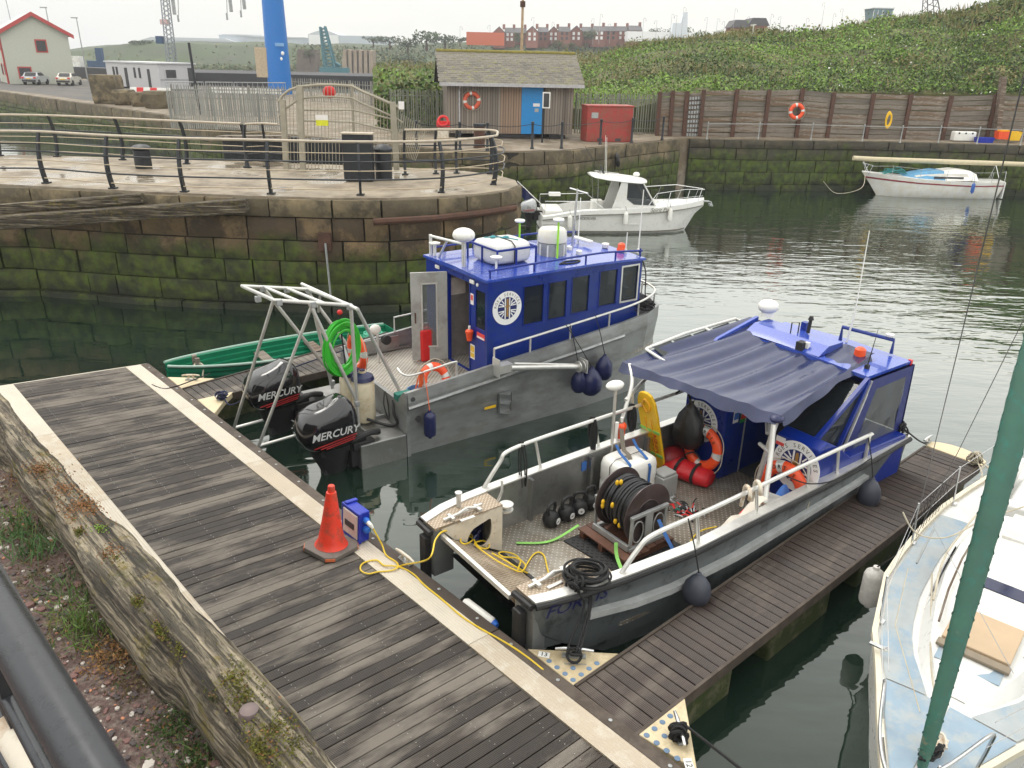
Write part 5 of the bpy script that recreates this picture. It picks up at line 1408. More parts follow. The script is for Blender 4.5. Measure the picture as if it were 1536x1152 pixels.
rail_run('starboard_rail',rope_pts(sp,5),[((x,gs(x)-.05,GZ2),(x-.12,gs(x)-.05,zz))for x in(2.0,3.2,4.5,5.6)],m_tube,.03,.022,b2)
pp=[(1.19,gy(1.2)+.06,GZ2+.02),(1.42,gy(1.4)+.06,1.48),(1.66,gy(1.7)+.06,1.62),(2.6,gy(2.6)+.06,1.66),(4.2,gy(4.2)+.06,1.66),(6.28,gy(6.2)+.06,1.64),(6.36,gy(6.2)+.06,1.60),(6.38,gy(6.2)+.06,GZ2)]
rail_run('port_rail',rope_pts(pp,5),[((x+.10,gy(x)+.06,GZ2),(x,gy(x)+.06,1.65))for x in(2.35,3.55,4.75,5.5)],m_tube,.03,.024,b2)
# wheelhouse: two pods with a passage between, raked front, roof
PX=5.10
b=MB();prof=[(PX,DZ),(PX,1.76),(PX+.12,1.80),(7.5,1.80),(7.5,DZ)]
XZm=Matrix(((1,0,0,0),(0,0,1,0),(0,1,0,0),(0,0,0,1)))
b.prism(prof,1.57,2.44,XZm);b.build('starboard_cabinet',m_blue,b2,bevel=.02)
b=MB();b.prism([(PX-.02,DZ),(PX-.02,1.72),(PX+.18,1.80),(5.62,1.62),(6.0,1.35),(7.62,1.30),(7.62,DZ)],-.12,.60,XZm);b.build('port_cabinet',m_blue,b2,bevel=.02)
b=MB();b.box((6.9,1.09,1.1),(1.2,.95,1.3));b.box((6.2,1.09,.48),(1.2,.95,.02));b.build('wheelhouse_interior',m_dark,b2)
b=MB();b.box((PX+.5,1.575,1.1),(.03,.03,1.28));b.build('door_edge',m_tube,b2)
b=MB();sec=lambda x,z:[Vector((x,.10,z)),Vector((x,2.50,z)),Vector((x,2.50,z+.05)),Vector((x,1.3,z+.09)),Vector((x,.10,z+.05))]
b.loft([sec(6.42,2.46),sec(7.68,2.46)]);b.build('wheelhouse_roof',m_blue_skylit,b2)
b=MB()
for y0,y1 in((.98,2.45),):
 b.prism([(6.45,2.55),(7.1,2.57),(7.1,2.68),(6.7,2.68)],y0,y1,XZm)
b.prism([(5.6,2.25),(6.95,2.55),(6.95,2.72),(5.9,2.50)],2.56,2.62,XZm)
b.build('roof_step',m_blue_skylit,b2)
b=MB()
for y in(.10,1.57,2.48):b.bar((5.30,y,1.74),(6.45,y,2.47),.06,.07)
b.bar((5.86,.06,1.36),(6.44,.08,2.46),.05,.06);b.build('windscreen_pillar',m_blue,b2)
b=MB();b.bar((6.02,.045,1.36),(6.50,.06,2.44),.035,.03);b.build('screen_strut',m_tube,b2)
b=MB();b.quad((5.32,.13,1.76),(5.32,1.54,1.76),(6.36,1.54,2.36),(6.36,.13,2.36));b.build('windscreen',m_glass,b2)
b=MB();b.quad((5.34,.09,1.70),(5.80,.09,1.38),(6.40,.09,2.42));b.build('side_window',m_glass,b2)
b=MB();b.quad((5.95,.075,1.36),(6.10,.075,1.36),(6.50,.075,2.40),(6.42,.075,2.42));b.build('side_window',m_glass,b2)
m_navyc=mat('navy canvas',(.014,.022,.13),.6,var=.15,scale=6,bump=.2,bscale=12)
b=MB();fr=[((6.50,2.46),(6.64,2.28)),((7.66,2.46),(7.50,2.30)),((7.70,1.24),(7.48,1.34)),((6.02,1.24),(6.30,1.34))]
n=4
for i in range(n):
 j=(i+1)%n
 b.quad(*[(q[0],.04,q[1])for q in(fr[i][0],fr[j][0],fr[j][1],fr[i][1])])
b.quad((7.70,.04,2.46),(7.70,2.4,2.46),(7.76,2.4,1.24),(7.76,.04,1.24));b.build('canvas_side',m_navyc,b2)
def vy(u,v):
 a=Vector(fr[0][1]).lerp(Vector(fr[1][1]),u);c=Vector(fr[3][1]).lerp(Vector(fr[2][1]),u);p=a.lerp(c,v)
 return Vector((p.x,.04+.025*sin(u*9+v*4)*sin(v*6),p.y))
b=MB();b.grid(vy,12,12);b.build('vinyl_window',m_glass_clear,b2)
b=MB();b.lathe([(.17,0),(.17,.02),(.14,.02),(.14,0)],18,(5.75,.5,1.78),0,Matrix.Rotation(radians(-60),3,'Y'));b.box((6.9,.55,1.75),(.4,.4,.7));b.box((5.75,.9,1.9),(.12,.25,.35));b.build('helm',m_dark,b2)
b=MB();b.tube([(7.52,1.28,2.55),(7.52,1.28,2.78),(7.62,.42,2.78),(7.62,.42,2.55)],.032,8);b.box((7.1,1.72,2.72),(.10,.10,.20));b.build('roof_bar',m_bt,b2)
b=MB();b.ball((7.10,2.50,2.90),(.19,.18,.125),18,10);b.lathe([(.12,-.2),(.10,-.08)],12,(7.1,2.5,2.92));b.build('covered_radar',m_wplastic,b2)
b=MB();b.lathe([(.09,0),(.09,.05),(.085,.15),(.05,.18),(.0001,.185)],16,(7.02,.62,2.53));b.build('orange_beacon',m_orange,b2)
b=MB();b.tube([(7.5,1.15,2.55),(7.50,1.10,3.05),(7.48,1.12,4.45)],[.02,.014,.008],6);b.build('whip_aerial',m_wplastic,b2)
b=MB();b.tube([(6.72,.30,2.52),(6.82,.30,3.15)],[.012,.003],5);b.box((6.72,.30,2.53),(.06,.06,.10));b.box((6.5,1.35,2.62),(.14,.12,.14));b.tube([(6.95,1.55,2.7),(6.97,1.55,2.95)],[.03,.03],8);b.lathe([(.05,.0),(.03,.06)],8,(6.97,1.55,2.93))
b.build('black_aerial',m_black,b2)
b=MB();b.lathe([(.06,0),(.07,.04),(.0001,.06)],12,(7.62,.50,2.82));b.box((6.55,1.28,2.64),(.06,.08,.10));b.build('aerial_mushroom',m_wplastic,b2)
b=MB();b.box((7.69,.12,2.48),(.05,.06,.08));b.build('side_light',m_red,b2)
b=MB();b.tube([(6.75,1.75,2.66),(6.75,1.75,2.86),(6.86,1.68,2.86),(6.86,1.68,2.66)],.012,6,closed=True);b.build('light_hoop',m_black,b2)
roundel(b2,Matrix.Translation((PX-.006,2.08,1.33))@YZ,.36)
roundel(b2,Matrix.Translation((PX-.03,.20,1.33))@YZ,.40)
def st2(c,w_,h_,m,nm='notice',ax='x'):return sticker(b2,c,w_,h_,m,nm,ax)
s_=st2((PX-.03,.52,1.62),.16,.14,m_st_w);sticker(s_,(PX-.036,.52,1.58),.14,.05,m_st_r,'red_band')
s_=st2((PX+.24,1.565,1.55),.13,.22,m_st_w,'notice','y');sticker(s_,(PX+.24,1.559,1.56),.11,.12,m_st_b,'blue_mark','y')
s_=st2((PX+.44,1.565,1.53),.16,.26,mat('green sticker',(.04,.35,.08),.5),'notice','y');sticker(s_,(PX+.44,1.559,1.53),.14,.12,m_st_r,'red_band','y')
s_=st2((2.85,gs(2.85)-.11,1.0),.10,.16,m_st_b,'notice','y')
# canopy posts and cloth
b=MB()
top=F.z(*zm(1120,600,7.68)(355,170),2.22)
b.tube(rope_pts([(4.08,-.02,1.22),(4.32,.16,1.75),(4.46,.30,2.26)],5),.04,10);b.tube([(4.86,.72,DZ),(4.62,.42,1.7),(4.56,.30,2.26)],.04,10)
b.tube([(4.55,.52,1.72),(4.35,.17,1.76)],.03,8);b.tube([(4.60,.45,1.9),(5.2,1.0,2.28)],.032,8);b.prism([(3.95,-.15),(4.3,-.14),(4.25,.05),(3.98,.05)],1.21,1.235)
b.build('canopy_arch',m_tube,b2)
b=MB();b.tube(rope_pts([(3.55,2.46,DZ),(3.62,2.48,1.4),(3.95,2.62,2.05),(4.15,2.9,2.28)],5),.032,8);b.tube([(4.05,2.46,DZ),(4.18,2.9,2.28)],.03,8);b.tube([(3.78,2.56,1.85),(5.2,3.0,2.24)],.032,8)
b.build('canopy_arch',m_tube,b2)
rail_run('canopy_side_frame',[(4.62,3.02,2.42),(5.6,3.06,2.50),(6.9,3.02,2.56),(6.9,2.7,2.52)],[((4.62,3.02,2.42),(4.66,2.6,2.32)),((6.1,3.05,2.52),(6.2,2.65,2.42))],m_tube,.03,.026,b2)
b=MB()
for i in range(4):
 x=4.75+i*.5;b.add([(x,3.0,2.44+.02*i),(x+.46,3.02,2.46+.02*i),(x+.5,2.62,2.30+.02*i),(x+.04,2.58,2.28+.02*i)],[(0,1,2,3)])
b.build('canopy_flap',mat('black mesh',(.03,.035,.035),.7),b2)
C4=[Vector((4.10,3.02,2.30)),Vector((4.50,.22,2.30)),Vector((7.22,.48,2.62)),Vector((6.95,2.75,2.66))]
rc=random.Random(4)
def cloth(u,v):
 p=C4[1].lerp(C4[2],u).lerp(C4[0].lerp(C4[3],u),v)
 sag=-.07*sin(pi*u)**.8*sin(pi*v)**.8
 f=v*30+2.2*sin(u*2.2+1)+3.0*u*u
 w_=(.026*sin(f)+.018*sin(f*1.7+2+3*u))*(.35+.65*sin(pi*min(1,u*1.15)))*(1.1-.35*v)
 w_+=.02*sin(u*13+v*5)*(1-v)*max(0,.4-u)
 p.z+=sag+w_
 return p
b=MB();b.grid(cloth,70,70)
def skirt(u,v):
 p=cloth(0,u);d=.10+.04*sin(u*7+.5)+.05*sin(pi*u);return p+Vector((-.10*v-.03*sin(u*23)*v,0,-d*v+.015*sin(u*37)*v))
b.grid(skirt,60,5)
def skirt2(u,v):
 p=cloth(u*.95,0);d=.11+.04*sin(u*6+1);return p+Vector((0,-.07*v-.02*sin(u*19)*v,-d*v))
b.grid(skirt2,50,5)
m_cloth=mat('navy canopy vinyl',(.022,.029,.082),.22,var=.15,scale=5,bump=.05,bscale=20)
b.build('canopy_cloth',m_cloth,b2)
b=MB();b.ball(C4[1]+Vector((.0,.05,-.06)),(.12,.10,.06));b.build('canopy_corner',m_navy,b2)
rail_run('navigation_pole',[(3.42,2.42,DZ),(3.42,2.44,2.18)],[],m_tube,.025,.02,b2)
b=MB();b.ball((3.40,2.44,2.24),(.17,.11,.075));b.build('aerial_dome',m_wplastic,b2)
# gear on and around boat 2
KG='black kettlebells on the deck'
lab=['kettlebell nearest the bow ramp, leftmost of the four','kettlebell second from the bow ramp with white number disc','kettlebell third from the bow ramp beside the bulwark','kettlebell fourth from the bow ramp, nearest the hose reel']
z6_=zm(600,600,3.84)
kroot=None
for i,p in enumerate([(868,722),(955,688),(1030,655),(1092,622)]):
 q=F.z(*z6_(*p),DZ);rot=F.ang+R.uniform(-.5,.5)
 if kroot is None:
  k=thing('kettlebell','black rubber '+lab[i],'kettlebell',w2(q.x,q.y,DZ),rot,KG)
  b=MB();b.lathe([(.075,0),(.11,.03),(.135,.11),(.115,.19),(.07,.235),(.0001,.25)],20);b.build('bell',m_black,k)
  b=MB();b.tube(rope_pts([(-.07,0,.20),(-.10,0,.29),(-.06,0,.37),(.06,0,.37),(.10,0,.29),(.07,0,.20)],5),.026,8);b.build('handle',m_black,k)
  b=MB();Mx=Matrix.Rotation(radians(90),3,'X');b.lathe([(.05,.128),(.05,.134),(.042,.135),(.042,.130)],18,(0,0,.12),0,Mx);b.build('white_ring',m_badge,k)
  b=MB();text(b,'20',Matrix.Translation((0,-.136,.12))@XZ,.06);b.build('lettering',m_badge,k)
  kroot=k
 else:
  k=dup(kroot,'black rubber '+lab[i],w2(q.x,q.y,DZ),rot)
def poly_at(ps,z):return[F.z(*p,z)for p in ps]
mt=MB();d7=zm(880,690,7.68)
M4=[(1.80,1.62),(1.95,.42),(3.15,.45),(3.05,1.60)]
mt.prism(M4,0,.018)
for i in range(24):
 for j in range(22):
  x,y=1.88+1.15*i/23,.50+1.05*j/21
  if(i+j)%2==0:mt.box((x,y,.02),(.03,.03,.012))
mo=mt.build('rubber_mat',m_black);mo.matrix_world=w2(0,0,DZ)and Matrix.Translation((0,0,DZ+.003))@F.M;tag(mo,'black studded rubber mat under the wooden pallet of the hose reel','mat')
pal=thing('wooden_pallet','reddish brown wooden pallet carrying the hose reel','pallet',w2(2.55,1.12,DZ+.025),F.ang)
m_pal=mat('wet pallet wood',(.10,.045,.028),.45,var=.35,scale=4,stretch=(1,6,1),rand=.25,bump=.3)
for i in range(6):b=MB();b.box((-.42+i*.165,0,.105),(.15,.95+R.uniform(-.05,.05),.022));b.build('slat',m_pal,pal)
for y in(-.4,0,.4):b=MB();b.box((0,y,.055),(1.0,.09,.075));b.build('bearer',m_pal,pal)
for y in(-.4,0,.4):b=MB();b.box((0,y,.008),(1.0,.10,.018));b.build('bottom_board',m_pal,pal)
reel=thing('hose_reel','steel reel wound with black hose and yellow marks on the pallet','hose reel',w2(2.60,1.12,DZ+.145),F.ang)
Ry=Matrix.Rotation(pi/2,3,'X')
m_reel=mat('dark steel flange',(.085,.065,.065),.35,.5,var=.2)
hc_=(0.02,0,.46)
for y in(-.29,.29):
 b=MB();b.lathe([(.43,-.008),(.445,-.002),(.445,.010),(.43,.014),(.0001,.014)],36,(hc_[0],y,hc_[2]),0,Ry)
 b.lathe([(.22,.016),(.21,.022),(.20,.016)],24,(hc_[0],y,hc_[2]),0,Ry);b.lathe([(.09,-.03),(.06,.03),(.03,.05),(.0001,.05)],14,(hc_[0],y,hc_[2]),0,Ry if y<0 else Matrix.Rotation(-pi/2,3,'X'));b.build('flange',m_reel,reel)
b=MB()
for k in range(13):
 y=-.25+.5*k/12;b.torus((hc_[0]+R.uniform(-.006,.006),y,hc_[2]),.335+R.uniform(-.012,.02),.024,30,7,M=Ry@Matrix.Rotation(R.uniform(-.03,.03),3,'X'))
for k in range(6):
 y=-.22+.44*k/5;b.torus((hc_[0],y,hc_[2]),.37,.020,30,6,M=Ry@Matrix.Rotation(R.uniform(-.08,.08),3,'X'))
b.lathe([(.30,-.27),(.30,.27)],20,hc_,0,Ry);b.build('wound_hose',mat('black hose',(.022,.022,.024),.35,var=.2),reel)
b=MB()
for a,y in((2.0,.1),(2.1,.14),(3.0,.2),(3.15,.2),(3.5,-.05),(3.6,-.12),(2.9,.02)):
 b.ball((hc_[0]+.385*cos(a),y,hc_[2]+.385*sin(a)),(.03,.025,.045))
b.build('yellow_mark',m_yellow,reel)
for y in(-.36,.36):
 b=MB()
 for x in(-.33,.33):b.box((x,y,.27),(.05,.03,.52))
 b.box((0,y,.52),(.72,.05,.05));b.box((0,y,.02),(.72,.06,.05));b.box((0,y,.28),(.14,.025,.46));b.tube([(.17*cos(t)*.6-.2,y,.26+.17*sin(t))for t in[2*pi*k/16 for k in range(16)]],.012,6,closed=True);b.tube([(.17*cos(t)*.6+.2,y,.26+.17*sin(t))for t in[2*pi*k/16 for k in range(16)]],.012,6,closed=True)
 b.build('side_frame',m_galv,reel,bevel=.006)
b=MB()
for x in(-.36,.36):b.box((x,0,.045),(.05,.72,.09))
b.build('cross_frame',m_galv,reel,bevel=.006)
def strap(name,lb,pts,w_,m,z=None):
 b=MB();pts=rope_pts(pts,6)
 secs=[]
 for i,p in enumerate(pts):
  d=(pts[min(i+1,len(pts)-1)]-pts[max(i-1,0)]).normalized();s_=d.cross(Vector((0,0,1)));s_=s_.normalized()*w_/2 if s_.length>.05 else Vector((w_/2,0,0))
  secs.append([p-s_,p+s_,p+s_+Vector((0,0,.006)),p-s_+Vector((0,0,.006))])
 b.loft(secs);return tag(b.build(name,m),lb,'strap')
m_bstrap=mat('blue webbing',(.03,.12,.36),.7);m_gstrap=mat('lime webbing',(.24,.55,.12),.7)
strap('ratchet_strap','blue webbing strap from the hose reel down to the port bulwark',[w2(2.75,.72,.95),w2(2.72,.45,.72),w2(2.68,.10,.50),w2(2.65,-.05,.47)],.06,m_bstrap)
strap('ratchet_strap','lime green webbing strap hanging from the pallet towards the port bow',[w2(2.05,.82,.78),w2(1.98,.70,.62),w2(1.85,.35,.50)],.05,m_gstrap)
strap('ratchet_strap','lime green webbing strap with blue end lying across the fore deck',[w2(2.1,1.65,.60),w2(1.75,1.70,.48),w2(1.5,1.75,.47),w2(1.2,1.95,.47)],.045,m_gstrap)
wc=thing('white_canister','white plastic canister lashed with blue straps behind the hose reel','canister',w2(3.42,2.02,DZ),F.ang)
b=MB();secs=[]
for z,s in((0,.85),(.03,.97),(.10,1),(.32,1),(.36,.97),(.39,1),(.62,1),(.70,.95),(.74,.82)):
 secs.append([Vector((.40*s*(abs(cos(t))**.4)*(1 if cos(t)>0 else-1),.30*s*(abs(sin(t))**.4)*(1 if sin(t)>0 else-1),z))for t in[2*pi*k/28 for k in range(28)]])
b.loft(secs,smooth=True);b.build('shell',m_wplastic,wc,sharp=60)
b=MB();b.tube([(-.41,.0,.1),(-.41,0,.68),(-.3,0,.76),(.3,0,.76),(.41,0,.68),(.41,0,.1)],.006,5);b.build('cord',m_black,wc)
b=MB()
for x in(-.24,.12):b.loft([[Vector((x,y,z)),Vector((x+.05,y,z)),Vector((x+.05,y-.004,z+.006)),Vector((x,y-.004,z+.006))]for y,z in((-.312,.25),(-.312,.65),(-.22,.755),(0,.85),(.1,.95))])
b.build('blue_strap',m_bstrap,wc)
strap('lifting_sling','grey lifting sling bunched over the white canister',[w2(3.55,2.4,1.65),w2(3.40,2.15,1.28),w2(3.35,1.95,1.22),w2(3.28,1.72,.85)],.07,mat('grey webbing',(.16,.14,.11),.8))
b=MB();b.prism([(-.17,-.15),(.17,-.15),(.17,.15),(-.17,.15)],0,.42);b.box((0,0,.44),(.30,.26,.05));o=b.build('grey_box',mat('grey plastic box',(.30,.30,.29),.5,var=.1),bevel=.02);o.matrix_world=F.M@Matrix.Translation((3.92,1.72,DZ));tag(o,'pale grey plastic box between the white canister and the red bag','box')
_a,_c=F.z(985,702,DZ+.02),F.z(973,599,1.88);sM=F.M@frame(_a,Vector((.05,-1,0)),(_c-_a))
if(sM.to_3x3()@Vector((0,0,1))).dot(EYE-sM.translation)<0:sM=F.M@frame(_a,Vector((-.05,1,0)),(_c-_a))
sb=thing('spinal_board','yellow rescue board with straps propped against the starboard rail','rescue board',M=sM)
b=MB();outl_=[(-.17,0),(.17,0),(.205,.25),(.205,1.15),(.19,1.42),(.13,1.56),(.05,1.60),(-.05,1.60),(-.13,1.56),(-.19,1.42),(-.205,1.15),(-.205,.25)]
b.prism(outl_,-.025,.025);b.build('board',m_yellow,sb,bevel=.015)
b=MB()
for x in(-.06,.06):b.tube([(x,.1,.03),(x,1.1,.03)],.012,6)
b.tube(rope_pts([(-.08,1.35,.03),(0,1.48,.035),(.08,1.35,.03),(.0,1.22,.03),(-.08,1.35,.03)],6),.02,6);b.build('handhold',mat('orange yellow plastic',(.75,.36,.01),.4),sb)
b=MB()
for y in(.35,.85):b.box((0,y,.03),(.42,.05,.012))
b.box((-.1,.5,.035),(.05,.5,.01));b.build('grey_strap',m_gstrap,sb)
b=MB();text(b,'OPEN',Matrix.Translation((.09,.60,.034))@Matrix.Rotation(pi/2,4,'Z'),.15,bold=.015);b.build('lettering',m_red,sb)
bag=thing('black_bag','black drawstring sack hanging from the rail in front of the blue cabinet','bag',w2(4.86,2.12,.92),F.ang)
b=MB();secs=[]
for z,s,dx in((0,.5,0),(.03,.8,0),(.15,1,0),(.35,.95,.02),(.55,.72,.03),(.70,.36,.02),(.78,.14,0),(.84,.18,0)):
 secs.append([Vector((.22*s*cos(t)*(1+.08*sin(5*t+z*9))+dx,.30*s*sin(t)*(1+.06*sin(7*t+z*11)),z))for t in[2*pi*k/24 for k in range(24)]])
b.loft(secs,smooth=True);b.build('sack',mat('black nylon',(.014,.014,.015),.32,var=.2,bump=.5,bscale=9),bag,sharp=75)
b=MB();b.tube(rope_pts([(0,0,.8),(-.02,.15,1.0),(.02,.36,.82)],5),.018,6);b.build('drawstring',m_rope,bag)
rb_=thing('red_holdall','red holdall with black straps lying on the deck below the black sack','bag',w2(4.70,1.88,DZ),F.ang+radians(-75))
b=MB();secs=[]
for x,s in((-.42,.55),(-.40,.85),(-.2,1),(.2,.96),(.40,.82),(.42,.5)):
 secs.append([Vector((x,.22*s*cos(t)*(1+.05*sin(3*t+x*6)),max(.004,.15+.155*s*sin(t)*(1+.14*sin(3*t+x*9))-.05*abs(x))))for t in[2*pi*k/20 for k in range(20)]])
b.loft(secs,smooth=True);b.build('bag_body',mat('red nylon',(.55,.012,.02),.45,var=.15,bump=.4,bscale=10),rb_,sharp=70)
b=MB()
for x in(-.15,.15):b.torus((x,0,.155),.20,.02,20,5,M=Matrix.Rotation(pi/2,3,'Y')@Matrix.Diagonal((.78,1.12,1.4)))
b.tube(rope_pts([(-.15,.1,.36),(0,.14,.44),(.15,.1,.36)],5),.014,6);b.build('straps',m_rope,rb_)
rb2=MB();rb2.ball((0,0,.2),(.28,.2,.22),14,9);o=rb2.build('dark_red_bag',mat('dark red nylon',(.20,.006,.01),.5,var=.2));o.matrix_world=F.M@Matrix.Translation((4.72,2.28,DZ));tag(o,'dark red bag half hidden behind the black sack','bag')
lifebuoy('lifebuoy lettered in black leaning on the starboard blue cabinet beside the black sack',F.M@Matrix.Translation((4.93,1.83,.98))@Matrix.Rotation(radians(-90),4,'Z')@Matrix.Rotation(radians(83),4,'X')@Matrix.Rotation(radians(-12),4,'Z'),'FORTIS',.30,.09)
lifebuoy('lifebuoy lettered in black standing by the port rail below the badge',F.M@Matrix.Translation((4.90,.26,.98))@Matrix.Rotation(radians(-90),4,'Z')@Matrix.Rotation(radians(80),4,'X')@Matrix.Rotation(radians(8),4,'Z'),'FORTIS',.33,.10)
eb2=thing('emergency_light','orange emergency light clipped to the starboard rail of the open-decked workboat','emergency light',w2(3.55,2.38,1.32),F.ang,'orange emergency lights')
b=MB();b.lathe([(.05,0),(.065,.05),(.07,.16),(.085,.18),(.085,.23),(.06,.26),(.0001,.28)],14);b.build('float_body',m_orange,eb2)
b=MB();b.lathe([(.025,.27),(.025,.36),(.0001,.37)],10);b.tube([(-.1,0,.02),(-.1,0,.3)],.03,8);b.build('lamp',m_wplastic,eb2)
def hank(lb,top,n,L,r,m=None,spread=.06):
 b=MB()
 for k in range(n):
  s_=R.uniform(-spread,spread);l=L*R.uniform(.7,1.05)
  b.tube(rope_pts([top+Vector((s_*.4,-.03,.02)),top+Vector((s_,-.05,-l*.4)),top+Vector((s_*.6+.02,-.04,-l)),top+Vector((s_-.03,.01,-l*.5)),top+Vector((s_*.4-.03,.03,.02)),top+Vector((s_*.3,.0,.045))],5),r,5)
 return tag(b.build('rope_hank',m or m_rope),lb,'rope','hanks of rope hung on the rails')
hank('thick hank of black rope hung over the starboard rail near the white pole',w2(3.05,gs(3)-.05,1.72),9,.50,.016)
hank('short hank of black rope on the starboard rail beside the yellow board',w2(3.90,gs(3.9)-.05,1.72),7,.42,.016)
hank('thin black line hung over the starboard rail near the bow',w2(1.62,gs(1.6)-.05,1.71),2,.72,.012,spread=.12)
b=MB()
cq=F.z(873,869,1.24)
for k in range(12):b.torus(w2(cq.x+.08+R.uniform(-.04,.04),cq.y+.0+R.uniform(-.03,.03),1.23+.012*k),.19+R.uniform(-.05,.04),.014,22,5,M=Matrix.Rotation(R.uniform(-.12,.12),3,'X')@Matrix.Rotation(R.uniform(-.12,.12),3,'Y'),sx=1.2)
kn=w2(cq.x-.16,cq.y-.08,1.26)
for k in range(8):b.torus(kn+Vector((R.uniform(-.05,.05),R.uniform(-.05,.05),R.uniform(-.02,.08))),.07,.016,12,5,M=Matrix.Rotation(R.uniform(0,3),3,'X')@Matrix.Rotation(R.uniform(0,3),3,'Y'))
cl=at(861,985,.68)
for dx in(-.05,.06,.03):
 b.tube(rope_pts([kn,w2(cq.x-.12+dx,gy(.5)-.05,1.20),w2(cq.x-.10+dx,gy(.5)-.10,1.05),cl+Vector((dx*1.3,.05,.10)),cl+Vector((dx*.4,0,.02))],6),.015,6)
b.torus(cl+Vector((0,0,.02)),.08,.016,16,6,M=Matrix.Rotation(.6,3,'X'));b.torus(cl+Vector((.02,0,.04)),.06,.016,16,6,M=Matrix.Rotation(-.5,3,'X'))
tag(b.build('mooring_rope',m_rope),'coiled black mooring rope on the port bow led down to the 13 cleat','rope')
th=MB()
for k in range(60):
 q=F.z(1028+R.gauss(0,13),768+R.gauss(0,5),DZ);a=R.uniform(0,6.3);L=R.uniform(.05,.16);z=DZ+R.uniform(.01,.07)
 P=w2(q.x,q.y,z);d=Vector((cos(a),sin(a),R.uniform(-.2,.2)))*L
 th.tube([P-d/2,P+Vector((0,0,R.uniform(0,.04))),P+d/2],R.uniform(.008,.016),5,mi=R.choices([0,1,2,3],[4,4,2,1])[0])
tag(th.build('shackles_and_lashings',[m_red,m_black,m_galv,MATS['teal fabric']],None),'heap of red and black lashings and shackles on the deck behind the hose reel','lashings')
hz_=MB()
for k in range(22):
 q=F.z(1005+R.gauss(0,5),752+R.gauss(0,4),DZ);P=w2(q.x,q.y,DZ+R.uniform(.02,.08));hz_.quad(P,P+Vector((R.uniform(-.08,.08),R.uniform(-.08,.08),R.uniform(0,.05))),P+Vector((R.uniform(-.08,.08),R.uniform(-.08,.08),R.uniform(0,.08))))
tag(hz_.build('crumpled_film',mat('clear crumpled film',(.5,.5,.5),.15,var=.1)),'crumpled clear plastic film beside the heap of lashings','plastic film')
b=MB()
for k in range(3):b.grid(lambda u,v,k=k:w2(3.25+.75*u+.05*k,-.12+.14*v+.06*k,1.05+.22*u+.05*sin(u*9+k)-.10*k),14,3,mi=(0,0,1)[k])
tag(b.build('barrier_net',[mat('white barrier tape',(.62,.56,.48),.6,var=.1),m_st_r]),'rolled white and red barrier netting tucked along the port bulwark','netting')
for q,lb in(((1114,757),'cream plastic hook over the port rail, nearer the bow of the pair'),((1130,751),'cream plastic hook over the port rail, nearer the wheelhouse of the pair')):
 p=F.y(*q,gy(3.8)+.06);b=MB();b.tube([(.0+.10*cos(t),0,.10*sin(t))for t in[radians(200)-radians(230)*k/14 for k in range(15)]]+[(.12,0,-.25)],.028,8);o=b.build('rail_hook',m_cream);o.matrix_world=F.M@Matrix.Translation((p.x,gy(p.x)+.03,1.66))@Matrix.Rotation(radians(60),4,'Z');tag(o,lb,'hook','cream hooks on the port rail')
b=MB();b.grid(lambda u,v:w2(4.32+.5*u,-.05+.22*v,DZ+.58+.10*sin(u*5)*sin(v*4+1)),10,6);tag(b.build('blue_rag',m_st_b),'crumpled blue cloth by the foot of the canopy arch','cloth')
b=MB();b.tube(rope_pts([w2(2.25,-.02,.62),w2(2.6,-.08,.7),w2(3.1,-.06,.72),w2(3.3,.1,.75)],6),.04,8);tag(b.build('yellow_hose',m_yellow),'short yellow hose tucked inside the port bulwark','hose')
GF='grey fenders of the open-decked workboat'
m_gf=mat('grey navy fender',(.05,.055,.075),.45,var=.15)
fender('fender ball hung between the port bow and the finger pontoon',w2(2.22,gy(2.1)-.20,1.0),.46,.18,m_gf,True,GF,w2(2.18,gy(2.2)+.05,1.68))
fender('fender hung below the end of the port rail beside the vinyl window',w2(6.30,gy(6.2)-.17,1.02),.52,.17,m_gf,True,GF,w2(6.32,gy(6.2)+.05,1.62))
b=MB();b.tube(rope_pts([w2(4.55,.05,1.42),w2(4.8,-.22,1.32),w2(5.5,-.26,1.20),w2(6.35,-.25,1.28)],6),.010,5);tag(b.build('spring_line',m_rope),'thin black line along the port rail below the lifebuoy','rope')
b=MB();b.tube(rope_pts([w2(7.7,.0,1.35),at(1380,662,.95),at(1392,664,.68)],6),.014,6)
for k in range(9):b.torus(w2(7.72+R.uniform(-.05,.05),.02+R.uniform(-.05,.05),1.32+R.uniform(-.03,.1)),.08,.014,12,5,M=Matrix.Rotation(R.uniform(0,3),3,'X')@Matrix.Rotation(R.uniform(0,3),3,'Y'))
tag(b.build('stern_rope',m_rope),'black stern rope from the open-decked workboat to the tip of the near finger','rope')
b=MB();e5_=zm(610,730,7.68)
def rp(u,v):
 px,py=e5_(u,v);q=F.z(px,py,.95);q=F.z(px,py,rz(min(max(q.x,0),.85))+.02);q=F.z(px,py,rz(min(max(q.x,0),.85))+.02);return F.M@q
def dp(u,v):q=F.z(*e5_(u,v),DZ+.015);return F.M@q
start=c2(1000,840,.035)
b.tube(rope_pts([start,c2(1060,815,.06),F.M@F.x(643,838,-.55),F.M@F.x(653,810,-.30),F.M@F.x(665,797,-.08),rp(560,520),rp(700,560),rp(760,610),rp(680,660),rp(620,630),rp(660,560),rp(740,550),rp(790,640),rp(840,700),rp(930,710),rp(950,660),rp(880,625),rp(800,640),rp(790,670),rp(900,760),rp(1050,860),rp(1200,940),rp(1310,980),rp(1370,920),rp(1330,860),rp(1250,820),rp(1120,810),rp(1060,770),rp(1120,750),rp(1240,780),rp(1310,850),rp(1290,930),rp(1280,960)],7),.011,6)
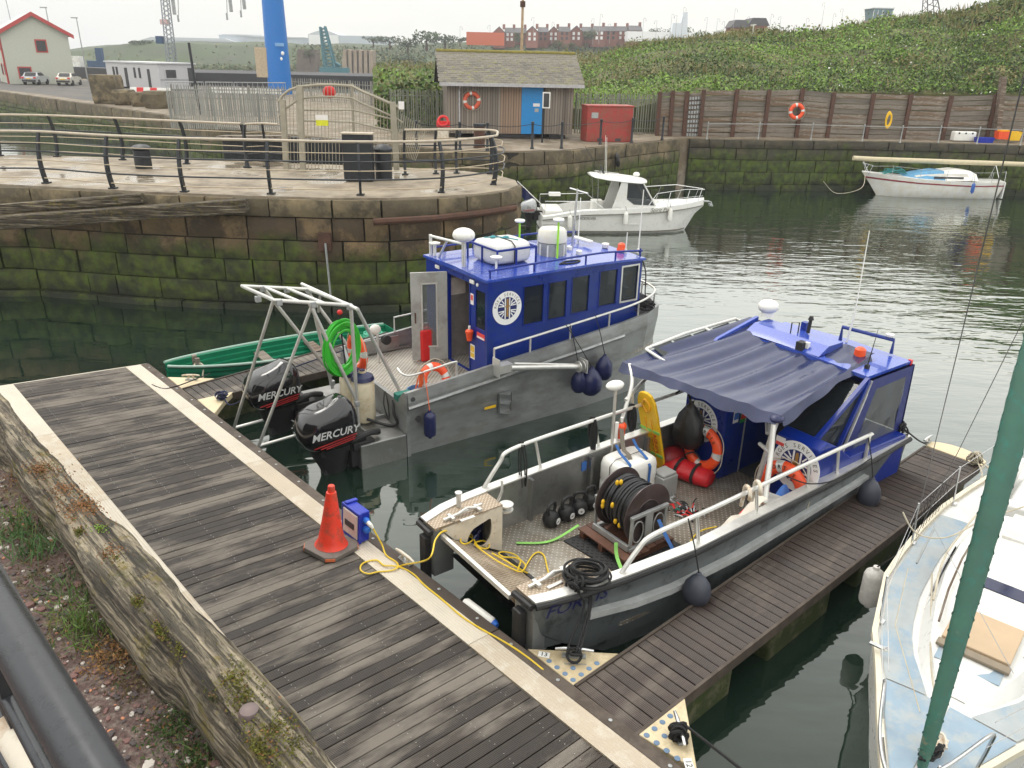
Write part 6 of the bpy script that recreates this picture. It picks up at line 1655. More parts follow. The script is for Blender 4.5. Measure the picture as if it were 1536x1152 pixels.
b.tube(rope_pts([rp(980,765),rp(1100,830),rp(1250,920),dp(1400,1000)],6),.011,6)
q=[F.M@F.z(*p,DZ+.02)for p in((778,868),(800,832),(815,832),(822,856),(830,880),(870,880))]
b.tube(rope_pts(q,6),.011,6)
b.tube(rope_pts([F.M@F.z(925,858,DZ+.05),F.M@F.z(970,848,DZ+.05),F.M@F.z(1020,835,DZ+.05),F.M@F.z(1045,800,DZ+.05),F.M@F.z(1075,790,DZ+.1)],6),.011,6)
tag(b.build('power_cable',m_rope_y),'yellow power cable tangled across the bow ramp of the open-decked workboat','cable')
# green rowing boat
dbow=at(250,552,.50);dst=at(588,492,.45)
D_=Pose((dbow.x,dbow.y),math.degrees(atan2(dst.y-dbow.y,dst.x-dbow.x)))
LD=Vector((dst.x-dbow.x,dst.y-dbow.y)).length
dg=thing('rowing_boat','green clinker rowing boat with pale rims and a wooden seat behind the outboard motors','rowing boat',D_.o,D_.ang)
m_dg=mat('green fibreglass',(.006,.155,.085),.32,var=.1,dirt=(.01,.10,.06),dirt_amt=.3);m_dg_i=mat('green fibreglass inside',(.008,.20,.10),.4,var=.1)
m_rim=mat('pale green rim',(.30,.42,.36),.45,var=.1)
def dw(x):
 k=x/LD;return.82*(max(0,sin(pi*(.02+.80*k)))**.62)*(1-.12*k)
def dz(x):return.42+.16*(1-x/LD)**3
xs=[LD*(i/24)for i in range(25)]
NP=5
def sidecurve(x,s,th=0):
 w_,z=dw(x)-th,dz(x);out=[]
 for j in range(NP+1):
  k=j/NP;y=w_*(.35+.65*k**.6);zz_=-.12+(z+.12)*k
  out.append((y,zz_));
  if j<NP:out.append((y-.02,zz_+(z+.12)/NP*.96))
 return[Vector((x,s*y,q))for y,q in out]
for s in(-1,1):
 b=MB();b.loft([sidecurve(x,s)for x in xs],closed=False,cap=False);b.build('hull_side',m_dg,dg)
 b=MB();b.loft([sidecurve(x,s,.03)for x in xs],closed=False,cap=False);b.build('hull_lining',m_dg_i,dg)
 b=MB();b.tube([(x,s*(dw(x)-.005),dz(x)+.01)for x in xs],.032,8);b.build('gunwale',m_rim,dg)
b=MB();b.loft([[Vector((x,-dw(x)*.9,-.02)),Vector((x,dw(x)*.9,-.02))]for x in xs],closed=False,cap=False);b.build('floor',m_dg_i,dg)
b=MB();b.loft([[Vector((LD,-dw(LD),dz(LD))),Vector((LD,dw(LD),dz(LD))),Vector((LD,dw(LD)*.7,-.1)),Vector((LD,-dw(LD)*.7,-.1))],[Vector((LD+.04,-dw(LD),dz(LD))),Vector((LD+.04,dw(LD),dz(LD))),Vector((LD+.04,dw(LD)*.7,-.1)),Vector((LD+.04,-dw(LD)*.7,-.1))]]);b.build('transom',m_dg,dg)
b=MB();b.prism([(LD*.84,-.62),(LD-.02,-.55),(LD-.02,.55),(LD*.84,.62)],.24,.27);b.build('stern_seat',m_dg_i,dg)
for x in(LD*.40,LD*.63):
 b=MB();b.box((x,0,.27),(.24,dw(x)*1.86,.03));b.build('thwart',m_oldwood,dg)
for y in(-.16,.10):
 b=MB();b.box((.62,y,.40),(.09,.09,.50));b.build('mooring_post',m_oldwood,dg)
b=MB();b.tube(rope_pts([(.62,-.16,.55),(.70,-.3,.5),(.62,-.45,.35),(.58,-.55,.12)],6),.018,6);b.torus((.62,-.16,.50),.08,.018,14,6);b.build('painter_rope',m_rope_p,dg)
cb=MB()
for k in range(8):cb.torus((LD*.90+R.uniform(-.04,.04),R.uniform(-.04,.04),.30+.018*k),.20+R.uniform(-.05,.03),.02,20,6)
o=cb.build('rope_coil',mat('pale green rope',(.10,.42,.28),.7));o.matrix_world=D_.M;tag(o,'coil of pale green rope on the stern seat of the green rowing boat','rope')
gp_=PM@Vector((atP(258,575).x,y_out-DIRY*.02,.03))
b=MB();b.tube(rope_pts([at(228,577,.64),at(245,583,.63),at(262,580,.63),at(280,574,.62),at(300,566,.63),at(316,560,.66)],7),.012,6);b.tube(rope_pts([at(240,584,.62),at(243,590,.61),at(240,596,.62)],5),.01,5)
tag(b.build('mooring_rope',m_rope),'thin dark rope lying over the pontoon edge towards the green rowing boat','rope')
# white motor cruiser beyond
s0=at(806,318,.9)
K=Pose((1.05,34.55),5.0)
mc=thing('motor_cruiser','white motor cruiser with cuddy cabin and grey outboard moored beyond the old pier','motor boat',K.o,K.ang)
LK=7.2
def khalf(x):return interp([0,1.5,3.5,5,6.2,7.0,7.3],[1.10,1.2,1.22,1.08,.72,.25,.03],x)
def kz(x):return interp([0,.5,1.6,3,5,7.3],[.72,.78,1.0,1.05,1.14,1.32],x)
xs=[0,.25,.6,1.2,1.8,2.5,3.4,4.2,5,5.7,6.3,6.8,7.1,7.3]
for s in(-1,1):
 b=MB();b.loft([[Vector((min(x,interp([0,6.4,7.3],[0,6.0,6.4],x)),s*khalf(x)*.55,-.3)),Vector((min(x,interp([0,6.2,7.3],[0,6.0,6.6],x)),s*khalf(x)*.86,.08)),Vector((min(x,interp([0,6.2,7.3],[0,6.1,6.95],x)),s*khalf(x)*.94,kz(x)*.55)),Vector((x,s*khalf(x)*.95,kz(x)*.80)),Vector((x,s*(khalf(x)+.03),kz(x)*.84)),Vector((x,s*(khalf(x)+.02),kz(x)))]for x in xs],closed=False,cap=False,smooth=True)
 b.build('hull_side',m_white,mc,sharp=25)
 b=MB();b.tube([(x if x<6.3 else x-.05,s*(khalf(x)+.035),kz(x)*.82)for x in xs],.022,6);b.build('rubbing_band',m_grey,mc)
 b=MB();b.loft([[Vector((min(x,interp([0,6.2,7.3],[0,6.0,6.6],x)),s*(khalf(x)*.863+.004),.05)),Vector((min(x,interp([0,6.2,7.3],[0,6.0,6.62],x)),s*(khalf(x)*.872+.006),.12))]for x in xs[:-1]],closed=False,cap=False);b.build('waterline_stripe',m_grey,mc)
b=MB();b.loft([[Vector((x,-khalf(x)-.02,kz(x))),Vector((x,-khalf(x)+.18,kz(x)+.03)),Vector((x,-khalf(x)+.22,.45))]for x in xs[:8]],closed=False,cap=False);b.loft([[Vector((x,khalf(x)+.02,kz(x))),Vector((x,khalf(x)-.18,kz(x)+.03)),Vector((x,khalf(x)-.22,.45))]for x in xs[:8]],closed=False,cap=False)
b.loft([[Vector((x,-khalf(x)-.02,kz(x))),Vector((x,0,kz(x)+.10)),Vector((x,khalf(x)+.02,kz(x)))]for x in xs[6:]],closed=False,cap=False,smooth=True)
b.prism([(0,-1.1),(4.2,-1.1),(4.2,1.1),(0,1.1)],.40,.45);b.box((.02,0,.4),(.05,2.1,.7));b.build('deck_moulding',m_white,mc,sharp=35)
b=MB();b.box((.5,0,.75),(.8,1.7,.4));b.box((2.6,.55,.9),(.5,.5,.6));b.build('cockpit_seats',m_wplastic,mc,bevel=.05)
b=MB()
for s in(-1,1):
 y=s*.92
 b.loft([[Vector((3.05,y,1.0)),Vector((3.05,y*.99,1.0))],[Vector((3.25,y*.9,2.15)),Vector((3.25,y*.88,2.15))],[Vector((3.55,y*.9,2.15)),Vector((3.55,y*.88,2.15))],[Vector((3.75,y,1.0)),Vector((3.75,y*.98,1.0))]],closed=False,cap=False)
 b.prism([(3.0,1.02),(3.35,2.18),(3.62,2.18),(3.62,1.45),(3.95,1.22),(4.9,1.18),(4.9,1.08)],min(y,y*.93),max(y,y*.93),XZm)
b.build('cabin_side',m_white,mc)
b=MB()
for s in(-1,1):b.quad((3.63,s*.89,2.14),(3.63,s*.90,1.46),(3.96,s*.90,1.23),(4.86,s*.86,1.20),(4.28,s*.80,2.13))
b.build('side_window',m_glass,mc)
b=MB();b.quad((4.30,-.78,2.14),(4.90,-.84,1.20),(5.0,0,1.25),(4.42,0,2.16));b.quad((4.42,0,2.16),(5.0,0,1.25),(4.90,.84,1.20),(4.30,.78,2.14));b.build('windscreen',m_glass,mc)
b=MB();b.tube([(4.30,-.79,2.15),(4.92,-.86,1.18)],.03,6);b.tube([(4.30,.79,2.15),(4.92,.86,1.18)],.03,6);b.tube([(4.43,0,2.16),(5.02,0,1.25)],.025,6);b.build('screen_frame',m_white,mc)
b=MB();secs=[]
for x,w_,z,t in((2.1,.55,2.36,.05),(2.25,.82,2.33,.10),(2.8,.95,2.25,.15),(3.6,.98,2.17,.18),(4.2,.92,2.12,.16),(4.5,.70,2.12,.10),(4.6,.3,2.14,.04)):
 secs.append([Vector((x,w_*cos(a),z+t*(1 if sin(a)>0 else.5)*sin(a)))for a in[2*pi*k/18 for k in range(18)]])
b.loft(secs,smooth=True);b.build('hardtop',m_white,mc,sharp=60)
b=MB();b.tube([(3.5,-.4,2.36),(2.5,-.5,2.46),(2.4,.5,2.46),(3.5,.4,2.36)],.015,6)
b.tube([(2.45,-.6,.95),(2.35,-.75,2.3)],.015,6);b.tube([(2.45,.6,.95),(2.35,.75,2.3)],.015,6);b.build('hardtop_rail',m_steel,mc)
b=MB();b.lathe([(.13,0),(.15,.08),(.10,.15),(.0001,.17)],16,(4.2,.1,2.30));b.build('roof_dome',m_wplastic,mc)
for x,y,h in((2.75,-.2,1.6),(2.85,.0,1.5)):
 b=MB();b.tube([(x,y,2.4),(x-.08,y,2.4+h)],.010,5);b.build('whip_aerial',m_wplastic,mc)
b=MB();b.tube([(2.72,-.1,2.4),(2.55,-.1,2.75)],.05,6);b.tube([(2.65,.2,2.4),(1.9,.3,3.5)],.012,5);b.build('stowed_gear',m_dark,mc)
pul=[(4.9,-1.02,1.72),(6.2,-.72,1.86),(7.25,-.12,1.78),(7.25,.12,1.78),(6.2,.72,1.86),(4.9,1.02,1.72)]
b=MB();b.tube([(4.55,-1.08,1.22)]+pul+[(4.55,1.08,1.22)],.018,6)
for x,s in((5.4,-1),(6.3,-1),(6.95,-1),(5.4,1),(6.3,1),(6.95,1)):b.tube([(x,s*khalf(x),kz(x)),(x+.15,s*(khalf(x+.1)*.85+.05),1.80)],.015,6)
b.tube([(5.2,-1.0,1.45),(6.3,-.7,1.52),(7.2,-.1,1.50)],.012,6);b.build('pulpit',m_steel,mc)
b=MB();b.tube([(.1,-1.0,.85),(.1,-.98,1.35),(2.2,-1.1,1.38),(2.6,-1.12,1.1)],.018,6);b.tube([(.1,1.0,.85),(.1,.98,1.35),(2.2,1.1,1.38),(2.6,1.12,1.1)],.018,6);b.build('cockpit_rail',m_steel,mc)
b=MB();b.box((.7,.6,1.42),(.5,.3,.14));b.build('bait_board',m_wplastic,mc)
outboard(mc,Matrix.Translation((-.45,0,.70)),mat('grey outboard cowl',(.42,.43,.44),.3,.2,var=.05),'Evo',m_grey,m_stripe,.95)
b=MB();b.bar((7.1,0,1.27),(7.55,0,1.25),.16,.05);b.tube([(7.2,0,1.3),(7.65,0,1.22),(7.7,-.1,1.05)],.03,6);b.box((7.62,0,1.1),(.1,.3,.08));b.build('anchor_roller',m_galv,mc)
T=K.y(915,338,-1.2);b=MB();text(b,'QUICKSILVER',Matrix.Translation((1.85,-1.165,.66))@XZ,.15,bold=.008);b.build('lettering',m_grey,mc)
b=MB();text(b,'Spirit Pia',Matrix.Translation((5.05,-1.115,1.04))@Matrix.Rotation(radians(9),4,'Z')@XZ,.24,bold=.004,shear=.3);b.build('lettering',m_grey,mc)
b=MB();b.tube([(.1,.3,1.0),(-1.0,.3,2.0)],.025,6);b.build('flagstaff',m_tube,mc)
b=MB();b.grid(lambda u,v:(-1.0+.75*u,.3+.06*sin(u*9),2.0-u*.68-v*.52+.06*sin(u*7)*v),12,6);b.build('ensign',m_navy,mc)
WF='white fenders of the motor cruiser'
for x,lb in((1.15,'nearest the stern'),(3.55,'amidships'),(5.55,'nearest the bow')):
 p=K.M@Vector((x,-khalf(x)-.10,kz(x)-.05));fender('white fender on the motor cruiser, '+lb,p,.62,.10,m_wplastic,False,WF,K.M@Vector((x,-khalf(x)+.1,kz(x)+.12)))
# far yacht with its mast lowered
ya=at(1318,293,0);yc=at(1518,300,0)
Y_=Pose((ya.x-1.2,ya.y+.1),math.degrees(atan2(yc.y+.7-ya.y,yc.x-ya.x)))
fy_=thing('small_yacht','white yacht with thin red stripe and lowered mast moored at the far basin wall','yacht',Y_.o,Y_.ang)
LY=8.1
def yh(x):return interp([0,.4,1.5,3,5,7,8.1],[.02,.26,.66,.95,1.02,.9,.70],x)
def yz(x):return interp([0,3,6,8.1],[1.32,1.08,.95,.98],x)
xs=[0,.2,.6,1.2,2,3,4,5,6,7,7.7,8.1]
def yl(x,k):return x+(1-k)*interp([0,.6,2,6.5,8.1],[1.15,1.0,.3,-.1,-.25],x)
for s in(-1,1):
 b=MB();b.loft([[Vector((yl(x,.0),s*yh(x)*.6,-.1)),Vector((yl(x,.1),s*yh(x)*.8,.08)),Vector((yl(x,.5),s*yh(x)*.95,yz(x)*.5)),Vector((x,s*yh(x),yz(x)))]for x in xs],closed=False,cap=False,smooth=True);b.build('hull_side',m_white,fy_,sharp=40)
 b=MB();b.loft([[Vector((yl(x,.76),s*(yh(x)*.985+.012),yz(x)*.74)),Vector((yl(x,.82),s*(yh(x)*.99+.012),yz(x)*.81))]for x in xs],closed=False,cap=False);b.build('red_stripe',mat('maroon stripe',(.22,.02,.03),.4),fy_)
b=MB();b.loft([[Vector((x,-yh(x),yz(x))),Vector((x,0,yz(x)+.06)),Vector((x,yh(x),yz(x)))]for x in xs],closed=False,cap=False);b.box((LY-.04,0,.5),(.06,1.5,.9));b.build('deck',m_white,fy_)
b=MB();b.loft([[Vector((x,-w_,1.0)),Vector((x+d,-w_*.85,1.0+h)),Vector((x+d,w_*.85,1.0+h)),Vector((x,w_,1.0))]for x,w_,h,d in((2.3,.4,.12,.2),(2.9,.7,.26,.1),(4.2,.8,.36,0),(5.6,.8,.40,-.05),(5.9,.8,.38,-.1))]);b.build('coachroof',m_white,fy_)
b=MB();b.loft([[Vector((x,-.86*s_,1.02)),Vector((x,-.5*s_,1.02+h)),Vector((x,.5*s_,1.02+h)),Vector((x,.86*s_,1.02))]for x,h,s_ in((2.0,.10,.5),(3.0,.34,.9),(4.1,.52,1),(4.8,.46,1.02))],smooth=True);b.build('blue_cover',mat('faded blue cover',(.10,.28,.46),.6,var=.15),fy_)
b=MB();b.loft([[Vector((x,-.88,1.02)),Vector((x,-.5,1.02+h)),Vector((x,.5,1.02+h)),Vector((x,.88,1.02))]for x,h in((4.5,.50),(5.2,.58),(6.0,.52),(6.4,.34))],smooth=True);b.build('white_cover',m_wplastic,fy_)
b=MB();b.box((4.7,-.81,1.16),(1.7,.02,.12));b.build('cabin_window',m_dark,fy_)
b=MB();b.tube([(-.65,0,2.06),(.5,0,2.02),(8.2,.1,1.92),(9.4,.1,1.90)],.14,10);b.build('lowered_mast',mat('cream spar',(.52,.45,.30),.5,var=.1),fy_)
b=MB();b.tube([(.3,-.2,1.3),(-.05,0,1.95),(.3,.2,1.3)],.018,6);b.tube([(7.8,-.6,.95),(7.7,0,1.85),(7.8,.6,.95)],.02,6)
for x in(1.5,3,4.5,6,7.2):b.tube([(x,-yh(x)+.05,yz(x)),(x,-yh(x)+.05,yz(x)+.55)],.012,5)
b.tube([(.35,-.2,1.65)]+[(x,-yh(x)+.05,yz(x)+.53)for x in(1.5,3,4.5,6,7.2,8)],.007,5);b.tube([(8,-.7,1.0),(8,-.65,1.55),(8,.65,1.55),(8,.7,1.0)],.018,6)
b.tube([(.3,-.25,1.2),(.45,-.3,1.7),(-.05,0,1.8),(.45,.3,1.7),(.3,.25,1.2)],.018,6);b.build('guard_rails',m_steel,fy_)
b=MB()
for k in range(9):b.tube(rope_pts([(1.2+R.uniform(-.2,.3),R.uniform(-.4,.3),1.25),(1.8+R.uniform(-.3,.3),R.uniform(-.5,.3),1.45+R.uniform(-.1,.2)),(2.5,R.uniform(-.4,.3),1.3)],5),.025,5)
b.build('teal_netting',mat('teal net',(.03,.20,.20),.8),fy_)
p=Y_.M@Vector((5.9,-1.35,1.0));fender('small blue fender hanging on the side of the far yacht',p,.62,.10,mat('blue fender',(.03,.10,.36),.4),False,None,Y_.M@Vector((5.9,-1.2,1.5)))
b=MB();b.tube(rope_pts([Y_.M@Vector((.2,0,1.3)),at(1292,282,.9),at(1255,290,.5),at(1235,272,1.6)],6),.015,5);tag(b.build('mooring_rope',m_rope_p),'bow rope of the far yacht sagging to the basin wall','rope')
# pale blue yacht in the foreground
N_=Pose((3.2,4.6),48)
ny=thing('blue_deck_yacht','white yacht with pale blue deck panels moored at the right of the finger pontoon','yacht',N_.o,N_.ang)
LN=8.2;DN=1.16
m_bdeck=mat('pale blue non-slip',(.26,.345,.425),.75,var=.08,scale=5,bump=.08,bscale=300,dirt=(.36,.39,.40),dirt_amt=.35,dscale=3)
m_tan=mat('tan hatch cover',(.46,.34,.22),.6,var=.08,scale=3)
def nh(x):return interp([-.1,0,.25,.4,1.0,1.25,1.65,2.26,3.5,4.6,5.7,6.8,8.2],[.01,.04,.15,.21,.44,.53,.66,.92,1.20,1.25,1.20,1.02,.75],x)
def nz_(x):return interp([-.1,2,5,8.2],[1.20,1.09,1.02,1.05],x)
xs=[-.1,0,.1,.25,.45,.7,1.0,1.4,1.8,2.3,2.9,3.5,4.2,5,5.8,6.6,7.4,8.2]
for s in(-1,1):
 b=MB();b.loft([[Vector((x+max(0,.55-x*.35),s*nh(x)*.72,-.25)),Vector((x+max(0,.4-x*.3),s*nh(x)*.93,.45)),Vector((x,s*(nh(x)),nz_(x)-.06)),Vector((x,s*(nh(x)+.02),nz_(x)+.03))]for x in xs],closed=False,cap=False,smooth=True);b.build('hull_side',m_white,ny,sharp=40)
 b=MB();b.loft([[Vector((x,s*(nh(x)+.022),nz_(x)-.03)),Vector((x,s*(nh(x)+.025),nz_(x)+.055)),Vector((x,s*max(.004,nh(x)-.035),nz_(x)+.055)),Vector((x,s*max(.002,nh(x)-.04),nz_(x)))]for x in xs],closed=False,cap=False);b.build('toe_rail',mat('cream toe rail',(.66,.60,.47),.5,var=.1),ny)
b=MB();b.loft([[Vector((x,-nh(x),nz_(x))),Vector((x,-nh(x)*.5,nz_(x)+.03)),Vector((x,0,nz_(x)+.045)),Vector((x,nh(x)*.5,nz_(x)+.03)),Vector((x,nh(x),nz_(x)))]for x in xs],closed=False,cap=False,smooth=True);b.build('deck',m_white,ny)
def dpanel(nm,x0,x1,y0,y1,n=14,lift=.006):
 """non-slip panel; y0,y1 functions of x"""
 b=MB();b.loft([[Vector((x,y0(x),nz_(x)+.045*(1-abs(y0(x))/max(.05,nh(x)))+lift+.012)),Vector((x,(y0(x)+y1(x))/2,nz_(x)+.045*(1-abs((y0(x)+y1(x))/2)/max(.05,nh(x)))+lift+.014)),Vector((x,y1(x),nz_(x)+.045*(1-abs(y1(x))/max(.05,nh(x)))+lift+.012))]for x in[x0+(x1-x0)*i/n for i in range(n+1)]],closed=False,cap=False);b.build(nm,m_bdeck,ny)
chw=lambda x:interp([1.75,2.0,2.6,3.4,4.4,5.6],[.10,.34,.56,.70,.76,.72],x)
dpanel('non_slip_panel',.18,1.62,lambda x:.012,lambda x:nh(x)-.06)
dpanel('non_slip_panel',.18,1.62,lambda x:-nh(x)+.06,lambda x:-.012)
dpanel('non_slip_panel',1.64,5.6,lambda x:chw(max(x,1.78))+.07,lambda x:nh(x)-.07)
dpanel('non_slip_panel',1.64,5.6,lambda x:-nh(x)+.07,lambda x:-chw(max(x,1.78))-.07)
def csec(x,w_,h,slope):
 z=nz_(x)+.02;return[Vector((x,w_,z)),Vector((x+slope,w_*.86,z+h*.9)),Vector((x+slope,w_*.45,z+h*1.02)),Vector((x+slope,0,z+h*1.06)),Vector((x+slope,-w_*.45,z+h*1.02)),Vector((x+slope,-w_*.86,z+h*.9)),Vector((x,-w_,z))]
CS=[(1.75,.12,.03,.05),(1.95,.34,.12,.10),(2.3,.48,.20,.12),(2.9,.62,.27,.10),(3.6,.72,.33,.05),(4.4,.76,.37,.0),(5.5,.72,.38,-.05),(5.62,.72,.02,0)]
b=MB();b.loft([csec(*c)for c in CS],closed=False,cap=False,smooth=True);b.build('coachroof',m_white,ny,sharp=28)
def chz(x):return interp([c[0]for c in CS],[nz_(c[0])+.02+c[2]*1.05 for c in CS],x)
def rect(nm,x0,x1,y0,y1,m,dz=.012,th=.02,bev=.01):
 b=MB();b.loft([[Vector((x,y0,chz(x)-.12*abs(y0)+dz)),Vector((x,y1,chz(x)-.12*abs(y1)+dz)),Vector((x,y1,chz(x)-.12*abs(y1)+dz+th)),Vector((x,y0,chz(x)-.12*abs(y0)+dz+th))]for x in(x0,x1)]);return b.build(nm,m,ny,bevel=bev)
rect('non_slip_panel',2.15,2.40,-.30,.30,m_bdeck,.002,.01)
ht=rect('fore_hatch',2.42,3.02,-.32,.32,m_tan,.02,.05)
rect('hatch_slide',2.30,2.40,-.34,.34,mat('worn wood slide',(.22,.18,.13),.7),.02,.04)
rect('non_slip_panel',3.10,3.42,-.42,.42,m_bdeck,.004,.01)
rect('deck_light',3.48,3.80,-.36,.30,m_wplastic,.01,.03)
rect('deck_light_pane',3.53,3.75,-.31,.25,mat('dark blue acrylic',(.015,.02,.06),.12),.035,.012,0)
rect('non_slip_panel',3.9,4.7,-.50,.50,m_bdeck,.004,.01)
rect('companion_slide',4.8,5.5,-.30,.30,m_white,.02,.05)
for s in(-1,1):
 b=MB();b.loft([[Vector((x,s*(interp([c[0]for c in CS],[c[1]for c in CS],x)*.96+.012),nz_(x)+.09)),Vector((x+.0,s*(interp([c[0]for c in CS],[c[1]for c in CS],x)*.90+.012),nz_(x)+h))]for x,h in((3.35,.12),(3.5,.24),(3.9,.28),(4.4,.29),(4.5,.20))],closed=False,cap=False);b.build('side_window',mat('grey perspex',(.12,.12,.14),.2),ny)
 b=MB();b.tube([(x,s*(chw(x)*.72),chz(x)+.035)for x in(2.6,3.2,3.9,4.8)],.012,6);b.build('grab_rail',m_oldwood,ny)
b=MB();b.box((6.6,0,1.0),(1.8,1.0,.4));b.box((6.6,.62,1.28),(2.0,.12,.25));b.box((6.6,-.62,1.28),(2.0,.12,.25));b.box((5.72,.4,1.36),(.2,.5,.3));b.build('cockpit',m_white,ny,bevel=.03)
for s in(-1,1):
 b=MB();b.lathe([(.10,0),(.07,.05),(.07,.12),(.09,.14),(.0001,.15)],14,(5.9,s*.66,1.40));b.build('winch',m_black,ny)
q0=N_.z(1384,1146,1.26);q1=EYE+ray(1536,590)*7.0;q1=N_.Mi@q1
sd_=(q1-q0);k0=-.12
def sail_m():
 m=mat('dark green sailcloth',(.026,.15,.115),.6,var=.25,scale=3,dirt=(.035,.11,.08),dirt_amt=.35,dscale=6)
 t=m.node_tree;p=t.nodes['Principled BSDF'];src=p.inputs['Base Color'].links[0].from_socket
 co=nd(t,'ShaderNodeTexCoord');n=nd(t,'ShaderNodeTexNoise',Scale=7.0,Detail=8.0,Roughness=.7);mp_=nd(t,'ShaderNodeMapping');mp_.inputs['Scale'].default_value=(1,1,2.5)
 t.links.new(co.outputs['Object'],mp_.inputs[0]);t.links.new(mp_.outputs[0],n.inputs[0])
 sx=nd(t,'ShaderNodeSeparateXYZ');t.links.new(co.outputs['Object'],sx.inputs[0])
 zr_=nd(t,'ShaderNodeMapRange');zr_.inputs['From Min'].default_value=1.2;zr_.inputs['From Max'].default_value=3.0;zr_.inputs['To Min'].default_value=.14;zr_.inputs['To Max'].default_value=-.08;t.links.new(sx.outputs['Z'],zr_.inputs[0])
 ad=nd(t,'ShaderNodeMath',operation='ADD');t.links.new(n.outputs['Fac'],ad.inputs[0]);t.links.new(zr_.outputs[0],ad.inputs[1])
 r=nd(t,'ShaderNodeMapRange');r.inputs['From Min'].default_value=.66;r.inputs['From Max'].default_value=.76;t.links.new(ad.outputs[0],r.inputs[0])
 mx=nd(t,'ShaderNodeMix',data_type='RGBA');t.links.new(r.outputs[0],mx.inputs['Factor']);t.links.new(src,mx.inputs['A']);mx.inputs['B'].default_value=(.16,.15,.10,1);t.links.new(mx.outputs['Result'],p.inputs['Base Color'])
 return m
b=MB();N=90;pts=[q0+sd_*(-.01+2.45*i/N)for i in range(N+1)]
rad=[interp([0,.03,.08,.2,.42,.7,1],[.04,.060,.070,.092,.122,.10,.03],i/N)*(1+.07*(((i*.41)%1)-.5))for i in range(N+1)]
b.tube(pts,rad,14);b.build('furled_headsail',sail_m(),ny)
up=sd_.normalized()
mt_=q0+sd_*2.5;m_b=MB();m_b.tube([(5.0,0,1.4),(mt_.x,mt_.y,mt_.z)],[.065,.045],10);m_b.build('mast',m_tube,ny)
m_b=MB();m_b.tube([q0+sd_*2.4,mt_],.006,5);m_b.build('forestay',m_steel,ny)
b=MB()
for i in range(26):
 c=q0+sd_*(.03+.045*i);rr_=interp([0,4,10,22],[.064,.076,.098,.124],i);Mt=up.to_track_quat('Z','Y').to_matrix()@Matrix.Rotation(.55,3,'X');b.torus(c,rr_-.002,.0035,16,5,M=Mt)
b.build('furling_line',mat('dark green tape',(.03,.13,.10),.7),ny)
b=MB()
for k in range(10):b.tube(rope_pts([(.62+R.uniform(-.05,.05),R.uniform(-.06,.02),1.32),(.72+R.uniform(-.05,.1),-.08+R.uniform(-.05,.05),1.30+R.uniform(0,.08)),(.85+R.uniform(-.05,.05),-.10+R.uniform(-.04,.04),1.33)],4),.012,5)
b.build('furler_lashing',m_rope,ny)
b=MB();b.prism([(.78,-.14),(1.02,-.14),(1.05,-.02),(.78,-.02)],1.27,1.30);b.tube(rope_pts([(.80,-.05,1.33),(.95,.05,1.32),(1.02,-.08,1.33),(.88,-.15,1.32)],6),.014,6);b.build('bow_cleat',m_cream,ny)
b=MB();b.tube(rope_pts([(.95,nh(.95)-.02,1.24),(.90,nh(.9)+.03,1.55),(.75,nh(.7)+.10,1.78),(.0,.22,1.84),(-.35,0,1.86),(.0,-.22,1.84),(.75,-nh(.7)-.10,1.78),(.90,-nh(.9)-.03,1.55),(.95,-nh(.95)+.02,1.24)],5),.016,8)
for s in(-1,1):b.tube([(.15,s*nh(.15),1.3),(.05,s*.22,1.84)],.014,8)
b.build('pulpit',m_steel,ny)
SX=(2.55,4.55,6.05)
for x in SX:
 b=MB();b.tube([(x,nh(x)-.04,nz_(x)),(x+.02,nh(x)-.0,nz_(x)+.60)],.014,8);b.box((x,nh(x)-.05,nz_(x)+.02),(.09,.07,.03));b.build('stanchion',m_steel,ny)
 b=MB();b.tube([(x,-nh(x)+.04,nz_(x)),(x+.02,-nh(x),nz_(x)+.60)],.014,8);b.build('stanchion',m_steel,ny)
b=MB()
for hh in(.30,.58):
 b.tube([(.80,nh(.8)+.06,1.30+hh)]+[(x+.01,nh(x)-.0,nz_(x)+hh)for x in SX]+[(7.9,nh(7.9),1.1+hh)],.004,5)
 b.tube([(.80,-nh(.8)-.06,1.30+hh)]+[(x+.01,-nh(x),nz_(x)+hh)for x in SX]+[(7.9,-nh(7.9),1.1+hh)],.004,5)
b.build('guard_wire',m_steel,ny)
b=MB()
for i in range(13):
 for s in(-1,1):
  u0=i/12;x0=4.6+1.42*u0;x1=x0+s*.42
  if 4.55<x1<6.08:b.tube([(x0,nh(x0)-.02,nz_(x0)+.02),(x1,nh(x1)-.0,nz_(x1)+.56)],.003,4,cap=False)
b.build('guard_netting',m_rope,ny)
chp=Vector((4.35,1.18,1.16));s1=N_.y(1512,215,.35);s2_=N_.y(1536,478,.55)
s1=chp+(s1-chp)*1.35;s2_=Vector((4.55,1.18,1.16))+(s2_-Vector((4.55,1.18,1.16)))*1.6
b=MB();b.tube([chp,s1],.0045,5);b.tube([Vector((4.55,1.18,1.16)),s2_],.0045,5);b.build('shroud',mat('wire rope',(.20,.20,.20),.4,.6),ny)
b=MB();b.tube([N_.z(*p,1.22)for p in((1362,852),(1343,938),(1380,1068))],.006,5);b.tube(rope_pts([N_.z(*p,1.45)for p in((1475,760),(1420,830),(1400,900))],5),.012,6);b.tube(rope_pts([N_.z(1354,768,1.7),N_.z(1375,800,1.5),N_.z(1420,806,1.45),N_.z(1475,780,1.6),N_.z(1536,760,1.8)],6),.010,6)
b.tube(rope_pts([N_.z(1398,860,1.25),N_.z(1396,980,1.26),N_.z(1402,1040,1.27)],5),.010,6);b.build('deck_lines',m_rope_p,ny)
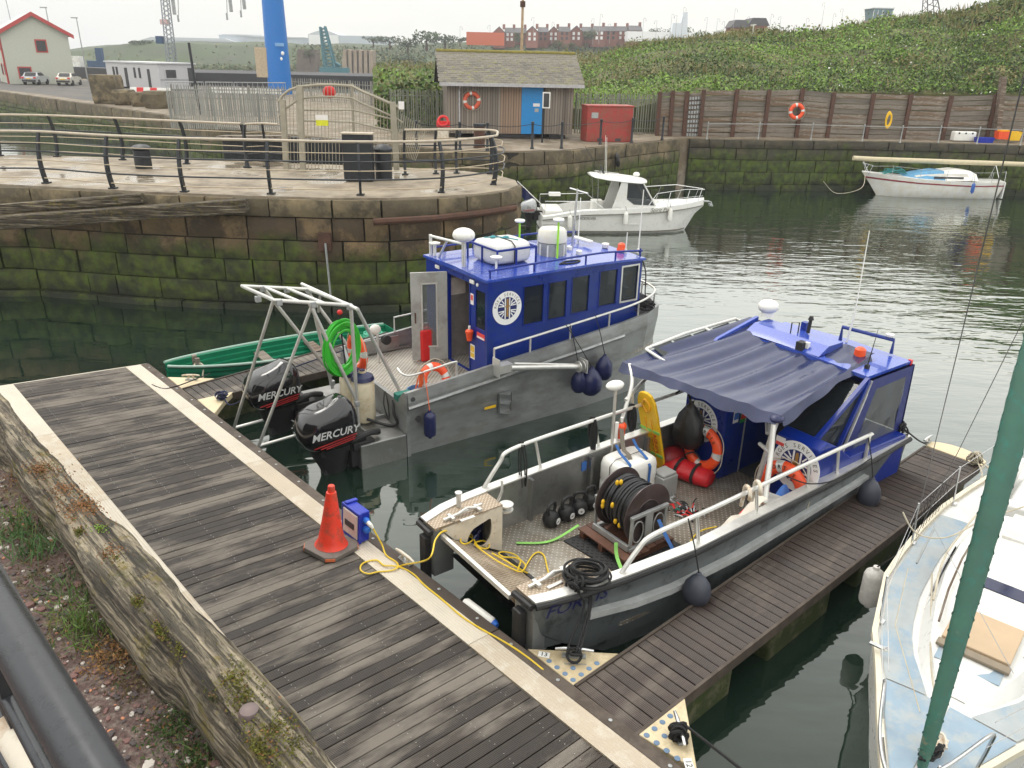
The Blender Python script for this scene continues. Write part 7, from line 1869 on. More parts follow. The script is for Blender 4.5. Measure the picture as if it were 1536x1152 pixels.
b=MB();b.tube([N_.z(1375,845,1.26),N_.z(1400,795,1.30)],.012,6);b.tube([N_.z(1400,790,1.3),N_.z(1520,1010,2.0)],.004,4);b.build('sheet_track',m_galv,ny)
b=MB();b.box((1.95,1.0-.22,1.22),(.05,.18,.015));b.torus((1.95,.70,1.24),.025,.006,12,5);b.build('fairlead',m_steel,ny)
b=MB();b.tube(rope_pts([N_.z(1412,693,1.75),N_.z(1400,694,1.72),N_.z(1425,690,1.80),N_.z(1455,690,1.75),N_.z(1470,678,1.2),at(1468,690,.7)],6),.014,6);tag(b.build('mooring_rope',m_rope_p),'frayed pale rope from the yacht stanchion to the tip of the near finger','rope')
b=MB()
for k in range(14):b.torus(at(1462,690,.70)+Vector((R.uniform(-.05,.05),R.uniform(-.05,.05),R.uniform(-.04,.08))),.08,.012,12,5,M=Matrix.Rotation(R.uniform(0,3),3,'X')@Matrix.Rotation(R.uniform(0,3),3,'Y'))
b.tube(rope_pts([at(1465,690,.7),at(1473,715,.75),at(1452,735,1.0)],5),.012,5)
tag(b.build('rope_bundle',m_rope_p),'bundle of frayed pale rope wrapped on the right tip of the near finger','rope')
b=MB()
for k in range(12):b.torus(at(1018,1100,.68)+Vector((R.uniform(-.04,.04),R.uniform(-.07,.07),R.uniform(-.03,.05))),.07,.016,12,5,M=Matrix.Rotation(R.uniform(1.2,1.9),3,'X')@Matrix.Rotation(R.uniform(-.5,.5),3,'Y'))
b.tube([at(1024,1085,.66),at(1120,1160,.8),at(1200,1230,1.0)],.016,6)
tag(b.build('mooring_rope',m_rope),'black rope wound on the cleat by the 12 plate and led over the water','rope')
p=N_.M@Vector((3.72,nh(3.7)+.16,1.02));f=fender('grimy white fender hanging from the pale blue yacht beside the finger pontoon',p,.62,.13,mat('grimy white vinyl',(.55,.53,.50),.5,dirt=(.3,.28,.26),dirt_amt=.4),False,None,N_.M@Vector((3.72,nh(3.7),1.25)))
b=MB()
for k in range(8):b.torus(at(333,596,.62)+Vector((R.uniform(-.05,.05),R.uniform(-.05,.05),R.uniform(0,.08))),.07,.016,12,5,M=Matrix.Rotation(R.uniform(0,3),3,'X'))
b.tube(rope_pts([at(335,594,.65),at(352,606,.6),at(420,560,1.0),B1.M@Vector((-.05,2.75,1.25))],6),.014,5)
tag(b.build('stern_rope',mat('navy rope',(.015,.02,.06),.8)),'navy stern rope of the cabin workboat on the cleat behind the outboards','rope')
# pier railing
m_rpost=mat('black painted post',(.022,.025,.030),.45,.2,var=.2);m_rtop=mat('pale worn handrail',(.42,.36,.28),.5,.2,var=.15);m_rthin=mat('pale wire rail',(.45,.37,.26),.5,.2,var=.1)
RH=1.42
def lean(h):k=h/RH;return.13*sin(pi*min(1,k*.9))-.12*k*k
def pier_railing(name,label,base,post_ids,closed_end=False):
 P=[Vector((p[0],p[1],0))for p in base];org=P[0].copy();org.z=PZ
 root=thing(name,label,'railing',org)
 N=[]
 for i in range(len(P)):
  d=(P[min(i+1,len(P)-1)]-P[max(i-1,0)]).normalized();N.append(Vector((d.y,-d.x,0)))
 loc=lambda i,h,e=0:P[i]-Vector((org.x,org.y,0))+N[i]*(lean(h)+e)+Vector((0,0,h))
 for i in post_ids:
  b=MB();secs=[];t=Vector((-N[i].y,N[i].x,0))*.035
  for k in range(9):
   h=RH*k/8;w_=.075-.03*k/8;secs.append([loc(i,h,-w_)-t,loc(i,h,-w_)+t,loc(i,h,w_)+t,loc(i,h,w_)-t])
  b.loft(secs);b.box(loc(i,.02)-N[i]*lean(.02),(.2,.2,.04));b.build('post',m_rpost,root)
 for h,r,m,e in((RH+.02,.038,m_rtop,0),(1.15,.013,m_rthin,.05),(.92,.024,m_rpost,.05),(.68,.014,m_rthin,.05),(.44,.024,m_rpost,.05),(.17,.016,m_rthin,.05)):
  b=MB();b.tube(rope_pts([loc(i,h,e)for i in range(len(P))],5),r,8);b.build('handrail' if h>RH else 'rail',m,root)
 return root
def pg(*ps):return[at(x,y,PZ)for x,y in ps]
near=pg((-250,282),(-120,276),(-30,275),(70,275),(170,283),(277,288),(407,291),(541,293),(662,289),(740,277))
nose=pg((749,270),(748,264),(735,261),(712,260),(685,260),(654,261),(608,262))
pier_railing('pier_railing','black curved-post railing round the near edge and nose of the old pier',near+nose,[0,1,2,3,4,5,6,7,8,9,12,14,15,16])
back=pg((370,251),(280,246),(184,240),(86,235),(0,234),(-90,233),(-200,232))
pier_railing('pier_railing','black curved-post railing along the far edge of the old pier beside the channel',back,[0,1,2,3,4,5])
pier_railing('pier_railing','short length of black railing with two posts beside the lock gates',pg((425,252),(400,250),(372,252)),[1,2])
def bollard(label,px,py,r,h):
 root=thing('waste_bin',label,'bin',at(px,py,PZ),0,'black domed bins on the old pier')
 b=MB();b.lathe([(r*.98,0),(r,.05),(r,h*.74),(r*.92,h*.76)],18);b.build('body',m_rpost,root)
 b=MB();b.lathe([(r*.9,h*.76),(r*1.15,h*.80),(r*1.15,h*.86),(r*.8,h*.95),(.0001,h)],18);b.build('dome',m_rpost,root)
bollard('small black domed bin on the left part of the old pier',216,252,.27,.78);bollard('tall black domed bin beside the black cabinet on the pier',576,269,.27,1.1)
cb_=thing('black_cabinet','black upright cabinet standing behind the pier railing beside the domed bin','cabinet',at(538,273,PZ))
b=MB();b.box((0,.2,.72),(.9,.4,1.4));b.build('body',m_rpost,cb_,bevel=.02)
b=MB();b.box((0,.2,1.44),(.98,.48,.04));b.build('top',m_rtop,cb_)
for pa,pb,lb,w_,yo in(((-60,338),(372,308),'lower old timber beam lying against the left of the pier wall',.36,21.35),((-60,318),(215,297),'upper old timber beam behind the first on the pier wall',.26,21.7)):
 a,c=atY(*pa,yo-.15),atY(*pb,yo);o_=(a+c)/2;b=MB();b.bar(a-o_,c-o_,w_,w_);o=b.build('old_timber',m_baulk,bevel=.03,loc=o_);tag(o,lb,'timber')
b=MB();b.box((0,0,0),(.35,.25,.5));o=b.build('ladder_bracket',m_rust,loc=atY(488,362,21.65));tag(o,'rusty iron bracket with hanging bar on the pier wall','bracket')
b=MB();b.tube([(0,0,0),(.05,0,-1.6)],.03,6);tag(b.build('hanging_bar',m_galv,loc=atY(488,365,21.5)),'grey bar hanging below the rusty bracket on the pier wall','bar')
b=MB();b.tube([atY(560,333,21.5),atY(650,328,22.0),atY(720,320,23.0),atY(772,312,24.1)],.10,8);tag(b.build('iron_rubbing_bar',m_rust),'long rusty iron bar running round the pier wall near its nose','iron bar')
# gated footbridge
m_gate=mat('cream gate steel',(.33,.30,.235),.6,.2,var=.15)
def Yp(px,py,Y):return atY(px,py,Y)
gt=thing('footbridge_gate','cream steel gate with arched top and close bars guarding the footbridge off the pier','gate',at(450,258,PZ))
go=gt.location.copy();gY=27.2
def gl_(px,py,Y=gY):return Yp(px,py,Y)-go
for px0,y0,y1,px1,Y in((424,149,257,430,gY),(449,128,262,455,gY-.3),(589,153,256,595,gY-.2),(528,126,214,531,gY+.5)):
 b=MB();b.bar(gl_(px0,y0,Y),gl_(px1,y1,Y),.17 if px0!=528 else.08,.17 if px0!=528 else.08);b.build('post',m_gate,gt)
arch=[(418,152),(424,143),(434,135),(449,130),(478,127),(500,127),(528,129),(545,138),(565,146),(592,158),(604,166)]
for dy,r in((0,.05),(18,.035)):
 b=MB();b.tube([gl_(x,y+dy+(6 if dy and x<440 else 0))for x,y in arch],r,6);b.build('arched_rail',m_gate,gt)
for ya_,yb_ in((165,165),(181,183),(212,213)):
 b=MB();b.tube([gl_(455,ya_),gl_(530,yb_)],.03,6);b.tube([gl_(530,yb_),gl_(590,yb_+14)],.03,6);b.build('cross_rail',m_gate,gt)
for i in range(32):
 px=434+(596-434)*i/31;yt=interp([a[0]for a in arch],[a[1]for a in arch],px);yb=interp([424,455,530,596],[256,259,262,257],px)
 b=MB();b.tube([gl_(px,yt-5),gl_(px+2.5,yb)],.011,5);b.build('bar',m_gate,gt)
for i in range(12):
 px=600+36*i/11;b=MB();b.tube([gl_(px+3,170+2.2*i,gY-.3),gl_(px-2-i*1.0,232+.8*i,gY-.3)],.011,5);b.build('fan_bar',m_gate,gt)
sg=thing('warning_sign','white and yellow warning sign on the bars of the cream gate','sign',gl_(483,181,gY-.1)+go)
b=MB();b.box((0,0,.10),(.40,.02,.16));b.build('white_half',m_st_w,sg)
b=MB();b.box((0,0,-.07),(.40,.02,.18));b.build('yellow_half',mat('lime yellow sign',(.62,.62,.02),.5),sg)
b=MB();b.box((0,0,0),(.18,.02,.24));tag(b.build('blue_notice',m_st_w,loc=Yp(602,158,27)),'small white notice on the right post of the cream gate','sign')
b=MB();b.ball((0,0,0),(.22,.1,.2));tag(b.build('red_float',m_red,loc=Yp(494,138,27.6)),'red float hung behind the arched top of the cream gate','float')
lk=thing('lock_gate','black timber lock gate in the channel behind the pier railing','lock gate',(0,0,0))
A_,B_=Yp(333,206,31.5),Yp(432,206,30.2);C_=Yp(560,214,31)
for i in range(9):
 p,q=A_.lerp(B_,i/9),A_.lerp(B_,(i+.96)/9);b=MB();b.prism([(p.x,p.y),(q.x,q.y),(q.x,q.y+.35),(p.x,p.y+.35)],-.5,p.z-.05*(i%2));b.build('plank',m_rpost,lk)
for i in range(8):
 p,q=B_.lerp(C_,i/8),B_.lerp(C_,(i+.96)/8);b=MB();b.prism([(p.x,p.y),(q.x,q.y),(q.x,q.y+.35),(p.x,p.y+.35)],-.5,p.z-.05*(i%2));b.build('plank',m_rpost,lk)
b=MB();b.bar(A_+Vector((0,-.1,.02)),B_+Vector((0,-.1,.02)),.5,.12);b.build('walkway',m_oldwood,lk)
# fences of palings
def palings(name,label,a,c,h,n,m,w_=.07,cat='fence',top=None):
 root=thing(name,label,cat,a);d=c-a
 pm=MB();pm.prism([(-w_/2,0),(w_/2,0),(w_/2,h-.1),(0,h),(-w_/2,h-.1)],-.01,.01,XZm);pm=pm.build('paling',m);me=pm.data;bpy.data.objects.remove(pm)
 for i in range(n):
  o=bpy.data.objects.new('paling',me);COL.objects.link(o);o.parent=root;o.location=d*(i/(n-1))+Vector((0,0,R.uniform(-.03,.02)));o.rotation_euler=(R.uniform(-.02,.02),R.uniform(-.02,.02),atan2(d.y,d.x))
 for z in(.3,h-.35):b=MB();b.bar(Vector((0,.03,z)),d+Vector((0,.03,z)),.04,.05);b.build('fence_rail',m,root)
 for k in range(int(d.length/2.6)+1):p=d*min(1,k*2.6/d.length);b=MB();b.box(p+Vector((0,.06,h/2)),(.09,.08,h));b.build('fence_post',m,root)
 return root
m_pal_g=mat('galvanised paling',(.27,.265,.24),.6,.3,rand=.15);m_pal_gr=mat('green grey paling',(.19,.20,.16),.7,.1,rand=.2)
palings('palisade_fence','grey palisade fence on the quay left of the cream gate',at(258,192,QZ),at(424,197,QZ),2.0,54,m_pal_g)
palings('palisade_fence','second grey palisade fence standing behind the first on the quay',at(262,172,QZ),at(430,175,QZ),2.0,46,m_pal_g)
palings('palisade_fence','grey green palisade fence between the cream gate and the timber hut',at(588,199,QZ),at(671,199,QZ),2.35,26,m_pal_gr)
palings('palisade_fence','palisade fence behind the red container right of the hut',at(862,200,QZ),at(985,201,QZ),2.3,34,m_pal_gr)
palings('palisade_fence','run of grey palisade far behind the cream gate',at(440,150,QZ),at(590,160,QZ),2.0,44,m_pal_g)
for i,(x0,x1,lb)in enumerate(((252,308,'leftmost'),(311,352,'middle'),(354,430,'rightmost'))):
 a,c=at(x0,149,QZ),at(x1,149,QZ);r=thing('crowd_barrier',lb+' of the three grey crowd barriers behind the palisade fence','barrier',a,0,'grey crowd barriers');d=c-a
 b=MB();b.tube([(0,0,.1),(0,0,1.5),d+Vector((0,0,1.5)),d+Vector((0,0,.1))],.05,6);b.tube([(0,0,.9),d+Vector((0,0,.9))],.03,5);b.build('frame',m_galv,r)
 for k in range(10):b=MB();b.tube([d*(k+.5)/10+Vector((0,0,.15)),d*(k+.5)/10+Vector((0,0,1.5))],.02,4);b.build('bar',m_galv,r)
for i,(x0,y0)in enumerate(((345,141),(392,142))):
 b=MB();b.box((0,0,.35),(4.2,.5,.5));tag(b.build('white_pipe_stack',m_wplastic,loc=at(x0,y0,QZ)),'%s stack of white pipes beyond the crowd barriers'%('left','right')[i],'pipes')
# timber hut
hA,hB_=at(672,207,QZ),at(857,208.5,QZ);hx=(hB_-hA).normalized();HL=(hB_-hA).length;HM=frame(hA,hx,z=(0,0,1))
hut=thing('timber_hut','grey boarded hut with slate roof and bright blue door on the quay','hut',M=HM)
hz0=.25;hz1=(HM.inverted()@atY(672,124,hA.y)).z;HD=4.2
m_clad=mat('silvered larch board',(.215,.185,.155),.8,var=.25,scale=2,rand=.22,stretch=(6,6,.4));m_clad2=mat('fresh larch board',(.28,.195,.14),.8,var=.2,scale=2,rand=.15,stretch=(6,6,.4))
b=MB();b.box((HL/2,HD/2,(hz0+hz1)/2),(HL-.12,HD-.12,hz1-hz0-.02));b.build('wall',m_dark,hut)
door0=(HM.inverted()@atY(785,165,hA.y)).x;door1=(HM.inverted()@atY(818,165,hA.y)).x
n=48;bw_=HL/n
cm=MB();cm.box((0,0,0),(bw_-.025,.05,1));cm=cm.build('board',m_clad);me1=cm.data;bpy.data.objects.remove(cm);me2=me1.copy();me2.materials.clear();me2.materials.append(m_clad2)
for i in range(n):
 x=(i+.5)*bw_
 if door0-.05<x<door1+.05:continue
 o=bpy.data.objects.new('board',me2 if HL*.42<x<door0 else me1);COL.objects.link(o);o.parent=hut;o.location=(x,.03-(.02 if i%2 else 0),(hz0+hz1)/2);o.scale=(1,1,hz1-hz0)
for s in(0,HL):
 for i in range(24):
  o=bpy.data.objects.new('board',me1);COL.objects.link(o);o.parent=hut;o.location=(s,(i+.5)*HD/24,(hz0+hz1)/2);o.rotation_euler=(0,0,pi/2);o.scale=(1,1,hz1-hz0)
ez=hz1;rz_=(HM.inverted()@atY(766,79,hA.y+HD/2)).z
b=MB();ov=.45
b.prism([(-.5,ez-.02),(HD/2,rz_-.02),(HD+.5,ez-.02),(HD+.5,ez-.12),(HD/2,rz_-.15),(-.5,ez-.12)],-ov,HL+ov,Matrix(((0,0,1,0),(1,0,0,0),(0,1,0,0),(0,0,0,1))));b.build('roof_deck',m_dark,hut)
m_slate=mat('mossy grey slate',(.155,.14,.115),.75,var=.25,rand=.3,scale=5,dirt=(.12,.115,.05),dirt_amt=.2)
sm_=[MB()for _ in range(4)];SL=[]
for k,q in enumerate(sm_):q.box((0,0,0),(.292,.30,.014));o=q.build('slate',m_slate);SL.append(o.data);bpy.data.objects.remove(o)
nr,ncol=17,25;sw=(HL+2*ov)/ncol;big=MB();cnt=0;sl_=Vector((0,HD/2+.5,rz_-ez));slen=sl_.length;sang=atan2(sl_.z,sl_.y)
for i in range(nr):
 for j in range(ncol+(i%2)):
  x=-ov+(j+(.5 if i%2==0 else 0))*sw;k=(i+.5)/nr
  x=min(max(x,-ov+sw*.3),HL+ov-sw*.3);p=Vector((x,-.5+sl_.y*k,ez+sl_.z*k+.015+R.uniform(0,.01)))
  if cnt<300 and i<12:
   o=bpy.data.objects.new('slate',SL[0]);COL.objects.link(o);o.parent=hut;o.location=p;o.rotation_euler=(sang-.03,R.uniform(-.01,.01),0);cnt+=1
  else:
   q=MB();q.box((0,0,0),(.292,.30,.014));Mx=Matrix.Translation(p)@Matrix.Rotation(sang-.03,4,'X');big.add([Mx@Vector(v)for v in q.v],q.f)
tag(big.build('upper_slates',m_slate,hut),kind='stuff')
b=MB();b.tube([(-ov,HD/2,rz_+.02),(HL+ov,HD/2,rz_+.02)],.10,8);b.build('ridge',mat('mossy ridge',(.20,.17,.035),.9,var=.3),hut)
b=MB();b.box((HL/2,-.56,ez-.06),(HL+2*ov,.12,.16));b.build('gutter',mat('pale grey fascia',(.40,.39,.40),.5),hut)
b=MB();b.tube([(.62,-.5,ez-.1),(.62,-.08,ez-.35),(.62,-.08,.2)],.05,8);b.build('downpipe',MATS['pale grey fascia'],hut)
b=MB();b.box(((door0+door1)/2,.0,(hz0+hz1)/2),(door1-door0,.06,hz1-hz0));dr_=b.build('door',mat('bright blue door',(.012,.22,.55),.45,var=.06),hut)
b=MB();b.box((door1-.35,-.04,1.75),(.36,.02,.16));b.build('door_notice',m_st_w,dr_)
b=MB();b.box((door1-.33,-.04,1.48),(.22,.02,.18));b.build('door_plate',m_galv,dr_)
for x,w_ in((HL*.52,2.4),(HL*.88,.9)):b=MB();b.box((x,-.02,.12),(w_,.12,.2));b.build('foundation_vent',m_black,hut)
lifebuoy('faded lifebuoy on the boarded front of the hut',HM@Matrix.Translation(((HM.inverted()@atY(708,151,hA.y)).x,-.12,(HM.inverted()@atY(708,151,hA.y)).z))@XZ,None,.37,.105,True,'orange lifebuoys',mat('faded orange',(.55,.10,.05),.6))
rcn=thing('red_container','red steel storage container beside the hut on the quay','container',at(913,213,QZ),radians(9))
b=MB();b.box((0,.7,.9),(2.5,1.4,1.8));b.build('shell',mat('faded red steel',(.36,.035,.03),.55,var=.12,dirt=(.25,.06,.04),dirt_amt=.3),rcn,bevel=.03)
b=MB();b.box((0,.7,1.82),(2.58,1.48,.06));b.build('lid',MATS['faded red steel'],rcn)
b=MB();b.box((-.85,-.02,1.35),(.36,.03,.28));b.build('vent',m_galv,rcn)
for x in(-.5,.5):b=MB();b.box((x,-.01,.12),(.3,.03,.14));b.build('fork_pocket',m_dark,rcn)
# timber retaining wall
tw=thing('timber_retaining_wall','weathered plank retaining wall between rusty posts at the foot of the green bank','wall')
m_plank=mat('silver grey plank',(.235,.20,.165),.85,var=.4,scale=1.5,rand=.42,bump=.4,bscale=10,stretch=(.5,4,4),dirt=(.11,.075,.05),dirt_amt=.35,dscale=1.2)
pst=[(985,205,139),(1004,206,137),(1025,204,138),(1049,203,136),(1098,203,135),(1145,203,136),(1194,204,134),(1240,205,140),(1298,206,141),(1353,208,143),(1412,209,145),(1478,210,142),(1560,212,146)]
pb_=[Vector((atY(x,y,48.5+(x-985)*.0042).x,48.5+(x-985)*.0042,QZ-.05))for x,y,_ in pst];pt_=[]
for(x,y,t),p in zip(pst,pb_):pt_.append(atY(x+(p.x*.0)+(x-768)*.022*1.0,t,p.y+.35))
for i,(p,q)in enumerate(zip(pb_,pt_)):
 b=MB();b.bar(p-Vector((0,.05,.2)),q-Vector((0,.1,-.05)),.20,.22,up=(1,0,0));b.build('post',m_rust,tw)
for i in range(len(pst)-1):
 if i==2:
  b=MB();b.quad(pb_[2]+Vector((.1,.1,0)),pb_[3]+Vector((-.1,.1,0)),pt_[3]+Vector((-.1,.1,-.1)),pt_[2]+Vector((.1,.1,-.1)));b.build('dark_backing',m_oldwood,tw);continue
 nP=9
 for k in range(nP):
  a=pb_[i].lerp(pt_[i],(k+.5)/nP);c=pb_[i+1].lerp(pt_[i+1],(k+.5)/nP);h_=(pt_[i]-pb_[i]).length/nP
  b=MB();m_=(a+c)/2;b.bar(a-m_+Vector((0,R.uniform(.0,.07),R.uniform(-.015,.015))),c-m_+Vector((0,R.uniform(.0,.07),R.uniform(-.015,.015))),.09,h_-R.uniform(.02,.05));b.build('plank',m_plank,tw,loc=m_)
b=MB()
for i in range(9):
 for j in range(6):
  p=pb_[2].lerp(pb_[3],(j+.5)/6);q=pt_[2].lerp(pt_[3],(j+.5)/6);b.box(p.lerp(q,(i+.5)/10)+Vector((0,.02,0)),(.10,.06,.16))
tag(b.build('pierced_blocks',m_galv,tw),kind='stuff')
b=MB();b.bar(atY(1493,208,50.3)+Vector((0,-.1,0)),atY(1505,115,50.6),.35,.3);tag(b.build('grey_timber_post',m_oldwood),'tall grey timber post at the right end of the plank wall','post')
lifebuoy('bright lifebuoy hung on a post of the plank retaining wall',Matrix.Translation(atY(1195,167,49.0))@XZ,None,.36,.11)
cq_=atY(1333,180,49.55)
b=MB()
for k in range(6):b.torus((R.uniform(-.04,.04),0,R.uniform(-.05,.05)),.22,.035,20,5,M=Matrix.Rotation(pi/2,3,'X')@Matrix.Diagonal((.7,1.8,1)))
tag(b.build('yellow_rope_coil',m_yellow,loc=cq_),'yellow rope coil hanging on the plank wall','rope')
QG='posts along the quay edge'
def chain_posts(pts,m,h,cat,lab,r=.06,sag=.1,ords=('first','second','third','fourth','fifth','sixth','seventh','eighth')):
 P=[at(x,y,QZ)for x,y in pts]
 for i,p in enumerate(P):
  o=thing('edge_post',lab+', '+ords[i]+' from the left',cat,p,0,lab+' row');b=MB();b.lathe([(r*1.7,0),(r*1.5,.06),(r,.12),(r,h-.08),(r*1.3,h-.06),(r*1.2,h),(.0001,h+.03)],10);b.build('shaft',m,o)
 b=MB()
 for p,q in zip(P,P[1:]):b.tube([p.lerp(q,k/6)+Vector((0,0,h-.1-sag*sin(pi*k/6)))for k in range(7)],.016,5)
 tag(b.build('edge_chain',m),'chain or rail strung along the %ss'%lab,'chain')
chain_posts([(625,223),(690,225),(731,226),(798,223.5),(842,223),(900,217),(947,214),(993,210)],m_rpost,1.25,'post','black chain post on the hut quay edge')
chain_posts([(1060,209),(1137,209),(1216,210),(1293,212),(1350,214),(1407,214),(1465,216),(1530,218)],m_galv,.95,'post','thin grey rail post on the basin walkway',.03,0)
sp_=thing('sign_post','black post with small framed notice board in front of the blue door','sign post',at(813,214,QZ))
b=MB();b.tube([(0,0,0),(0,0,2.4)],.05,8);b.build('pole',m_rpost,sp_);b=MB();b.box((.15,-.06,2.1),(.40,.04,.78));b.build('white_frame',m_wplastic,sp_);b=MB();b.box((.15,-.09,2.1),(.28,.02,.66));b.build('notice',m_dark,sp_)
cap=thing('capstan','rusty old cast iron capstan with black top on the quay by the pier nose','capstan',at(719,222,QZ));b=MB();b.lathe([(.30,0),(.26,.2),(.27,1.0)],16);b.build('barrel',m_rust,cap);b=MB();b.lathe([(.30,1.0),(.31,1.12),(.0001,1.15)],16);b.build('top',m_rpost,cap)
b=MB();b.torus((0,0,0),.26,.10,18,8,M=Matrix.Rotation(radians(80),3,'Y'));tag(b.build('tyre_fender',m_black,loc=atY(926,240,41.8)),'black tyre hung on the quay wall above the motor cruiser','tyre')
wk=thing('winch_machine','red and cream hand winch standing left of the hut','winch',at(665,210,QZ));b=MB();b.box((0,0,.35),(.55,.4,.5));b.build('base',m_cream,wk);b=MB();b.torus((0,0,.95),.25,.07,14,6,M=Matrix.Rotation(1.2,3,'X'));b.box((0,.1,.8),(.7,.2,.3));b.build('drum',m_red,wk)
lit=thing('fish_box','white plastic box with dark holes lying on the basin walkway','box',at(1443,212,QZ));b=MB();b.box((0,0,.30),(1.3,.5,.55));b.build('body',m_wplastic,lit,bevel=.06)
for x in(-.4,0,.4):b=MB();b.lathe([(.06,0),(.0001,.01)],8,(x,-.255,.48),0,Matrix.Rotation(pi/2,3,'X'));b.build('hole',m_dark,lit)
for i,(px,py,m,d,lb)in enumerate(((1475,213,MATS['blue moulded plastic'],(1.0,.5,.3),'blue plastic crate at the right end of the basin walkway'),(1500,206,m_orange,(.7,.5,.45),'orange plastic tub stacked above the blue crate'),(1517,208,m_yellow,(.75,.5,.5),'yellow plastic tub right of the orange tub'),(1502,200,m_yellow,(.6,.4,.3),'yellow oilskin heap on top of the orange tub'))):
 b=MB();b.prism([(-d[0]/2*.85,-d[1]/2*.85),(d[0]/2*.85,-d[1]/2*.85),(d[0]/2*.85,d[1]/2*.85),(-d[0]/2*.85,d[1]/2*.85)],0,.05);b.loft([[Vector((sx*d[0]/2*k,sy*d[1]/2*k,z))for sx,sy in((-1,-1),(1,-1),(1,1),(-1,1))]for k,z in((.85,0),(1,d[2]),(1.05,d[2]),(.95,d[2]-.03))]);o=b.build('plastic_tub',m,loc=at(px,214,QZ)+Vector((0,0,max(0,(212-py)*.035))));tag(o,lb,'tub')
# far quay: blocks, vehicles, buildings, cranes
BG='old stone blocks on the far quay'
for x0,x1,y1,h,lb in((136,178,156,2.2,'tall broken stone block with reddish ribs'),(168,196,158,1.15,'low dark stone block left of the middle one'),(195,217,160,1.05,'small mossy stone block in the middle'),(215,252,163,1.25,'undercut stone block nearest the palisade')):
 a,c=at(x0,y1,QZ),at(x1,y1,QZ);w_=(c-a).length;r2=random.Random(x0);b=MB()
 b.loft([[Vector((sx*w_/2*k+r2.uniform(-.08,.08),sy*.8*k+r2.uniform(-.08,.08),z))for sx,sy in((-1,-1),(-.3,-1.05),(.4,-1),(1,-1),(1,1),(-1,1))]for k,z in((.9,0),(1,.3),(.98,h*.8),(.9,h))]);tag(b.build('stone_block',m_stone_r,loc=(a+c)/2+Vector((0,.8,0)),bevel=.05),lb+' on the far quay','stone block',BG)
rw=thing('road_barrier','red and white plastic road barrier behind the stone blocks','barrier',at(229,148,QZ),radians(-8))
for k in range(6):b=MB();b.prism([(-.35,0),(.35,0),(.18,.95),(-.18,.95)],-2.0+k*.67,-1.35+k*.67,Matrix(((0,0,1,0),(1,0,0,0),(0,1,0,0),(0,0,0,1))));b.build('section',m_red if k in(1,3)else m_wplastic,rw)
def car(label,px,py,ang,col):
 root=thing('parked_car',label,'car',at(px,py,QZ),ang,'cars parked on the far quay')
 pr=[(-2.05,.35),(-2.1,.75),(-2.0,.98),(-1.55,1.02),(-1.05,1.42),(.2,1.46),(.95,1.05),(1.9,.88),(2.1,.65),(2.1,.35)]
 b=MB();b.loft([[Vector((x*(1-.02*abs(s)),s*(.84 if z<1.05 else.70),z))for x,z in pr]for s in(-1,-.96,.96,1)],smooth=True);b.build('body',col,root,sharp=30)
 b=MB();b.quad((-1.56,-.62,1.04),(-1.56,.62,1.04),(-1.08,.58,1.39),(-1.08,-.58,1.39));b.v=[(x-.02,y,z+.02)for x,y,z in b.v];b.build('rear_window',m_dark,root)
 for s in(-1,1):b=MB();b.quad((-1.35,s*.80,1.05),(-1.0,s*.73,1.38),(.15,s*.73,1.40),(.85,s*.80,1.05));b.build('side_window',m_dark,root)
 b=MB();b.quad((.22,-.62,1.45),(.22,.62,1.45),(.95,.66,1.07),(.95,-.66,1.07));b.v=[(x,y,z+.02)for x,y,z in b.v];b.build('windscreen',m_dark,root)
 for x in(-1.3,1.35):
  for s in(-1,1):b=MB();b.lathe([(.20,-.1),(.31,-.1),(.32,.1),(.20,.1),(.0001,.1)],16,(x,s*.78,.32),0,Matrix.Rotation(pi/2,3,'X'));b.build('wheel',m_black,root)
 for s in(-1,1):b=MB();b.box((-2.07,s*.66,.86),(.08,.26,.16));b.build('tail_light',m_red,root)
 b=MB();b.box((-2.12,0,.5),(.06,1.5,.18));b.build('bumper',m_dark,root);b=MB();b.box((-2.12,0,.74),(.03,.52,.11));b.build('number_plate',m_yellow,root)
car('silver estate car parked nearer the red-trimmed house, seen from behind',55,127,radians(100),mat('silver car paint',(.42,.43,.45),.3,.4,coat=.4));car('pale saloon car parked right of the silver one, seen from behind',105,128,radians(100),mat('pale gold car paint',(.56,.53,.46),.3,.3,coat=.4))
def W3(nm,c,d,m,par,M=None):b=MB();b.box(c,d);return b.build(nm,m,par)
hs=thing('red_trimmed_house','pale rendered house with red roof edges and windows beyond the parked cars','house',at(66,126,QZ),radians(37));m_rend=mat('grey green render',(.46,.47,.40),.85,var=.08);m_rtrim=mat('pinkish red trim',(.42,.06,.055),.6)
HW,HE,HR=7.3,5.8,7.8
b=MB();b.prism([(-HW/2,0),(HW/2,0),(HW/2,HE),(0,HR),(-HW/2,HE)],0,10,XZm);b.build('wall',m_rend,hs)
for s in(-1,1):b=MB();b.prism([(0,HR+.35),(s*(HW/2+.55),HE-.10),(s*(HW/2+.55),HE-.25),(0,HR+.02)],-.4,10.4,XZm);b.build('roof',mat('pale sheet roof %d'%s,(.42,.44,.44),.5),hs)
for s in(-1,1):b=MB();b.prism([(0,HR+.42),(s*(HW/2+.6),HE-.04),(s*(HW/2+.6),HE-.5),(0,HR-.06)],-.5,-.40,XZm);b.build('bargeboard',m_rtrim,hs)
for(x,z,w_,h_)in((.5,4.4,1.0,1.2),(-1.8,1.3,1.2,1.1)):
 f=W3('window',(x,-.03,z),(w_+.3,.06,h_+.3),m_rtrim,hs);W3('pane',(x,-.07,z),(w_,.04,h_),m_dark,f)
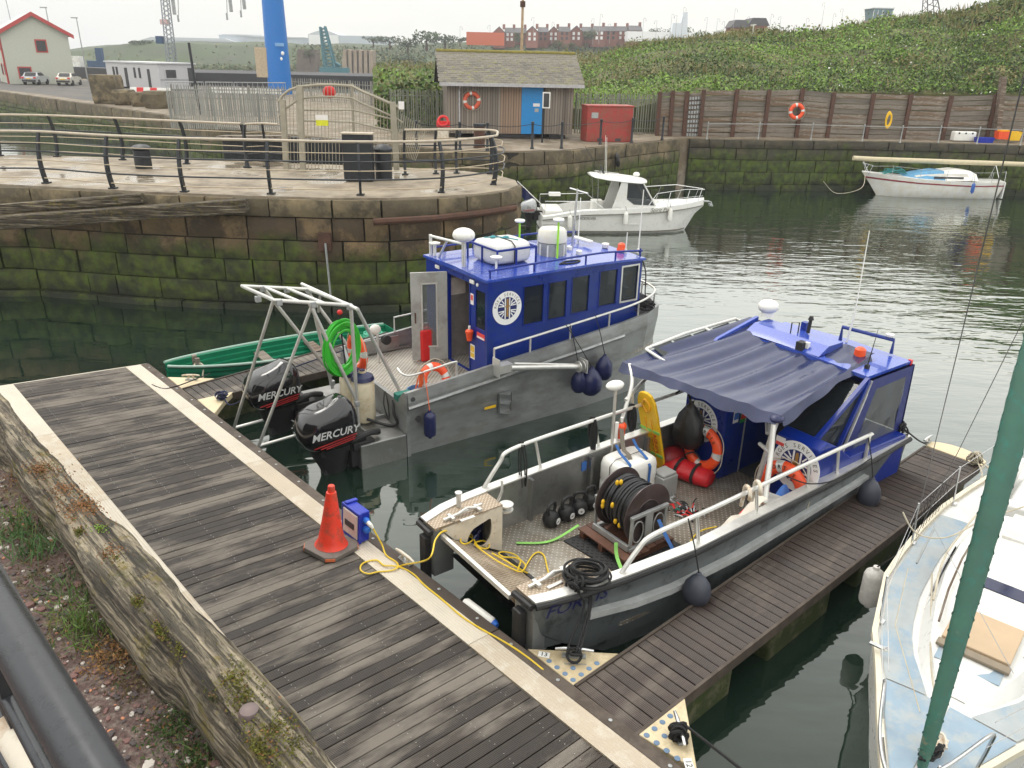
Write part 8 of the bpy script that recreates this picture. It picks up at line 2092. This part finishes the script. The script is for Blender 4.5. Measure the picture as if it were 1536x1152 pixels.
for y in(2,5):
 for z in(1.6,4.4):f=W3('window',(-HW/2-.03,y,z),(.06,1.2,1.4),m_rtrim,hs);W3('pane',(-HW/2-.07,y,z),(.04,.9,1.1),m_dark,f)
b=MB();b.tube([(-HW/2-.1,.4,0),(-HW/2-.1,.4,HE-.2)],.12,6);b.build('downpipe',m_rtrim,hs)
b=MB();b.tube([(0,0,0),(-.3,0,12.5)],.05,5);tag(b.build('aerial_pole',m_galv,loc=at(36,120,QZ)),'tall thin aerial pole behind the red-trimmed house','pole')
for px,h,lb in((90,9.3,'lamp post behind the right of the red-trimmed house'),(132,8.2,'thin lamp post between the house and the office cabin')):
 r=thing('lamp_post',lb,'lamp post',at(px,121,QZ));b=MB();b.tube([(0,0,0),(-.1,0,h)],[.10,.06],6);b.build('column',m_galv,r);W3('lamp_head',(-.4,0,h),(.9,.2,.15),m_galv,r)
oc=thing('office_cabin','long grey site office cabin with narrow windows beside the stone blocks','cabin',at(242,136,QZ),radians(52));m_cab=mat('pale grey cabin panel',(.50,.49,.50),.6,var=.06)
W3('wall',(2.2,6,1.45),(4.4,12,2.6),m_cab,oc);W3('roof',(2.2,6,2.85),(4.7,12.3,.16),mat('cabin roof',(.56,.56,.57),.6),oc)
f=W3('window',(1.4,-.03,1.75),(1.5,.06,1.1),m_cab,oc);W3('pane',(1.4,-.07,1.75),(1.2,.04,.85),m_dark,f);W3('cable_tray',(1.8,-.04,1.15),(3.4,.05,.06),m_galv,oc);W3('end_door',(3.9,-.03,1.4),(.8,.05,2.0),m_dark,oc)
for y,w_,h_,z in((2.2,.5,2.0,1.2),(4.2,.4,1.1,1.75),(5.3,.4,1.1,1.75),(7.3,.6,2.1,1.2),(9.4,.4,1.1,1.75),(10.2,.4,1.1,1.75)):W3('window' if h_<1.5 else 'door',(-.03,y,z),(.05,w_,h_),m_dark,oc)
b=MB();b.tube([(0,0,0),(-.15,0,4.6)],.09,6);tag(b.build('black_pole',m_rpost,loc=at(300,172,QZ)),'black pole standing at the right end of the office cabin','pole')
bt=thing('blue_tower','tall bright blue tubular tower with white lettering behind the quay fences','tower',at(421,141,QZ));m_tw=mat('tower blue',(.010,.155,.50),.4,var=.06)
b=MB();b.lathe([(1.30,0),(1.22,4),(1.0,16),(.95,24)],28);b.build('shaft',m_tw,bt);W3('cable_box',(-1.55,-.4,3.2),(1.3,.8,3.0),mat('tan cabinet',(.45,.36,.25),.6),bt)
for s,z,h in(('Your',14.2,.75),('Crane',12.9,.75),('to',11.7,.7),('Build',10.6,.7)):b=MB();text(b,s,Matrix.Translation((.40,-1.16,z))@Matrix.Rotation(.34,4,'Z')@XZ,h,bold=.01);b.build('lettering',m_badge,bt)
for x,z in((.35,4.1),(.85,4.15),(.62,3.6)):b=MB();b.ball((x,-1.10+.2*x,z),(.20,.1,.20));b.build('white_mark',m_badge,bt)
W3('pale_band',(.55,-1.12,5.0),(1.1,.12,.32),mat('pale blue print',(.18,.36,.62),.5),bt)
def lattice(root,a,c,w0,w1,n,m,nm='lattice_boom',r=.06):
 a,c=Vector(a),Vector(c);d=(c-a).normalized();u=d.cross(Vector((0,1,0))).normalized();v=Vector((0,1,0));b=MB();L=lambda k,i:a.lerp(c,k)+(u*(1 if i&1 else-1)+v*(1 if i&2 else-1))*(w0+(w1-w0)*k)/2
 for i in range(4):b.tube([L(0,i),L(1,i)],r,4)
 for k in range(n):
  for i,j in((0,1),(1,3),(3,2),(2,0)):b.tube([L(k/n,i),L((k+1)/n,j)],r*.6,4,cap=False)
 return b.build(nm,m,root)
m_red_w=mat('red white crane steel',(.55,.38,.36),.5,var=.1);m_teal=mat('teal crane steel',(.05,.16,.19),.5,var=.15);m_navs=mat('blue grey crane steel',(.05,.09,.16),.6,var=.2)
t_=at(262,128,QZ);tc_=thing('lattice_crane','tall thin lattice crane leaning left above the office cabin','crane',t_)
lattice(tc_,(0,0,1),atY(243,-40,t_.y)-t_,1.0,.7,22,mat('grey crane steel',(.25,.27,.30),.6),'mast',.07);W3('cab',(0,0,.8),(2.4,2,1.6),m_navs,tc_)
q_=atY(247,33,t_.y)-t_;W3('red_section',q_,(.9,.8,.6),m_red_w,tc_);W3('winch_cab',atY(247,60,t_.y)-t_-Vector((.6,0,0)),(.8,.8,.9),m_navs,tc_)
lattice(tc_,atY(243,-38,t_.y)-t_,atY(375,-55,t_.y)-t_,.9,.9,16,m_red_w,'jib',.06)
for px,py in((262,22),(268,33),(341,30),(347,18),(362,26),(367,14)):
 top=atY(px-2,-50,t_.y)-t_;e_=atY(px,py,t_.y)-t_;b=MB();b.tube([top,e_],.05,5);b.tube([e_+Vector((0,0,2.3 if py<24 else.8)),e_],.22 if py<24 else.12,6);b.build('hoist_rope',m_galv,tc_)
c1_=at(150,113,QZ);cr1=thing('material_crane','dark blue material handler with raised arm beyond the parked cars','crane',c1_);W3('cab',(1.2,0,1.2),(5,2.5,2.4),m_navs,cr1);W3('white_cab',(-3.6,0,1.8),(1.6,1.6,2.6),m_wplastic,cr1);b=MB();b.bar((.5,0,2),atY(148,72,c1_.y)-c1_,1.0,1.0);b.build('arm',m_navs,cr1)
c2_=at(497,121,1.5);c2_=atY(497,121,210);cr2=thing('crawler_crane','teal crawler crane with lattice jib on the quay across the river','crane',c2_);lattice(cr2,(0,0,3),atY(484,40,210)-c2_,2.6,1.2,12,m_teal,'jib',.22);lattice(cr2,(2,0,3),atY(500,95,210)-c2_,1.6,1,6,m_teal,'a_frame',.18);W3('cab',(1,0,1.6),(7,3,3),m_teal,cr2);W3('tracks',(0,0,.3),(8,4,1),m_dark,cr2)
fq=MB();a,c=atY(100,118,150),atY(1050,121,150);fq.prism([(a.x-60,200),(c.x+40,200),(c.x+40,290),(a.x-60,290)],-1,1.6);struct(fq.build('far_river_quay',m_road))
fq2=MB();a,c=at(290,128,QZ),at(760,128,QZ);fq2.prism([(a.x,a.y),(a.x+60,a.y+2),(a.x+64,a.y+22),(a.x-30,a.y+22)],QZ,QZ+1.6);struct(fq2.build('dark_spoil_mound',mat('dark spoil',(.05,.05,.055),.9,var=.3,world=True)))
m_ruin=mat('ruined pier stone',(.12,.095,.075),.9,var=.3,scale=.5);m_ruin2=mat('ribbed concrete',(.27,.215,.16),.9,var=.2,scale=.4)
for x0,x1,y0,y1,m,lb,nb in((447,476,74,115,m_ruin,'dark ruined stone tower on the far bank',1),(515,561,74,117,m_ruin2,'ribbed pale concrete abutment on the far bank',6)):
 a,c,t=atY(x0,y1,296),atY(x1,y1,296),atY(x0,y0,296);r=thing('ruin',lb,'ruin',a);w_=c.x-a.x;h_=t.z-a.z
 for k in range(nb):b=MB();b.loft([[Vector((w_*k/nb+.3-(.8 if k==0 else 0),-1.5,0)),Vector((w_*(k+1)/nb-.2+(.8 if k==nb-1 else 0),-1.5,0)),Vector((w_*(k+1)/nb,6,0)),Vector((w_*k/nb,6,0))],[Vector((w_*k/nb+.5,0,h_)),Vector((w_*(k+1)/nb-.3,0,h_*(.97 if k%2 else 1))),Vector((w_*(k+1)/nb,6,h_)),Vector((w_*k/nb,6,h_))]]);b.build('rib',m,r)
m_shed=mat('pale blue grey cladding',(.50,.55,.60),.6,var=.05);m_shed2=mat('shed roof',(.52,.55,.58),.5,var=.05)
for x0,x1,ye,yr,yb,Y,lb in((215,352,60,55,70,520,'long low pale warehouse on the far hill, leftmost'),(330,400,53,51,68,525,'grey warehouse on the far hill behind the blue tower'),(372,468,56,54,68,515,'pale warehouse right of the blue tower'),(463,580,52,45,68,510,'large arched warehouse with white gable on the far hill')):
 a,c=atY(x0,yb,Y),atY(x1,yb,Y);e_=atY(x0,ye,Y).z-a.z;rr_=atY(x0,yr,Y).z-a.z;r=thing('warehouse',lb,'warehouse',a,0,'warehouses on the far hill');w_=c.x-a.x
 W3('wall',(w_/2,15,e_/2-2),(w_,30,e_+4),m_shed,r);b=MB()
 if 'arched' in lb:b.prism([(w_*.5*k/8*.8,e_+(rr_-e_)*sin(pi*k/8))for k in range(9)],-.5,31,XZm)
 else:b.prism([(-1,e_),(w_+1,e_),(w_*.9,rr_),(w_*.1,rr_)],-.5,31,XZm)
 b.build('roof',m_shed2,r)
 for k in range(1,6):W3('cladding_bay',(w_*k/6,-.15,e_/2),(.5,.2,e_),m_shed2,r)
 if 'arched' in lb:W3('gable',(w_*.2,-.4,e_/2),(w_*.38,.3,e_),m_badge,r)
m_brick=mat('red terrace brick',(.24,.10,.075),.85,var=.15,rand=.15);m_tile=mat('dark terrace roof',(.10,.095,.10),.8,var=.15,rand=.15)
TG='brick terrace houses on the skyline'
hx_=[740,757,772,789,807,822,838,855,873,890,907,925,943,962]
for i in range(len(hx_)-1):
 Y=330+(i%3)*6;yb=64-i*.25;a,c=atY(hx_[i],yb,Y),atY(hx_[i+1],yb,Y);w_=c.x-a.x;r=thing('terrace_house','small red brick terrace house, number %d from the left of the skyline row'%(i+1),'house',a,0,TG)
 r['label']='red brick house in the skyline terrace above the hut, '+['leftmost with gable end','second from the left','third from the left, set back','fourth from the left','fifth from the left','sixth from the left','middle of the row','just right of the middle','sixth from the right end','fifth from the right end','fourth from the right end','third from the right end','at the right end'][i]
 e_,rr_=3.7,5.5
 W3('wall',(w_/2,4,e_/2-1),(w_,8,e_+2),m_brick,r);gab=i in(0,3,5,7)
 b=MB();
 if gab:b.prism([(0,e_),(w_,e_),(w_/2,rr_)],0,8,XZm);b.build('gable',m_brick,r);b=MB();[b.prism([(w_/2,rr_+.3),(s,e_-.1),(s,e_-.4),(w_/2,rr_)],-.2,8,XZm)for s in(-.3,w_+.3)]
 else:b.prism([(-.3,e_-.1),(4,rr_),(8.3,e_-.1)],-.1,w_+.1,Matrix(((0,0,1,0),(1,0,0,0),(0,1,0,0),(0,0,0,1))))
 b.build('roof',m_tile,r);W3('chimney',(w_*.9,4,rr_+.3),(1.0,.8,1.8),m_brick,r)
 for k in(.28,.70):
  for z in(1.2,2.9):W3('window',(w_*k,-.08,z),(.9,.1,1.1),m_badge if(i+int(k*9))%2 else m_dark,r)
W3_=MB();W3_.box((0,0,1.3),(14,3,4.4));tag(W3_.build('orange_container',mat('orange container',(.55,.12,.05),.6,var=.1),loc=atY(728,64,318)),'orange red shipping container left of the skyline terrace','container')
for x0,x1,y0,y1,Y,lb in((1097,1120,44,53,200,'brown roofed bungalow on the bank skyline, left of two'),(1122,1150,43,50,200,'brown roofed bungalow on the bank skyline, right of two')):
 a,c=atY(x0,y1,Y),atY(x1,y1,Y);r=thing('bungalow',lb,'house',a);w_=c.x-a.x;W3('wall',(w_/2,3,.6),(w_,6,2.4),m_brick,r);b=MB();b.prism([(-.4,1.7),(w_+.4,1.7),(w_*.85,3.3),(w_*.15,3.3)],-.3,6,XZm);b.build('roof',m_tile,r)
lw=thing('promenade_building','long low white building with small lighthouse tower on the skyline','building',atY(962,57,300));W3('wall',(17,3,.5),(44,6,3.2),m_badge,lw)
b=MB();b.prism([(10,-1),(16,-1),(15.2,8.5),(14.0,8.5),(13.2,5),(10.6,5)],-1,2,XZm);b.build('tower',mat('pale tower',(.62,.66,.70),.6),lw)
ct=thing('control_tower','glazed control tower with brick base rising behind the green bank','tower',atY(1306,52,130));ct.scale=(.72,.72,.72)
W3('base',(1.6,2,.6),(3.6,4,4.4),mat('pink brick',(.42,.33,.27),.8),ct);b=MB();b.loft([[Vector((-.1-d,-d,z)),Vector((3.4+d,-d,z)),Vector((3.4+d,4+d,z)),Vector((-.1-d,4+d,z))]for z,d in((2.8,0),(5.0,.35))]);b.build('glazing',mat('tower glass',(.20,.27,.29),.15),ct);W3('roof',(1.6,2,5.1),(4.6,5,.2),m_badge,ct)
for x in(-.3,.6,1.5,1.7,2.6,3.6):W3('mullion',(x,-.25,3.9),(.08,.1,2.2),m_badge,ct)
W3('side_block',(9.5,4,.6),(14,4,3.2),m_shed2,ct)
lm=thing('lattice_mast','dark lattice mast standing on the bank skyline right of the control tower','mast',atY(1400,30,110));lattice(lm,(0,0,-1),atY(1393,-45,110)-lm.location,1.9,.5,9,m_dark,'mast',.06)
LG='lamp posts on the skyline'
lps=[(800,55,26,300),(827,60,33,320),(889,60,28,300),(898,60,21,240),(914,60,36,330),(963,56,27,260),(983,56,31,300),(1004,60,21,260),(1012,57,23,280),(1021,57,11,200),(1057,62,26,230),(1073,55,28,260),(1084,55,32,280),(1098,50,13,190),(1121,50,25,240),(1153,47,21,200),(1168,46,25,230),(1207,44,27,210),(1230,46,4,150),(1246,44,20,210),(1259,44,13,170),(690,55,40,330),(735,55,38,330)]
ORD='first second third fourth fifth sixth seventh eighth ninth tenth eleventh twelfth thirteenth fourteenth fifteenth sixteenth seventeenth eighteenth nineteenth twentieth twenty-first twenty-second twenty-third'.split()
for i,(px,yb,yt,Y)in enumerate(lps):
 a=atY(px,yb+6,Y);h_=atY(px,yt,Y).z-a.z;s=1 if i%2 else-1
 r=thing('lamp_post',('tall' if yb-yt>28 else 'short')+' skyline lamp post, '+ORD[sorted(q[0]for q in lps).index(px)]+' from the left, '+('over the terrace' if 760<px<960 else 'left of the terrace' if px<760 else 'by the white lighthouse building' if px<1050 else 'near the bungalows' if px<1160 else 'on the bank crest'),'lamp post',a,0,LG);k=Y/1170*.5
 b=MB();b.tube([(0,0,0),(0,0,h_)],[k*.55,k*.4],5);b.build('column',m_galv,r)
 b=MB();b.tube([(0,0,h_-k*.5),(s*k*3,0,h_),(s*k*6,0,h_-k*2),(s*k*6.5,0,h_-k*6)],k*.4,4);b.ball((s*k*6.5,0,h_-k*7),k*1.1,6,4);b.build('lantern',m_galv,r)
fp=thing('flagpole','tall pale timber pole rising behind the hut roof','pole',(at(772,200,QZ).x+.3,50,QZ));zt_=atY(773,-20,50).z-QZ;b=MB();b.tube([(0,0,0),(0,0,zt_)],[.10,.07],8);b.build('shaft',mat('tan pole',(.40,.28,.17),.6),fp);W3('fitting',(0,0,atY(773,6,50).z-QZ),(.3,.3,.3),m_rust,fp)
wp=atY(1126,68,84);b=MB();b.tube([(0,0,-1),(.05,0,1.9)],.06,6);b.bar((-.25,0,1.8),(.3,0,1.85),.08,.1);tag(b.build('camera_post',m_wplastic,loc=wp),'pale post with crossbar standing in the grass of the bank','post')
# trees and bushes beyond
def tree(label,px,yb,yt,Y,wpx,mats,n=500,group='trees and bushes on the far hill',seed=0):
 a=atY(px,yb,Y);h_=atY(px,yt,Y).z-a.z;w_=wpx/1170*Y/2;r=thing('tree',label,'tree',a,0,group);rt=random.Random(seed)
 b=MB();b.tube([(0,0,-1),(0,0,h_*.5)],[w_*.08,w_*.05],6);b.build('trunk',m_rust,r)
 bl=[(rt.uniform(-.6,.6)*w_,rt.uniform(-.5,.5)*w_,h_*rt.uniform(.30,.72),rt.uniform(.34,.55))for _ in range(8)];C,S,M_=[],[],[]
 for i in range(n):
  x,y,z,s=rt.choice(bl);d=Vector((rt.gauss(0,1),rt.gauss(0,1),rt.gauss(0,1))).normalized()*rt.uniform(.75,1.0)
  C.append((x+d.x*s*w_,y+d.y*s*w_,max(.1,z+d.z*s*h_*.55)));S.append(rt.uniform(.05,.10)*max(w_,h_*.6));M_.append(0 if d.z<.1 else rt.choice([0,1]))
 leaf_object('crown',np.array(C),S,M_,mats,r,seed=seed)
TM=[L_far,L_far2]
for i,(px,yb,yt,Y,w_,lb)in enumerate(((640,72,44,300,52,'large dark tree left of the hut on the far hill'),(612,78,52,300,40,'rounded tree left of the large one on the far hill'),(668,70,50,305,40,'tree right of the large one on the far hill'),(585,70,52,330,36,'tree in front of the arched warehouse'),(620,105,72,290,44,'dark tree low on the far slope left of the hut'),(645,122,82,285,40,'bush at the foot of the far slope beside the hut'),(600,100,80,290,34,'bush on the far slope left of the low tree'),(560,66,53,340,30,'small tree beside the arched warehouse'),(465,90,72,295,22,'bush growing on the dark ruined tower'),(858,80,60,250,24,'round bush below the terrace, right of two'),(838,76,58,255,24,'round bush below the terrace, left of two'),(780,66,47,300,22,'small tree in front of the terrace'),(880,62,42,300,28,'tree in front of the right half of the terrace'),(985,58,40,310,28,'left tree behind the white lighthouse building'),(1005,58,41,310,20,'middle tree behind the white lighthouse building'),(1030,58,40,310,28,'right tree behind the white lighthouse building'),(1078,58,44,250,16,'small tree on the skyline left of the bungalows'),(985,72,56,160,16,'left dark bush on the ridge of the bank'),(1005,72,56,160,20,'right dark bush on the ridge of the bank'),(215,70,60,345,40,'low bush on the crest above the office cabin'),(690,66,54,320,26,'tree beside the orange container'))):tree(lb,px,yb,yt,Y,w_,TM,420,seed=i+3)
cs,sz,mi=[],[],[]
for i in range(14000):
 px=R.uniform(-100,960);k=R.random();y=120-52*k
 if px<440 and k>.4 and R.random()<.93:continue
 p=atY(px,interp(FX,[120]*13,px)*(1-k)+interp(FX,CREST,px)*k+1,300+45*max(0,(k-.35)/.65));cs.append((p.x,p.y-.5,p.z+R.uniform(0,.8)));sz.append(R.uniform(.3,.8));mi.append(R.choices([0,1,2],[2,4,3]if px>440 else[0,3,5])[0])
tag(leaf_object('far_scrub',np.array(cs),sz,mi,[L_far,L_far2,L_olive],seed=31),kind='stuff')
for(x0,x1,yb,n_,hh,lb)in((560,672,160,2600,2.4,'hedge'),):
 cs,sz,mi=[],[],[]
 for i in range(n_):
  px=R.uniform(556,676);p=at(px,196,QZ);cs.append((p.x,p.y+1.5+R.uniform(0,2.5),QZ+R.uniform(0,3.4)*R.uniform(.6,1)));sz.append(R.uniform(.10,.22));mi.append(R.choices([0,1,2,4],[4,2,2,3])[0])
 tag(leaf_object('overgrown_hedge',np.array(cs),sz,mi,LM,seed=12),'overgrown green hedge behind the palisade left of the hut','hedge')
hb_=MB();hb_.box((0,290,30),(900,660,63));hz_o=hb_.build('haze',[])
hm=bpy.data.materials.new('sea haze');hm.use_nodes=True;ht_=hm.node_tree;ht_.nodes.clear()
ho_=ht_.nodes.new('ShaderNodeOutputMaterial');hv=ht_.nodes.new('ShaderNodeVolumePrincipled');hv.inputs['Color'].default_value=(.93,.95,1,1);hv.inputs['Density'].default_value=.00045;hv.inputs['Anisotropy'].default_value=.2
ht_.links.new(hv.outputs[0],ho_.inputs['Volume']);hz_o.data.materials.append(hm);hz_o['kind']='stuff'
def split_parts():
 for o in[x for x in bpy.data.objects if x.type=='MESH' and x.parent is not None and not x.get('kind')and x.data.users==1 and 8<len(x.data.vertices)<3000 and x.name.split('.')[0]not in('lettering','crown','compass')]:
  me=o.data;n=len(me.vertices);ed=np.empty(len(me.edges)*2,dtype=np.int32);me.edges.foreach_get('vertices',ed);ed=ed.reshape(-1,2);lab=np.arange(n)
  while True:
   m=np.minimum(lab[ed[:,0]],lab[ed[:,1]]);l2=lab.copy();np.minimum.at(l2,ed[:,0],m);np.minimum.at(l2,ed[:,1],m);l2=l2[l2]
   if(l2==lab).all():break
   lab=l2
  ids,isl=np.unique(lab,return_inverse=True);k=len(ids)
  if not 1<k<120:continue
  co=np.empty(n*3,dtype=np.float32);me.vertices.foreach_get('co',co);co=co.reshape(-1,3);lo=np.full((k,3),1e9);hi=np.full((k,3),-1e9);np.minimum.at(lo,isl,co);np.maximum.at(hi,isl,co)
  size=(hi-lo).max(1);gap=np.maximum(0,np.maximum(lo[:,None]-hi[None],lo[None]-hi[:,None]));near_=np.sqrt((gap**2).sum(2))<=np.maximum(.02,.5*np.maximum(size[:,None],size[None]));g=np.arange(k)
  for _ in range(k):
   g2_=np.array([g[near_[i]].min()for i in range(k)])
   if(g2_==g).all():break
   g=g2_
  grp=np.unique(g)
  if len(grp)<2:continue
  vg=g[isl];V=[v.co.copy()for v in me.vertices];P=[(tuple(p.vertices),p.material_index,p.use_smooth)for p in me.polygons]
  for q in grp[1:]:
   mb=MB();idx={int(v):i for i,v in enumerate(np.nonzero(vg==q)[0])};mb.v=[tuple(V[v])for v in idx]
   for f,mi_,sm in P:
    if f[0]in idx:mb.f.append([idx[v]for v in f]);mb.m.append(mi_);mb.sm.append(sm)
   c=mb.build(o.name.split('.')[0],list(me.materials),o.parent);c.matrix_local=o.matrix_local
   for md in o.modifiers:b_=c.modifiers.new('bevel','BEVEL');b_.width=md.width;b_.segments=2;b_.limit_method='ANGLE'
  bm=bmesh.new();bm.from_mesh(me);bm.verts.ensure_lookup_table();bmesh.ops.delete(bm,geom=[v for v in bm.verts if vg[v.index]!=grp[0]],context='VERTS');bm.to_mesh(me);bm.free()
split_parts()
